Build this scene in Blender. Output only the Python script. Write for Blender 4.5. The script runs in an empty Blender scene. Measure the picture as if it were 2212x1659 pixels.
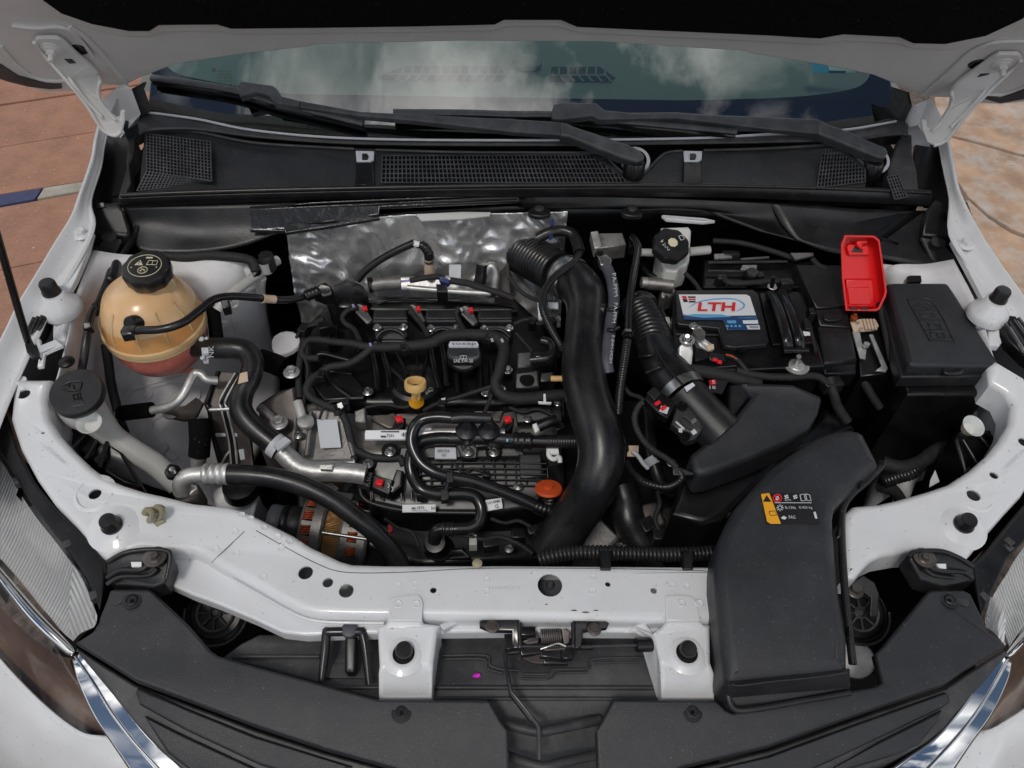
import bpy, bmesh, math, random
from mathutils import Vector, Matrix
from mathutils.geometry import tessellate_polygon
random.seed(7)
EXPO, SKY_STR, SUN_STR = -1.30, 0.10, 2.5
CLOUD_OFF, CLOUD_SC = (1.37, 1.71, 0.3), 2.2
SC = bpy.context.scene
COL = SC.collection
# ------------------------------------------------------------------ camera, sky, sun, exposure
RW, RH, FPX = 2212.0, 1659.0, 1662.0          # the photograph's own measuring grid
CAM = Vector((-0.0757, -0.353, 1.716))
ROT = (Matrix.Rotation(math.radians(-2.9), 3, 'Z') @ Matrix.Rotation(math.radians(90 - 49), 3, 'X')
       @ Matrix.Rotation(math.radians(2.4), 3, 'Z'))
cd = bpy.data.cameras.new('camera'); cam = bpy.data.objects.new('camera', cd); COL.objects.link(cam)
cd.sensor_fit = 'HORIZONTAL'; cd.sensor_width = 36.0; cd.lens = 36.0 * FPX / RW
cd.clip_start = 0.02; cd.clip_end = 400
cam.matrix_world = Matrix.Translation(CAM) @ ROT.to_4x4()
SC.camera = cam
SC.view_settings.view_transform = 'Standard'; SC.view_settings.look = 'None'
SC.view_settings.gamma = 1.0; SC.view_settings.exposure = EXPO; SC.view_settings.use_curve_mapping = False
SUN_EL, SUN_AZ = math.radians(62), math.radians(205)     # high, from in front of the car
world = bpy.data.worlds.new('World'); SC.world = world; world.use_nodes = True
def build_world():
    nt = world.node_tree; N = nt.nodes; L = nt.links; N.clear()
    out = N.new('ShaderNodeOutputWorld'); bg = N.new('ShaderNodeBackground')
    sky = N.new('ShaderNodeTexSky'); sky.sky_type = 'NISHITA'; sky.sun_disc = False
    sky.sun_elevation = SUN_EL; sky.sun_rotation = SUN_AZ; sky.air_density = 1.0; sky.dust_density = 0.6
    tc = N.new('ShaderNodeTexCoord'); mp = N.new('ShaderNodeMapping')
    mp.inputs['Location'].default_value = CLOUD_OFF; mp.inputs['Scale'].default_value = (1, 1, 1.6)
    n1 = N.new('ShaderNodeTexNoise'); n1.inputs['Scale'].default_value = CLOUD_SC; n1.inputs['Detail'].default_value = 9
    n1.inputs['Roughness'].default_value = 0.56
    ramp = N.new('ShaderNodeValToRGB'); ramp.color_ramp.elements[0].position = 0.47; ramp.color_ramp.elements[1].position = 0.585
    n2 = N.new('ShaderNodeTexNoise'); n2.inputs['Scale'].default_value = 3.1; n2.inputs['Detail'].default_value = 5
    r2 = N.new('ShaderNodeValToRGB'); r2.color_ramp.elements[0].color = (13, 13.3, 13.8, 1); r2.color_ramp.elements[1].color = (58, 57, 55.5, 1)
    r2.color_ramp.elements[0].position = .35; r2.color_ramp.elements[1].position = .68
    mx = N.new('ShaderNodeMixRGB')
    L.new(tc.outputs['Generated'], mp.inputs['Vector']); L.new(mp.outputs[0], n1.inputs['Vector']); L.new(mp.outputs[0], n2.inputs['Vector'])
    L.new(n1.outputs['Fac'], ramp.inputs[0]); L.new(n2.outputs['Fac'], r2.inputs[0])
    L.new(ramp.outputs[0], mx.inputs[0]); L.new(sky.outputs[0], mx.inputs[1]); L.new(r2.outputs[0], mx.inputs[2])
    L.new(mx.outputs[0], bg.inputs['Color']); bg.inputs['Strength'].default_value = SKY_STR
    L.new(bg.outputs[0], out.inputs['Surface'])
build_world()
sl = bpy.data.lights.new('sun', 'SUN'); sl.energy = SUN_STR; sl.angle = math.radians(10); sl.color = (1, .95, .88)
sun = bpy.data.objects.new('sun', sl); COL.objects.link(sun)
sdir = Vector((math.sin(SUN_AZ) * math.cos(SUN_EL), math.cos(SUN_AZ) * math.cos(SUN_EL), math.sin(SUN_EL)))
sun.rotation_euler = (-sdir).to_track_quat('-Z', 'Y').to_euler()
sun.location = sdir * 20
# ------------------------------------------------------------------ measuring helpers
def ray(u, v):
    return ROT @ Vector(((u - RW / 2) / FPX, -(v - RH / 2) / FPX, -1.0))
def P(u, v, z):
    d = ray(u, v); return CAM + d * ((z - CAM.z) / d.z)
def PX(u, v, z):                      # metres per grid unit at that point
    d = ray(u, v); return abs((z - CAM.z) / d.z) / FPX
def plane(u, v, p0, n, off=0.0):
    d = ray(u, v); n = n.normalized(); return CAM + d * (((p0 + n * off) - CAM).dot(n) / d.dot(n))
def F(s, z=None):
    out = []
    for t in s.split():
        c = [float(a) for a in t.split(',')]
        zz = c[2] / 1000 if len(c) > 2 else (z(c[0], c[1]) if callable(z) else z)
        out.append((c[0], c[1], zz))
    return out
def q(i, j, s, z=None):               # measured on one of the 4x4 enlarged tiles
    out = []
    for t in s.split():
        c = [float(a) for a in t.split(',')]
        u, v = 553 * i + c[0] / 4, 414.75 * j + c[1] / 4
        zz = c[2] / 1000 if len(c) > 2 else (z(u, v) if callable(z) else z)
        out.append((u, v, zz))
    return out
def W(p): return p.copy() if isinstance(p, Vector) else P(*p)
def interp(tab):
    def f(u, v):
        if v <= tab[0][0]: return tab[0][1]
        for (a, b), (c, d) in zip(tab, tab[1:]):
            if v <= c: return b + (d - b) * (v - a) / (c - a)
        return tab[-1][1]
    return f
# ------------------------------------------------------------------ materials
MATS = {}
def mat(name, col, rough=.5, metal=0, bump=0, bsc=200, var=.0, vsc=30, dust=0, dcol=(.35, .31, .27), dsc=9, coat=0, trans=0, sss=0, spec=.5, ani=None, emit=0, wave=None, bdist=.002, speck=0, scol=(.5, .48, .45), ssc=420):
    m = bpy.data.materials.new(name); m.use_nodes = True; nt = m.node_tree; N = nt.nodes; L = nt.links
    b = N['Principled BSDF']; b.inputs['Base Color'].default_value = (*col, 1); b.inputs['Roughness'].default_value = rough
    b.inputs['Metallic'].default_value = metal; b.inputs['Coat Weight'].default_value = coat; b.inputs['Coat Roughness'].default_value = .06
    b.inputs['Transmission Weight'].default_value = trans; b.inputs['Specular IOR Level'].default_value = spec
    if sss:
        b.inputs['Subsurface Weight'].default_value = sss; b.inputs['Subsurface Radius'].default_value = (.03, .014, .005); b.inputs['Subsurface Scale'].default_value = .6
    g = N.new('ShaderNodeNewGeometry'); src = g.outputs['Position']
    cur = None
    if var:
        n = N.new('ShaderNodeTexNoise'); n.inputs['Scale'].default_value = vsc; n.inputs['Detail'].default_value = 6; L.new(src, n.inputs['Vector'])
        r = N.new('ShaderNodeValToRGB'); r.color_ramp.elements[0].position = .3; r.color_ramp.elements[1].position = .7
        r.color_ramp.elements[0].color = (*[c * (1 - var) for c in col], 1); r.color_ramp.elements[1].color = (*[min(1, c * (1 + var)) for c in col], 1)
        L.new(n.outputs['Fac'], r.inputs[0]); cur = r.outputs[0]
        rm = N.new('ShaderNodeMapRange'); rm.inputs['To Min'].default_value = max(0.02, rough - .12); rm.inputs['To Max'].default_value = min(1, rough + .12)
        L.new(n.outputs['Fac'], rm.inputs['Value']); L.new(rm.outputs[0], b.inputs['Roughness'])
    if dust:
        n = N.new('ShaderNodeTexNoise'); n.inputs['Scale'].default_value = dsc; n.inputs['Detail'].default_value = 9; n.inputs['Roughness'].default_value = .68; L.new(src, n.inputs['Vector'])
        r = N.new('ShaderNodeMapRange'); r.inputs['From Min'].default_value = .45; r.inputs['From Max'].default_value = .75; r.inputs['To Max'].default_value = dust
        L.new(n.outputs['Fac'], r.inputs['Value'])
        mx = N.new('ShaderNodeMixRGB'); L.new(r.outputs[0], mx.inputs[0])
        if cur: L.new(cur, mx.inputs[1])
        else: mx.inputs[1].default_value = (*col, 1)
        mx.inputs[2].default_value = (*dcol, 1); cur = mx.outputs[0]
    if speck:                           # grit: sparse fine specks
        n = N.new('ShaderNodeTexNoise'); n.inputs['Scale'].default_value = ssc; n.inputs['Detail'].default_value = 2; L.new(src, n.inputs['Vector'])
        r = N.new('ShaderNodeMapRange'); r.inputs['From Min'].default_value = .70; r.inputs['From Max'].default_value = .76; r.inputs['To Max'].default_value = speck
        L.new(n.outputs['Fac'], r.inputs['Value'])
        mx = N.new('ShaderNodeMixRGB'); L.new(r.outputs[0], mx.inputs[0])
        if cur: L.new(cur, mx.inputs[1])
        else: mx.inputs[1].default_value = (*col, 1)
        mx.inputs[2].default_value = (*scol, 1); cur = mx.outputs[0]
    if cur: L.new(cur, b.inputs['Base Color'])
    if wave:                            # fine moulded ribs
        w = N.new('ShaderNodeTexWave'); w.wave_type = 'BANDS'; w.bands_direction = wave[0]; w.inputs['Scale'].default_value = wave[1]; w.inputs['Distortion'].default_value = 0
        mp = N.new('ShaderNodeMapping'); mp.inputs['Rotation'].default_value = wave[3] if len(wave) > 3 else (0, 0, 0)
        L.new(src, mp.inputs['Vector']); L.new(mp.outputs[0], w.inputs['Vector'])
        bp = N.new('ShaderNodeBump'); bp.inputs['Strength'].default_value = wave[2]; bp.inputs['Distance'].default_value = .003
        L.new(w.outputs['Fac'], bp.inputs['Height']); L.new(bp.outputs[0], b.inputs['Normal'])
    elif bump:
        n = N.new('ShaderNodeTexNoise'); n.inputs['Scale'].default_value = bsc; n.inputs['Detail'].default_value = 4; L.new(src, n.inputs['Vector'])
        bp = N.new('ShaderNodeBump'); bp.inputs['Strength'].default_value = bump; bp.inputs['Distance'].default_value = bdist
        L.new(n.outputs['Fac'], bp.inputs['Height']); L.new(bp.outputs[0], b.inputs['Normal'])
    MATS[name] = m; return m
mat('white', (.74, .75, .77), .32, coat=.35, var=.02, vsc=12, dust=.14, dcol=(.42, .38, .33), dsc=14, speck=.7, scol=(.10, .09, .08), ssc=210)
mat('white_raw', (.72, .72, .74), .5, var=.06, vsc=18, bump=.25, bsc=45, dust=.45, dcol=(.36, .33, .31), dsc=16)
mat('plastic', (.012, .0125, .0145), .34, bump=.2, bsc=800, var=.25, vsc=25, dust=.10, dcol=(.16, .15, .14), dsc=30, speck=.25)
mat('plastic_dust', (.034, .035, .039), .5, bump=.15, bsc=900, var=.2, vsc=14, dust=.32, dcol=(.2, .19, .18), dsc=22, speck=.35)
mat('cover', (.019, .0205, .025), .43, bump=.3, bsc=900, var=.18, vsc=14, dust=.10, dcol=(.14, .135, .13), dsc=26, speck=.28)
mat('black', (.0045, .0045, .0055), .32, var=.2, dust=.05, dcol=(.08, .075, .07), dsc=34, speck=.25)
mat('gloss_black', (.012, .012, .014), .2, var=.1, dust=.04)
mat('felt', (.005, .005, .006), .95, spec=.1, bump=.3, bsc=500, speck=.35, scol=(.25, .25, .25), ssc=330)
mat('rubber', (.010, .010, .0115), .31, bump=.1, bsc=400, var=.2, dust=.16, dcol=(.13, .115, .10), dsc=24, speck=.3)
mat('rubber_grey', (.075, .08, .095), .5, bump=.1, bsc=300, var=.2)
mat('tape', (.017, .017, .0175), .7, bump=.5, bsc=260, var=.3, vsc=90)
mat('cast', (.27, .26, .25), .5, metal=.75, bump=.3, bsc=220, var=.3, vsc=40, dust=.35, dcol=(.12, .105, .09))
mat('alu', (.60, .60, .59), .46, metal=.75, bump=.25, bsc=160, var=.22, vsc=50, dust=.3, dcol=(.30, .28, .25), dsc=30)
mat('steel', (.50, .50, .49), .3, metal=.95, var=.15, vsc=120)
mat('dark_steel', (.13, .115, .11), .42, metal=.7, var=.3, vsc=50, dust=.3, dcol=(.16, .10, .07))
mat('foil', (.88, .88, .89), .27, metal=.7, bump=.25, bsc=120, bdist=.002, var=.25, vsc=22, dust=.4, dcol=(.22, .21, .2), dsc=12)
mat('foil_dark', (.05, .05, .052), .22, metal=.6, bump=.8, bsc=60)
mat('chrome', (.86, .87, .88), .05, metal=1)
mat('tank', (.84, .53, .27), .24, sss=.5, var=.10, vsc=12, dust=.6, dcol=(.80, .64, .44), dsc=6)
mat('tank_wet', (.80, .37, .12), .26, sss=.45, var=.10, vsc=10, dust=.5, dcol=(.80, .55, .30), dsc=6)
mat('tank_fluid', (.86, .26, .20), .26, sss=.5, var=.1)
mat('milky', (.50, .50, .48), .4, sss=.2, var=.08, vsc=15)
mat('milky_white', (.74, .74, .70), .35, sss=.2)
mat('red', (.80, .012, .014), .36, sss=.05, var=.06, vsc=20)
mat('red_clip', (.85, .02, .03), .35)
mat('orange', (.56, .075, .015), .45, var=.1)
mat('amber', (.80, .52, .20), .42, var=.08)
mat('copper', (.45, .09, .03), .35, metal=.6, bump=.8, bsc=700)
mat('stator', (.36, .19, .07), .45, metal=.4, wave=('Z', 120, .8), var=.2)
mat('label_white', (.78, .79, .82), .45)
mat('label_grey', (.55, .57, .61), .5)
mat('label_black', (.012, .012, .014), .35)
mat('label_orange', (.86, .40, .02), .42)
mat('label_blue', (.02, .06, .17), .3)
mat('label_cyan', (.12, .40, .66), .3)
mat('label_red', (.70, .01, .02), .35)
mat('ink', (.01, .01, .012), .5)
mat('print', (.62, .64, .66), .5)
mat('cream', (.72, .66, .46), .5)
mat('beige', (.62, .47, .34), .55)
mat('khaki', (.30, .27, .17), .5, var=.15)
mat('blue', (.02, .03, .13), .4)
mat('violet', (.40, .30, .60), .4)
mat('pink', (.85, .02, .70), .5)
mat('frit', (.008, .008, .010), .25, spec=.3)
mat('dash', (.19, .20, .19), .6, bump=.1, var=.05)
mat('dash_dark', (.03, .03, .03), .6)
mat('lens_reflection', (.16, .10, .075), .3, var=.6, vsc=9)  # ground reflected in the lower lens, put into this brown colour
mat('reflector', (.90, .92, .94), .42, metal=.55, wave=('X', 52, 1.0, (0, 0, .62)))
mat('reflector2', (.90, .92, .94), .42, metal=.55, wave=('X', 52, 1.0, (0, 0, -.62)))
mat('slab', (.35, .175, .115), .85, bump=.5, bsc=90, var=.16, vsc=14, dust=.6, dcol=(.42, .27, .195), dsc=70, speck=.8, scol=(.62, .52, .44), ssc=60)
mat('stone', (.46, .30, .20), .85, bump=1.0, bsc=30, var=.28, vsc=9, dust=1.0, dcol=(.52, .50, .47), dsc=12, speck=.8, scol=(.22, .15, .10), ssc=36)
mat('gravel', (.12, .09, .075), .9, bump=1, bsc=40, var=.6, vsc=45)
mat('paint_blue', (.05, .06, .14), .7, var=.2)
mat('paint_white', (.45, .43, .38), .8, dust=.7, dcol=(.2, .14, .09), dsc=8)
def glass(name, tint, rough=0.0, ior=1.5):
    m = bpy.data.materials.new(name); m.use_nodes = True; nt = m.node_tree; N = nt.nodes; L = nt.links; N.clear()
    o = N.new('ShaderNodeOutputMaterial'); t = N.new('ShaderNodeBsdfTransparent'); t.inputs[0].default_value = (*tint, 1)
    gl = N.new('ShaderNodeBsdfGlossy'); gl.inputs['Roughness'].default_value = rough; fr = N.new('ShaderNodeFresnel'); fr.inputs[0].default_value = ior
    mx = N.new('ShaderNodeMixShader'); L.new(fr.outputs[0], mx.inputs[0]); L.new(t.outputs[0], mx.inputs[1]); L.new(gl.outputs[0], mx.inputs[2]); L.new(mx.outputs[0], o.inputs[0])
    MATS[name] = m
glass('windscreen', (.66, .90, .81), 0.0, 3.1)
mat('wiper', (.05, .052, .058), .45, var=.25, vsc=30, dust=.3, dcol=(.2, .2, .21), dsc=40)
mat('hoodwhite', (.70, .69, .68), .45, var=.03, vsc=10, dust=.25, dcol=(.40, .36, .33), dsc=8)
glass('lens', (.95, .94, .93), 0.0, 1.5)
# ------------------------------------------------------------------ object helpers
def thing(name, label, cat, group=None):
    o = bpy.data.objects.new(name, None); o.empty_display_size = .03; COL.objects.link(o)
    o['label'] = label; o['category'] = cat
    if group: o['group'] = group
    return o
def tag(o, label, cat, group=None):
    o['label'] = label; o['category'] = cat
    if group: o['group'] = group
    return o
def struct(o): o['kind'] = 'structure'; return o
def link(name, me, m, parent=None):
    o = bpy.data.objects.new(name, me); COL.objects.link(o)
    if not me.materials: me.materials.append(MATS[m])
    if parent: o.parent = parent
    return o
def mk(name, vs, fs, m, parent=None, smooth=True, sharp=None, wn=False):
    me = bpy.data.meshes.new(name); me.from_pydata([tuple(v) for v in vs], [], fs)
    bm = bmesh.new(); bm.from_mesh(me); bmesh.ops.remove_doubles(bm, verts=bm.verts, dist=1e-6); bmesh.ops.recalc_face_normals(bm, faces=bm.faces)
    for f in bm.faces: f.smooth = smooth
    if sharp and smooth:
        for e in bm.edges:
            if len(e.link_faces) == 2 and e.calc_face_angle(0) > math.radians(sharp): e.smooth = False
    bm.to_mesh(me); bm.free()
    o = link(name, me, m, parent)
    if wn:
        w = o.modifiers.new('weighted', 'WEIGHTED_NORMAL'); w.keep_sharp = True
    return o
def newell(ps):
    n = Vector()
    for a, b in zip(ps, ps[1:] + ps[:1]):
        n += Vector(((a.y - b.y) * (a.z + b.z), (a.z - b.z) * (a.x + b.x), (a.x - b.x) * (a.y + b.y)))
    return n.normalized()
def dens(ps, k):                       # round a closed outline by Chaikin corner cutting
    for _ in range(k):
        o = []
        for a, b in zip(ps, ps[1:] + ps[:1]):
            o += [a * .75 + b * .25, a * .25 + b * .75]
        ps = o
    return ps
def circ(u, v, z, r, n=18, sy=1.0, rot=0):     # a round outline (r in metres) lying level at that spot
    c = P(u, v, z)
    return [c + Vector((math.cos(a) * r, math.sin(a) * r * sy, 0)) for a in [rot + 2 * math.pi * k / n for k in range(n)]]
def plate(name, pts, th, m, parent=None, bev=.003, holes=(), seg=3, d=None, rnd=0, sharp=55):
    ps = [W(p) for p in pts]
    if rnd: ps = dens(ps, rnd)
    n = newell(ps)
    if d is None:
        d = Vector((0, 0, -1))
    d = d.normalized(); up = -d
    if n.dot(up) < 0: ps.reverse()
    N = len(ps); ins = []
    for k in range(N):
        a, b, c = ps[k - 1], ps[k], ps[(k + 1) % N]
        e1 = b - a; e2 = c - b; e1 -= up * e1.dot(up); e2 -= up * e2.dot(up)
        n1 = up.cross(e1).normalized() if e1.length > 1e-7 else Vector(); n2 = up.cross(e2).normalized() if e2.length > 1e-7 else Vector()
        s = n1 + n2
        s = s.normalized() / max(.45, math.sqrt(max(0.02, (1 + n1.dot(n2)) / 2))) if s.length > 1e-6 else n1
        ins.append(s)
    vs, fs = [], []
    loops = []
    for k in range(seg + 1):
        a = math.pi / 2 * k / seg
        w, h = bev * (1 - math.sin(a)), bev * (1 - math.cos(a))
        loops.append([p + i * w + d * h for p, i in zip(ps, ins)])
    loops.append([p + d * th for p in ps])
    for lp in loops: vs += lp
    for r in range(len(loops) - 1):
        for k in range(N):
            k2 = (k + 1) % N; fs.append((r * N + k, (r + 1) * N + k, (r + 1) * N + k2, r * N + k2))
    hl = []
    for h in holes:
        hp = [W(p) for p in h]
        if newell(hp).dot(up) > 0: hp.reverse()
        hl.append(hp)
    base0 = (len(loops) - 1) * N
    hidx = []
    for hp in hl:
        s = len(vs); vs += hp; s2 = len(vs); vs += [p + d * min(th, .003) for p in hp]; hidx.append((s, s2, len(hp)))
        for k in range(len(hp)):
            k2 = (k + 1) % len(hp); fs.append((s + k, s2 + k, s2 + k2, s + k2))
    def flat(p): return p
    tri = tessellate_polygon([loops[0]] + hl)
    ids = list(range(N))
    for s, s2, c in hidx: ids += range(s, s + c)
    for t in tri: fs.append(tuple(ids[k] for k in t))
    if not hl:
        for t in tri: fs.append(tuple(base0 + k for k in reversed(t)))
    else:
        for t in tessellate_polygon([loops[-1]]): fs.append(tuple(base0 + k for k in reversed(t)))
    return mk(name, vs, fs, m, parent, True, sharp, True)
def cat(ps, n=6):
    if len(ps) < 3: return [ps[0].lerp(ps[-1], k / n) for k in range(n + 1)]
    o = []; e = [ps[0] * 2 - ps[1]] + ps + [ps[-1] * 2 - ps[-2]]
    for i in range(1, len(e) - 2):
        a, b, c, dd = e[i - 1:i + 3]
        for k in range(n):
            t = k / n
            o.append(.5 * ((2 * b) + (c - a) * t + (2 * a - 5 * b + 4 * c - dd) * t * t + (3 * b - a - 3 * c + dd) * t ** 3))
    o.append(ps[-1]); return o
def tube(name, pts, r, m, parent=None, n=12, ribs=None, flat=1.0, sub=6, sharp=60):
    ps = [W(p) for p in pts]
    rs = list(r) if isinstance(r, (list, tuple)) else [r] * len(ps)
    if len(rs) != len(ps): rs = [rs[min(len(rs) - 1, int(i * len(rs) / len(ps)))] for i in range(len(ps))]
    pr = [Vector((a, 0, 0)) for a in rs]
    path = cat(ps, sub); rad = [a.x for a in cat(pr, sub)]
    if ribs:                            # resample evenly so each rib gets its own rings
        pitch, amp = ribs
        acc = [0]
        for a, b in zip(path, path[1:]): acc.append(acc[-1] + (b - a).length)
        st = pitch / 4; cnt = max(4, int(acc[-1] / st)); np_, nr = [], []
        j = 0
        for k in range(cnt + 1):
            s = acc[-1] * k / cnt
            while j < len(acc) - 2 and acc[j + 1] < s: j += 1
            t = (s - acc[j]) / max(1e-9, acc[j + 1] - acc[j])
            np_.append(path[j].lerp(path[j + 1], t)); nr.append((rad[j] * (1 - t) + rad[j + 1] * t) + amp * (0, .8, 1, .8)[k % 4])
        path, rad = np_, nr
    vs, fs = [], []; T0 = (path[1] - path[0]).normalized()
    nrm = Vector((0, 0, 1)); nrm = (nrm - T0 * nrm.dot(T0))
    nrm = nrm.normalized() if nrm.length > .1 else Vector((0, 1, 0)).cross(T0).normalized()
    for k, p in enumerate(path):
        T = (path[min(k + 1, len(path) - 1)] - path[max(k - 1, 0)]).normalized()
        nrm = (nrm - T * nrm.dot(T)).normalized(); bn = T.cross(nrm)
        for a in range(n):
            an = 2 * math.pi * a / n
            vs.append(p + (nrm * math.cos(an) * flat + bn * math.sin(an)) * rad[k])
    for k in range(len(path) - 1):
        for a in range(n):
            b = (a + 1) % n; fs.append((k * n + a, k * n + b, (k + 1) * n + b, (k + 1) * n + a))
    fs.append(tuple(range(n))[::-1]); fs.append(tuple((len(path) - 1) * n + a for a in range(n)))
    return mk(name, vs, fs, m, parent, True, sharp)
LCACHE = {}
def lathe(name, c, prof, m, parent=None, axis=(0, 0, 1), n=24, lobes=None, s=1.0, rotz=0.0, sharp=40):
    """profile [(radius, height)] turned about axis at world point c (shared mesh, placed by matrix)"""
    key = (tuple(prof), n, lobes, m)
    if key not in LCACHE:
        vs, fs = [], []
        for r, h in prof:
            for a in range(n):
                an = 2 * math.pi * a / n; rr = r * (1 + lobes[1] * math.cos(lobes[0] * an)) if lobes else r
                vs.append((rr * math.cos(an), rr * math.sin(an), h))
        for k in range(len(prof) - 1):
            for a in range(n):
                b = (a + 1) % n; fs.append((k * n + a, k * n + b, (k + 1) * n + b, (k + 1) * n + a))
        o = mk(name, vs, fs, m, None, True, sharp); LCACHE[key] = o.data
    else:
        o = link(name, LCACHE[key], m)
    if parent: o.parent = parent
    c = W(c); o.matrix_basis = Matrix.Translation(c) @ Vector(axis).to_track_quat('Z', 'Y').to_matrix().to_4x4() @ Matrix.Rotation(rotz, 4, 'Z') @ Matrix.Scale(s, 4)
    return o
BOLT = [(0, 0), (1.0, 0), (1.0, .12), (.86, .22), (.62, .26)]
def bolt(c, r, m='steel', parent=None, axis=(0, 0, 1), name='bolt'):
    """hex flange bolt, r = flange radius"""
    key = ('bolt', m)
    if key not in LCACHE:
        vs, fs = [], []
        for rr, h in BOLT[1:]:
            vs += [(rr * math.cos(a * math.pi / 12), rr * math.sin(a * math.pi / 12), h) for a in range(24)]
        def hexr(an, R): 
            k = (an % (math.pi / 3)) - math.pi / 6; return R * math.cos(math.pi / 6) / math.cos(k)
        for R, h in ((.62, .27), (.62, .72), (.55, .8), (.36, .8), (.34, .72)):
            vs += [(hexr(a * math.pi / 12, R) * math.cos(a * math.pi / 12), hexr(a * math.pi / 12, R) * math.sin(a * math.pi / 12), h) for a in range(24)]
        for k in range(len(vs) // 24 - 1):
            for a in range(24):
                b = (a + 1) % 24; fs.append((k * 24 + a, k * 24 + b, (k + 1) * 24 + b, (k + 1) * 24 + a))
        fs.append(tuple(len(vs) - 24 + a for a in range(24)))
        o = mk(name, vs, fs, m, None, True, 25); LCACHE[key] = o.data
    else: o = link(name, LCACHE[key], m)
    if parent: o.parent = parent
    o.matrix_basis = Matrix.Translation(W(c)) @ Vector(axis).to_track_quat('Z', 'Y').to_matrix().to_4x4() @ Matrix.Rotation(random.random(), 4, 'Z') @ Matrix.Scale(r, 4)
    return o
def patch(name, grid, m, parent=None, sub=6, th=0, noise=0, nsc=20, flip=False):
    g = [[W(p) for p in row] for row in grid]
    rows = [cat(r, sub) for r in g]; cols = [cat([r[k] for r in rows], sub) for k in range(len(rows[0]))]
    nv, nu = len(cols[0]), len(cols); vs = []
    from mathutils import noise as mn
    for k in range(nv):
        for a in range(nu):
            p = cols[a][k].copy()
            if noise:
                t = Vector((p.x * nsc + .35 * p.z * nsc, p.y * nsc, p.z * nsc * .8)); w_ = mn.noise_vector(t * .7) * .9
                dd = mn.voronoi(t + w_)[0]; p += Vector((0, -1, .6)) * (noise * min(1.0, (dd[1] - dd[0]) * 1.6) + noise * .30 * (1 - abs(mn.noise(t * 2.7 + w_)) * 2) + noise * .22 * (1 - abs(mn.noise(t * 6.0 + w_ * 2)) * 2.2))
            vs.append(p)
    fs = [(k * nu + a, k * nu + a + 1, (k + 1) * nu + a + 1, (k + 1) * nu + a) for k in range(nv - 1) for a in range(nu - 1)]
    o = mk(name, vs, fs, m, parent, True)
    if th:
        s = o.modifiers.new('thick', 'SOLIDIFY'); s.thickness = th; s.offset = -1 if not flip else 1
    return o
def blk(name, u, v, z, w, dd, h, ang, m, parent=None, bev=.002, tilt=None):
    """small moulded block: its top centre at that spot, sizes in metres, turned by ang about vertical"""
    c = P(u, v, z); a = math.radians(ang); x = Vector((math.cos(a), math.sin(a), 0)); y = Vector((-math.sin(a), math.cos(a), 0)); dn = Vector((0, 0, -1))
    if tilt:
        R = Matrix.Rotation(math.radians(tilt[1]), 3, {'X': x, 'Y': y}[tilt[0]]); x = R @ x; y = R @ y; dn = R @ dn
    return plate(name, [c - x * w / 2 - y * dd / 2, c + x * w / 2 - y * dd / 2, c + x * w / 2 + y * dd / 2, c - x * w / 2 + y * dd / 2], h, m, parent, bev, d=dn, seg=2)
def txt(s, tl, tr, bl, m, parent=None, name='lettering', ext=.0002, bold=0.0):
    """flat raised lettering fitted into the parallelogram tl, tr, bl (u, v, z)"""
    cu = bpy.data.curves.new('t', 'FONT'); cu.body = s; cu.size = 1; cu.offset = bold; cu.resolution_u = 2
    o = bpy.data.objects.new('t', cu); COL.objects.link(o)
    dg = bpy.context.evaluated_depsgraph_get(); me = bpy.data.meshes.new_from_object(o.evaluated_get(dg))
    bpy.data.objects.remove(o); bpy.data.curves.remove(cu)
    tl, tr, bl = W(tl), W(tr), W(bl); X = tr - tl; Y = tl - bl; nn = X.cross(Y).normalized()
    if nn.dot(CAM - tl) < 0: nn = -nn
    xs = [v.co.x for v in me.vertices]; ys = [v.co.y for v in me.vertices]
    x0, x1, y0, y1 = min(xs), max(xs), min(ys), max(ys)
    for v in me.vertices:
        v.co = bl + X * ((v.co.x - x0) / (x1 - x0)) + Y * ((v.co.y - y0) / max(1e-6, y1 - y0)) + nn * (.0006 + ext)
    o = link(name, me, m, parent); return o
def onobj(o, u, v, off=0.0):
    h, p, n, _ = o.ray_cast(CAM, ray(u, v).normalized(), depsgraph=bpy.context.evaluated_depsgraph_get())
    if not h: return None, None
    n = n if n.dot(CAM - p) > 0 else -n
    return p + n * off, n
def znorm(u, v, zf):
    a, b, c = P(u, v, zf(u, v)), P(u + 14, v, zf(u + 14, v)), P(u, v + 14, zf(u, v + 14))
    n = (b - a).cross(c - a).normalized(); return n if n.z > 0 else -n
def quadz(tl, tr, br, bl, th, m, parent, name, bev=.0005): return plate(name, [tl, tr, br, bl], th, m, parent, bev, seg=1)
def k(u, v, z): return PX(u, v, z)
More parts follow.
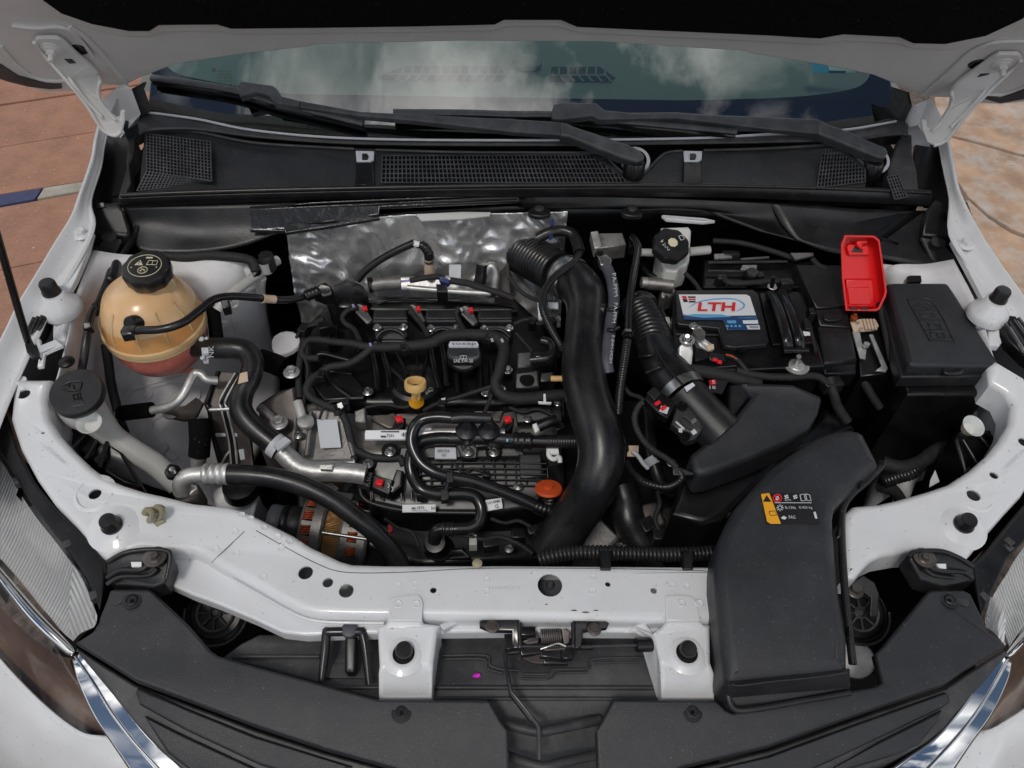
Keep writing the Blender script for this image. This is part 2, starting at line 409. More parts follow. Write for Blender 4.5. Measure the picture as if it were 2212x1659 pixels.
# ================================================================== ground
gz = 0.0
g = mk('ground', [(-40, -40, 0), (40, -40, 0), (40, 60, 0), (-40, 60, 0)], [(0, 1, 2, 3)], 'gravel'); struct(g)
pav = bpy.data.objects.new('pavement', None); COL.objects.link(pav); pav['kind'] = 'structure'
def gline(a, b):                       # extend a joint seen on the ground to both sides
    A, B = P(*a, 0), P(*b, 0); dd = (B - A).normalized(); return A, dd
JL = [((0, 60), (180, 45)), ((0, 110), (150, 98)), ((0, 172), (90, 161)), ((0, 243), (183, 216)), ((0, 334), (202, 301)), ((0, 438), (165, 411)), ((0, 463), (165, 433)), ((0, 600), (65, 587)), ((0, 800), (65, 785)), ((0, 1050), (60, 1035))]
lines = [gline(*j) for j in JL]
def on(Ld, x):
    A, dd = Ld; return A + dd * ((x - A.x) / dd.x)
for i in range(len(lines) - 1):
    if i == 5:
        xs = [(-4.5, -2.30, 'paint_white'), (-2.30, P(95, 432, 0).x, 'paint_blue'), (P(95, 432, 0).x, .5, 'paint_white')]
    else:
        off = -.4 * (i % 2); xs = [(-4.5 + off, -2.9 + off, 'slab'), (-2.9 + off, .5, 'slab')]
    for x0, x1, mm in xs:
        gp = .004
        q4 = [on(lines[i], x0 + gp), on(lines[i], x1 - gp), on(lines[i + 1], x1 - gp), on(lines[i + 1], x0 + gp)]
        dn = (q4[3] - q4[0]).normalized() * .004
        q4 = [q4[0] + dn, q4[1] + dn, q4[2] - dn, q4[3] - dn]
        q4 = [p + Vector((0, 0, .03 + .002 * (i % 3))) for p in q4]
        plate('paving_slab', q4, .03, mm, pav, .003, seg=2)
flags = [F('2000,120 2150,130 2330,230 2420,330 2330,372 2210,352 2110,322 2020,300', 0), F('2020,306 2108,328 2208,358 2330,378 2430,380 2520,600 2360,596 2250,540 2150,500 2060,420', 0),
         F('2062,428 2148,508 2246,548 2356,604 2500,640 2500,860 2300,800 2180,660 2080,540', 0), F('2140,40 2400,40 2700,260 2600,560 2450,340 2340,224 2150,122', 0)]
for f in flags:
    ps = [P(u, v, 0) + Vector((0, 0, .034)) for u, v, _ in f]; plate('flagstone', ps, .034, 'stone', pav, .004, seg=2, rnd=1)
# ================================================================== car body shell
body = thing('car', 'white car with its engine bay open, seen from the front', 'car')
ZR = interp([(415, .955), (498, .93), (560, .915), (640, .90), (720, .885), (790, .872), (830, .862), (950, .833), (1067, .812), (1130, .806), (1200, .80), (1700, .80)])
ZRr = lambda u, v: ZR(u, v - 12)
# --- tie bar with its two wings (left wing + centre, right wing)
hl = [circ(205, 1067, .812, .0085), circ(660, 1237, .80, .0095), circ(708, 1258.5, .80, .0068), circ(748, 1276, .80, .0095), circ(936, 1275, .80, .0042), circ(1188, 1264, .80, .016), circ(1313, 1262, .80, .0036), circ(1412, 1276, .80, .0042), circ(51, 851, .858, .009), circ(45, 821, .862, .0075), circ(646, 1175, .80, .0032), circ(93, 935, .838, .0022)]
bar = plate('front_tie_bar', F('22,815 25,835 19,902 40,965 75,1030 112,1082 160,1130 207,1187 229,1204 265,1192 300,1182 365,1188 415,1190 440,1202 470,1222 553,1266 610,1300 653,1321 690,1330 760,1332 1100,1336 1556,1342 1556,1220 1545,1219 1106,1216 830,1216 760,1214 735,1207 712,1196 670,1176 633,1152 603,1137 573,1122 553,1112 530,1100 495,1090 415,1082 355,1067 310,1057 262,1042 225,1025 197,1005 160,970 130,937 107,902 100,862 106,835 112,815', ZR), .05, 'white', body, .012, hl, 4)
plate('tie_bar_flange', F('372,1196 415,1198 440,1208 470,1228 553,1272 610,1306 653,1326 690,1334 760,1338 1556,1348 1556,1366 1100,1364 760,1368 660,1372 610,1366 553,1339 470,1304 415,1284 366,1262 358,1225', lambda u, v: .776), .02, 'white', body, .004)
quadz((1000, 1290, .753), (1380, 1290, .753), (1380, 1240, .753), (1000, 1240, .753), .002, 'rubber_grey', body, 'tie_bar_inner_web')  # white inner sheet; its shade is put into the grey colour
lathe('inner_web_rib', (1188, 1266, .7535), [(.006, 0), (.006, .004), (.003, .008), (0, .008)], 'rubber_grey', body, n=16)  # grey like the web, shade put into the colour
plate('right_wing', F('1821,1170 1819,1142 1826,1107 1844,1089 1899,1084 1936,1076 2004,1057 2049,1042 2096,1012 2134,979 2159,949 2181,912 2188,874 2174,844 2142,826 2135,790 2150,775 2215,812 2262,880 2262,985 2212,1067 2179,1102 2134,1154 2106,1189 2089,1207 2040,1196 1990,1186 1954,1189 1909,1197 1884,1209 1868,1226 1850,1246 1824,1246', ZRr), .05, 'white', body, .012, [circ(2103, 1070, .814, .0095), circ(2147, 1027, .822, .006), circ(2212, 955, .836, .008)], 4)
for (u, v, R) in ((205, 1066, .0225), (2104, 1069, .0235)):
    zz = ZR(u, v)
    lathe('dimple', (u, v, zz - .001), [(R * .96, .0), (R, .0012), (R * 1.03, .0026), (R * 1.12, .0016), (R * 1.25, 0)], 'white', body, znorm(u, v, ZR), 40)
for (u, v, R, sx) in ((243, 1136, .0145, 1), (2080, 1134, .0145, -1)):
    zz = ZR(u, v)
    lathe('bump_seat', (u + 6 * sx, v + 2, zz - .002), [(R * 2.5, 0), (R * 1.8, .003), (R * 1.3, .0068), (0, .0075)], 'white', body, znorm(u, v, ZR), 32)
    b = lathe('bump_stop', (u, v, zz + .004), [(R * .92, 0), (R * .95, .004), (R * .82, .006), (R * .76, .017), (R * .68, .0195), (0, .020)], 'rubber', body, znorm(u, v, ZR), 28)
# pressed seams, weld nuggets on the bar
for s in ('1544,1219 1549,1250 1556,1300', '553,1146 590,1167 640,1195 690,1220 730,1234 790,1238 900,1235 1030,1228 1216,1228 1400,1230 1540,1234', '528,1148 505,1170 470,1203 458,1215'):
    seam = [p for p in (onobj(bar, u, v, .0001)[0] for u, v, _ in F(s, 0)) if p is not None]
    if len(seam) > 1: tube('panel_seam', seam, .00055, 'rubber_grey', bar, 6, sub=3)
weld = F('522,1112 541,1120 507,1148 465,1186 510,1194 568,1246 607,1183 860,1265 895,1262 1050,1252 1050,1277 1280,1247 1279,1277 1450,1264 1482,1267 570,1140 600,1160 625,1170', .8)
for u, v, z in weld:
    pw, nw = onobj(bar, u, v, .0001)
    if pw is not None: lathe('spot_weld', pw, [(.0052, 0), (.0045, .0007), (.0035, .0003), (0, .0003)], 'white', bar, nw, 14)
txt('1403AAD041', (96, 960, .838), (141, 997, .828), (92, 967, .838), 'label_grey', bar, 'stamping')
txt('411AAC1-6', (1053, 1267, .8002), (1124, 1266, .8002), (1053, 1273, .8002), 'label_grey', bar, 'stamping')
txt('1403AE1-X', (2172, 1006, .832), (2212, 968, .838), (2178, 1012, .832), 'label_grey', body, 'stamping')
# clip in the tie bar edge
lathe('push_clip', (1031, 1218, .803), [(.0065, 0), (.0065, .002), (.004, .004), (0, .0042)], 'khaki', body, n=14)
for u, v, w_, h_ in ((1240, 1318, 14, 3), (1265, 1322, 18, 3), (1287, 1318, 12, 2), (1180, 1305, 6, 2)):
    kk = PX(u, v, .8); 
    plate('paint_chip', [P(u - w_ / 2, v, .801), P(u, v + h_ * .5, .801), P(u + w_ / 2, v + .5, .801), P(u + 1, v - h_ / 2, .801)], .0012, 'dark_steel', body, .0002, seg=1)
# --- tower brackets with rubber buffers
def tower(pts_up, pts, side, c, seamc):
    up = plate('bracket_tab', F(pts_up, .8035), .003, 'white', body, .001, seg=2)
    t = plate('bracket_tower', F(pts), .075, 'white', body, .006, [circ(*c, .7935, .0135)], 3)
    lathe('buffer_seat', (c[0], c[1], .7935), [(.027, -.002), (.02, .0012), (.0165, .0022), (.0135, .001)], 'white', body, n=32)
    lathe('buffer', (c[0] + side * 3, c[1] + 4, .784), [(.0132, 0), (.0132, .006), (.0105, .009), (.0102, .02), (.009, .022), (0, .0225)], 'rubber', body, n=28)
    for du, dv in seamc:
        lathe('weld_ring', (c[0] + du, c[1] + dv, .794), [(.0066, 0), (.0064, .0006), (.006, .0002), (0, .0002)], 'white', body, n=20)
    for du in (-17, 22): lathe('spot_weld', (c[0] + du + 5, c[1] - 109 + abs(du) * .1, .8037), [(.0055, 0), (.0045, .0008), (.0035, .0003), (0, .0003)], 'white', body, n=14)
tower('843,1291 900,1283 908,1287 914,1302 911,1340 838,1340', '838,1334,803 912,1336,803 916,1344,800 950,1348,797 944,1366,796 936,1430,793 934,1455,788 933,1509,758 818,1510,758 817,1452,788 819,1436,793 815,1356,796 818,1350,797 831,1347,800', 1, (872, 1412), ((26, -54), (46, -40)))
tower('1437,1290 1441,1286 1470,1285 1495,1288 1504,1299 1512,1340 1440,1340', '1441,1334,803 1510,1336,803 1520,1345,800 1535,1348,798 1535,1358,797 1536,1430,793 1544,1452,788 1545,1510,758 1430,1510,758 1427,1440,792 1424,1425,793 1411,1366,796 1415,1362,797 1427,1354,800 1438,1342,802', -1, (1484, 1410), ((-32, -50), (-50, -36)))
plate('tower_flange', F('950,1349,794 958,1360,790 990,1344,786 985,1342,786 960,1343,790'), .012, 'white', body, .002)
plate('tower_flange', F('1410,1368,792 1426,1426,788 1430,1509,752 1420,1506,740 1388,1400,760'), .004, 'white', body, .001)
plate('tower_flange', F('1347,1367,776 1362,1344,782 1390,1342,786 1404,1358,790 1412,1372,792 1395,1376,775 1372,1366,774'), .006, 'white', body, .002)
# --- fender edges, gutters and inner strips
def fender(lip, dx, name):
    g = []
    for u, v, z in lip:
        e = min(1, max(.12, (v - 400) / 90)); w = P(u, v, z)
        g.append([w + Vector((-dx * .07, 0, -.34)), w + Vector((-dx * .035, 0, -.12)), w + Vector((-dx * .008, 0, -.016)), w, w + Vector((dx * .004, 0, -.001)), w + Vector((dx * (.004 + .010 * e), 0, -.014)), w + Vector((dx * (.005 + .021 * e), 0, -.020)), w + Vector((dx * (.006 + .028 * e), 0, -.014)), w + Vector((dx * (.007 + .034 * e), 0, -.017))])
    return patch(name, g, 'white', body, 4, .0015)
fender(F('214,262,968 205,300,966 197,345,962 173,415,955 155,465,948 120,522,937 75,597,922 40,655,908 15,707,898 -12,760,888 -45,830,876 -75,900,865 -105,980,850 -130,1060,835'), 1, 'fender')
fender(F('2043,270,968 2049,300,966 2059,350,962 2073,412,955 2111,490,945 2159,565,930 2212,640,913 2265,720,896 2320,810,880 2370,900,862 2410,990,845'), -1, 'fender')
plate('fender_strip', F('165,497,925 201,499,925 190,540,918 165,600,908 142,640,902 105,640,902 128,570,912'), .01, 'white', body, .002, [circ(162.5, 538, .917, .0065)])
plate('fender_strip', F('2056,517,925 2099,516,925 2120,560,918 2165,645,902 2126,647,902 2090,580,914'), .01, 'white', body, .002, [circ(2098, 556, .918, .0065)])
bolt((176, 508, .925), .0135, 'white', body); bolt((2085, 530, .925), .0135, 'white', body)
# --- bonnet rest posts on the rails
for (u, v, lu, lv, sx) in ((114, 641, 127, 727, 1), (2149, 655, 2150, 738, -1)):
    z = .925; bx = u + 15 * sx if sx > 0 else u - 12
    c = P(bx, v + 18, .892)
    lathe('rest_post', c, [(.030, -.012), (.031, -.004), (.028, .004), (.021, .010), (.0165, .019), (.014, .022), (0, .022)], 'white', body, n=32)
    lathe('rest_buffer', c + Vector((-.004 * sx, .004, .021)), [(.0135, 0), (.0135, .005), (.0122, .008), (.0118, .019), (.010, .022), (0, .0225)], 'rubber', body, n=28)
    plate('post_leg', [P(bx - 22, v + 40, .885), P(bx + 22, v + 40, .885), P(lu + 12, lv - 12, .874), P(lu + 16, lv, .872), P(lu + 10, lv + 8, .871), P(lu - 14, lv + 6, .871), P(lu - 14, lv - 30, .876)], .012, 'white', body, .004)
# --- inner wings (strut towers)
lwing = patch('inner_wing', [F('200,540,905 165,640,890 150,720,870 130,800,860 108,880,835 100,960,800'), F('275,550,890 240,650,840 228,740,780 232,830,705 258,950,640 330,1050,600'), F('400,552,880 400,650,830 400,760,720 380,860,660 370,980,620 420,1080,590'),
      F('520,562,870 530,640,810 520,760,670 480,880,620 450,1010,580 520,1110,560'), F('570,580,800 580,680,690 600,780,600 600,900,550 540,1030,520 600,1130,500')], 'white_raw', body, 6, .002)
plate('strut_cap', F('425,560,858 520,556,862 548,575,855 556,600,842 520,612,838 445,610,838 418,590,848'), .02, 'white_raw', body, .008, rnd=1)
patch('inner_wing', [F('2060,560,905 2110,660,888 2140,760,868 2170,850,850 2180,930,820'), F('2000,570,885 2030,680,840 2060,800,770 2070,900,700 2060,1010,640'), F('1935,572,880 1925,680,800 1940,800,680 1960,930,600 1960,1050,560'), F('1900,590,860 1880,690,720 1850,820,560 1880,1000,500 1860,1110,480')], 'white_raw', body, 5, .002)
# pressed panel, weld seams and nuts lying on the left inner wing
def wingp(u, v, off=0.0): return onobj(lwing, u, v, off)[0]
def wline(s_, off=0.0): return [p for p in (wingp(u, v, off) for u, v, _ in F(s_, 0)) if p is not None]
for s_ in ('272,848 330,834 376,824 430,836 436,846 424,880 400,896 358,899 330,912 330,930 346,953 380,978 364,988 320,972 295,956 283,930 280,914', '236,740 262,760 300,790 290,830 262,852 240,800', '420,700 470,715 500,740 490,780 450,790 425,760'):
    pts_ = wline(s_, .003)
    if len(pts_) > 4: plate('pressed_panel', pts_, .004, 'white_raw', body, .0016, d=-newell(pts_) if newell(pts_).z > 0 else newell(pts_), rnd=1)
for s_ in ('262,852 300,838 350,822 395,812', '235,790 262,830 272,860 282,930 330,985', '440,705 452,740 448,780', '490,640 500,680 510,720'):
    pts_ = wline(s_, .0005)
    if len(pts_) > 1: tube('sealer_bead', pts_, .0025, 'white_raw', body, 8)
for u, v in ((283, 857), (318, 850), (315, 945), (352, 968), (372, 984), (290, 905), (300, 925), (250, 700), (480, 700), (505, 655)):
    p_, n_ = onobj(lwing, u, v, .002)
    if p_ is not None: lathe('weld_nut', p_, [(.0105, -.003), (.0098, .0016), (.0055, .002), (.0048, .0006), (0, .0006)], 'white_raw', body, n_, 18)
plate('suspension_mount', F('455,1060,610 478,1048,615 530,1060,612 558,1066,606 545,1120,596 470,1110,598'), .08, 'white', body, .006)
# --- A pillar feet seen past the bonnet corners
for s in ('237,243,1000 228,222,1010 250,190,1050 282,186,1055 272,225,1000 266,240,985', '1968,262,985 1972,225,1020 2008,214,1050 2036,252,1000 2032,268,985'):
    plate('pillar_foot', F(s), .05, 'white', body, .006)
for s in ('262,268,985 266,236,988 285,190,1040 306,176,1050 300,225,1000 298,250,985', '1934,262,985 1932,190,1040 1962,196,1045 1968,225,1010 1976,258,985'):
    plate('pillar_trim', F(s), .05, 'plastic_dust', body, .004)
# dark channel walls beside the plenum
for s in ('212,310,930 220,268,945 262,262,945 283,275,945 288,320,935 276,390,915 262,440,900 184,440,900 194,400,915', '1980,290,945 2000,268,945 2034,276,945 2050,345,930 2062,440,900 2000,440,900 1970,380,925'):
    plate('channel_floor', F(s), .01, 'black', body, .002)
plate('plenum_end', F('280,268,960 291,290,955 285,340,945 278,352,942 282,395,930 262,430,915 254,425,918 272,360,935'), .05, 'plastic_dust', body, .004)
plate('plenum_end', F('1940,300,960 1970,285,960 1972,330,950 1982,375,940 1985,410,925 1950,425,920 1925,400,930 1918,372,940'), .05, 'plastic_dust', body, .004)
# --- bumper corners
def bumper(g, name): return patch(name, g, 'white', body, 6, .003)
bumper([F('-80,1330,640 0,1425,648 60,1490,655 120,1545,660 180,1585,664 246,1597,668 300,1660,664 380,1730,660'), F('-110,1420,600 -20,1500,610 40,1560,618 100,1610,622 160,1640,625 240,1680,630 300,1740,628 370,1800,625'),
        F('-150,1490,500 -60,1570,505 0,1640,510 60,1690,512 110,1730,515 190,1780,520 260,1830,520 330,1890,520'), F('-190,1480,300 -110,1560,300 -60,1640,300 0,1720,300 60,1780,300 120,1860,300 190,1930,300 260,1990,300')], 'bumper')
bumper([F('2340,1440,640 2260,1495,648 2212,1533,655 2184,1551,658 2146,1573,661 2097,1590,664 2040,1650,664 1960,1740,658'), F('2370,1500,600 2290,1560,610 2230,1610,618 2190,1640,622 2150,1680,626 2090,1720,626 2030,1780,626 1960,1850,626'),
        F('2400,1560,500 2330,1630,505 2270,1690,510 2230,1730,514 2190,1790,518 2130,1830,518 2070,1880,518 2000,1940,518'), F('2430,1500,300 2350,1600,300 2290,1690,300 2240,1770,300 2190,1850,300 2140,1900,300 2090,1950,300 2030,2000,300')], 'bumper')
# the bumper goes on across the front and round to the fenders, outside the picture
lc = F('380,1730,660 370,1800,625 330,1890,520 260,1990,300'); rc_ = F('1960,1740,658 1960,1850,626 2000,1940,518 2030,2000,300')
ctr = [Vector((0, W(a_).y * .5 + W(b_).y * .5 - .05, W(a_).z)) for a_, b_ in zip(lc, rc_)]
patch('bumper', [[W(a_), W(a_).lerp(c_, .5) + Vector((0, -.015, 0)), c_, W(b_).lerp(c_, .5) + Vector((0, -.015, 0)), W(b_)] for a_, c_, b_ in zip(lc, ctr, rc_)], 'plastic', body, 4, .003)
for col, sx in ((F('-80,1330,640 -110,1420,600 -150,1490,500 -190,1480,300'), -1), (F('2340,1440,640 2370,1500,600 2400,1560,500 2430,1500,300'), 1)):
    patch('bumper_side', [[W(p), W(p) + Vector((sx * .05, .09, .01)), W(p) + Vector((sx * .09, .22, .02)), W(p) + Vector((sx * .10, .42, .03))] for p in col], 'white', body, 4, .003)
# ================================================================== dark floor under everything
sh = mk('splash_shield', [(-.78, -.1, .40), (.78, -.1, .40), (.78, .95, .40), (-.78, .95, .40)], [(0, 1, 2, 3)], 'black')
tag(sh, 'black splash shield under the engine, glimpsed through dark gaps', 'splash shield')
# ================================================================== bonnet
HP = Vector((0, .84, 1.15)); HA = math.radians(58)
HT = Vector((0, -math.cos(HA), math.sin(HA))); HN = Vector((0, -math.sin(HA), -math.cos(HA)))     # up the panel, out of its underside
def H(s, off=0): return [plane(u, v, HP, HN, off) for u, v, _ in F(s, 0)]
hood = thing('hood', 'raised white car hood seen from below with its two hinges', 'hood')
hl_ = H('-90,95 -40,125 0,150 40,182 75,194 100,200 160,199 212,185 272,187 300,172 345,155 385,140 540,117 655,105 690,98 1000,91 1300,93 1495,106 1600,112 1630,120 1760,140 1880,163 1960,195 1995,211 2055,213 2110,225 2160,227 2212,222 2290,190')
top = [HP + HT * .86 + Vector((.74, 0, 0)), HP + HT * .93 + Vector((.3, 0, 0)), HP + HT * .93 + Vector((-.3, 0, 0)), HP + HT * .86 + Vector((-.74, 0, 0))]
plate('inner_panel', hl_ + top, .012, 'hoodwhite', hood, .006, d=-HN, seg=3)
plate('outer_skin', [p - HN * .012 + (p - (HP + HT * .4)).normalized() * .006 for p in hl_ + top], .02, 'white', hood, .004, d=-HN)
pad = H('60,-40 85,0 130,32 200,56 280,71 325,71 345,58 470,57 500,66 700,64 900,61 1070,57 1090,47 1210,47 1245,62 1650,80 1770,87 1820,78 1940,84 1970,97 2040,99 2130,81 2212,43 2260,0', .012)
plate('insulation_pad', pad + [HP + HT * .7 + HN * .012 + Vector((.60, 0, 0)), HP + HT * .74 + HN * .012, HP + HT * .7 + HN * .012 + Vector((-.60, 0, 0))], .014, 'felt', hood, .006, d=-HN)
# pressed edge round the pad and corner stiffening ribs
plate('pressed_rim', H('40,-60 62,-8 100,28 190,64 280,82 325,82 350,72 470,70 505,77 900,73 1070,69 1095,60 1205,60 1250,74 1650,93 1770,99 1822,91 1940,97 1970,108 2045,111 2140,92 2225,52 2290,0', .0045) + [HP + HT * .74 + HN * .0045 + Vector((.64, 0, 0)), HP + HT * .74 + HN * .0045 + Vector((-.64, 0, 0))], .006, 'hoodwhite', hood, .005, d=-HN)
for s in ('272,184 230,130 185,82 150,58', '1994,206 2040,165 2090,120 2130,98', '28,55 80,60 130,58 165,75 200,120', '2080,125 2110,105 2150,92 2212,90'):
    tube('pressed_rib', H(s, .002), .005, 'hoodwhite', hood, 10, flat=.6)
for s in ('0,100 30,135 70,165 110,175 155,174', '2110,202 2160,204 2200,192 2240,170'):
    tube('folded_edge', H(s, .002), .004, 'hoodwhite', hood, 10, flat=.6)
for s in ('-10,168 20,178 60,188 110,194 134,192 132,183 100,182 40,166 0,140', '2119,212 2160,224 2230,212 2226,190 2160,214 2122,202'):
    plate('hem_seal', H(s, .003), .004, 'plastic_dust', hood, .0015, d=-HN)
for u, v in ((172, 108), (2109, 139)):
    c = plane(u, v, HP, HN, .0015); lathe('panel_hole', c, [(.0125, -.002), (.0115, .001), (.0095, .0012), (.009, -.001), (0, -.001)], 'black', hood, HN, 24)
# hinges (parts of the hood)
def hinge(outl, split, bolts, slot, ribs):
    VP = Vector((0, .835, 1.1)); VN = Vector((0, -1, .12))
    pos = lambda u, v, o=0: plane(u, v, HP, HN, .010 + o) if v < split else plane(u, v, VP, VN, o)
    ps = [pos(u, v) for u, v, _ in outl]
    h = plate('hinge', ps, .006, 'hoodwhite', hood, .0025, d=Vector((0, .9, .35)))
    h['label'] = 'pressed white hinge arm bolted to the hood corner'
    for r in ribs: tube('hinge_flange', [pos(u, v, .002) for u, v, _ in r], .0032, 'hoodwhite', h, 8)
    for u, v in bolts:
        c = plane(u, v, HP, HN, .010); lathe('washer', c, [(.0155, 0), (.0155, .002), (.011, .003), (0, .003)], 'hoodwhite', h, HN, 24)
        bolt(c + HN * .002, .012, 'hoodwhite', h, HN); lathe('stud', c + HN * .010, [(.0042, 0), (.0042, .010), (.0034, .012), (0, .012)], 'hoodwhite', h, HN, 12)
    plate('hinge_slot', H(slot, .0108), .002, 'black', h, .0003, d=-HN, seg=1)
hinge(q(0, 0, '300,340 290,370 370,460 480,580 580,700 760,920 860,1090 920,1150 1000,1180 1060,1140 1085,1040 1075,975 1040,975 1030,1030 1000,1035 940,980 870,880 845,800 860,700 850,650 780,570 660,470 610,420 530,350 480,328 320,328', 0), 172, ((112, 105), (184, 165)), '138,128 155,128 165,137 150,138',
      (q(0, 0, '295,365 370,462 580,702 760,925 862,1090 925,1148 1000,1172 1052,1135', 0), q(0, 0, '855,660 865,700 850,800 875,885 945,985 1000,1038', 0), q(0, 0, '600,640 610,690 760,880 880,1010', 0)))
hinge(q(3, 0, '2190,490 2195,530 2110,600 1900,800 1700,1010 1560,1190 1500,1240 1430,1265 1370,1230 1330,1120 1330,1060 1370,1060 1380,1110 1420,1130 1480,1070 1560,950 1590,870 1585,800 1600,760 1680,690 1800,600 1860,560 1960,490 2000,468 2160,468', 0), 200, ((2164, 138), (2089, 192)), '2110,168 2118,160 2138,159 2128,168',
      (q(3, 0, '2190,525 2108,602 1900,802 1700,1012 1562,1190 1500,1236 1432,1258', 0), q(3, 0, '1600,765 1588,800 1594,870 1562,955 1485,1072 1425,1132', 0), q(3, 0, '1860,760 1860,800 1700,980 1580,1100', 0)))
# dark plenum and wheel arch liners behind the visible sheet metal
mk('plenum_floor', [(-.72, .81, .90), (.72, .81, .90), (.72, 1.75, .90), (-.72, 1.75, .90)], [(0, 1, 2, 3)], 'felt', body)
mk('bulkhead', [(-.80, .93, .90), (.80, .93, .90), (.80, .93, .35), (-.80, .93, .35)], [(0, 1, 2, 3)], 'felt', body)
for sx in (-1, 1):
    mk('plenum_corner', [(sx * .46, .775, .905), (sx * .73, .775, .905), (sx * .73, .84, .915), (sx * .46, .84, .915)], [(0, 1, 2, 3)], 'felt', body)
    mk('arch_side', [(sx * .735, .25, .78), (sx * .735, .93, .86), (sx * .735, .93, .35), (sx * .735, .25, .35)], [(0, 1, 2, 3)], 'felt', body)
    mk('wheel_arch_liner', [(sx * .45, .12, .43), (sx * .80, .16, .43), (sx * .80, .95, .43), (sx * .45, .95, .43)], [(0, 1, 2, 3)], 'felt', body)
# ================================================================== windscreen
WS = math.radians(29); WD = Vector((0, math.cos(WS), math.sin(WS)))
base = [P(*p) for p in F('318,238,990 425,254,988 553,279,986 765,296,985 878,298,985 1106,300,985 1331,299,985 1481,295,985 1659,286,986 1819,277,988 1935,258,990')]
bx = cat(base, 6)
def ybase(x):
    if x <= bx[0].x: return bx[0].y
    for a, b in zip(bx, bx[1:]):
        if a.x <= x <= b.x: return a.y + (b.y - a.y) * (x - a.x) / max(1e-9, b.x - a.x)
    return bx[-1].y
def onglass(u, v, off=0.0):
    d = ray(u, v); lo, hi = .5, 4.0
    f = lambda L: (CAM + d * L).y - ybase((CAM + d * L).x) - ((CAM + d * L).z - .986 - off) / math.tan(WS)
    for _ in range(50):
        m = (lo + hi) / 2
        if f(m) > 0: hi = m
        else: lo = m
    return CAM + d * lo
ws = thing('windshield', 'tinted windshield reflecting clouds and blue sky behind the wipers', 'windshield')
patch('glass_pane', [[b + WD * t for b in base] for t in (0, .3, .6, .95)], 'windscreen', ws, 5)
fr_edge = [onglass(u, v, -.004) for u, v in ((350, 128), (368, 150), (400, 164), (500, 184), (608, 201), (803, 213), (1106, 220), (1331, 219), (1659, 212), (1784, 202), (1846, 190), (1869, 177), (1880, 158), (1884, 130))]
fb = [Vector((p.x, ybase(p.x), .982)) for p in fr_edge]
gr = [[a.lerp(b, t) for a, b in zip(fb, fr_edge)] for t in (0, .35, .7, 1)]
patch('frit_band', gr, 'frit', ws, 4)
for sgn, e0 in ((0, 0), (1, -1)):
    A = fr_edge[e0]; B = base[e0]; o_ = Vector((0, 0, -.004))
    patch('frit_band', [[B + o_ + WD * t * .9, (B + o_ + WD * t * .9).lerp(Vector((A.x, ybase(A.x), .982)) + WD * t * .9, .5), Vector((A.x, ybase(A.x), .982)) + WD * t * .9] for t in (0, .3, .6, 1)], 'frit', ws, 3)
for j, s_ in enumerate(('SAFETY GLASS', 'LAMINATED', 'E20 43R-00', 'DOT 177 M-6', 'AS1')):
    a = onglass(470, 152 + 7 * j, .002); b = onglass(500, 153 + 7 * j, .002); c = onglass(470, 156 + 7 * j, .002); txt(s_, a, b, c, 'ink', ws, 'etched_print')
plate('etched_mark', [onglass(u, v, .002) for u, v in ((458, 147), (466, 147), (466, 154), (458, 154))], .0005, 'dash_dark', ws, .0001, seg=1)
# stickers inside the glass
for s_, mm in (('1750,135 1790,137 1791,157 1757,158', 'label_cyan'), ('1788,137 1830,148 1850,156 1792,157', 'label_white'), ('1790,152 1828,153 1826,158 1790,158', 'label_blue')):
    plate('windshield_sticker', [onglass(u, v, -.006 if mm != 'label_blue' else -.0045) for u, v, _ in F(s_, 0)], .0006, mm, ws, .0001, seg=1, d=Vector((0, .5, -.87)))
dash = thing('dashboard', 'grey dashboard top with defroster vents seen through the windshield', 'dashboard')
d0 = ybase(0) + .14
mk('dash_top', [(-.72, d0, .985), (.72, d0, .985), (.72, d0 + .75, 1.03), (-.72, d0 + .75, 1.03)], [(0, 1, 2, 3)], 'dash', dash)
def dashp(u, v, off=.002):
    return plane(u, v, Vector((0, d0, .985)), Vector((0, -.045, .75)), off)
for s_ in ('815,166 875,143 1082,143 1092,166 1078,175 818,170', '1186,175 1192,144 1296,144 1330,168 1310,176'):
    plate('vent_recess', [dashp(u, v, .002) for u, v, _ in F(s_, 0)], .001, 'dash_dark', dash, .0002, seg=1)
for a in range(11):
    u = 870 + a * 20.5; plate('vent_rib', [dashp(u, 144, .004), dashp(u + 4, 144, .004), dashp(u + 2, 158, .004), dashp(u - 12, 174, .004), dashp(u - 17, 174, .004), dashp(u - 3, 158, .004)], .003, 'dash', dash, .0004, seg=1)
for a in range(6):
    u = 1206 + a * 20; plate('vent_rib', [dashp(u, 145, .004), dashp(u + 4, 145, .004), dashp(u + 3, 160, .004), dashp(u + 17, 175, .004), dashp(u + 12, 175, .004), dashp(u - 2, 160, .004)], .003, 'dash', dash, .0004, seg=1)
for s_ in ('835,158 1090,159 1090,162 835,161', '1190,160 1310,160 1310,163 1190,163'):
    plate('vent_bar', [dashp(u, v, .0045) for u, v, _ in F(s_, 0)], .003, 'dash', dash, .0004, seg=1)
lathe('sun_sensor', dashp(1138, 138), [(.03, 0), (.028, .006), (.018, .011), (0, .012)], 'dash', dash, n=24)
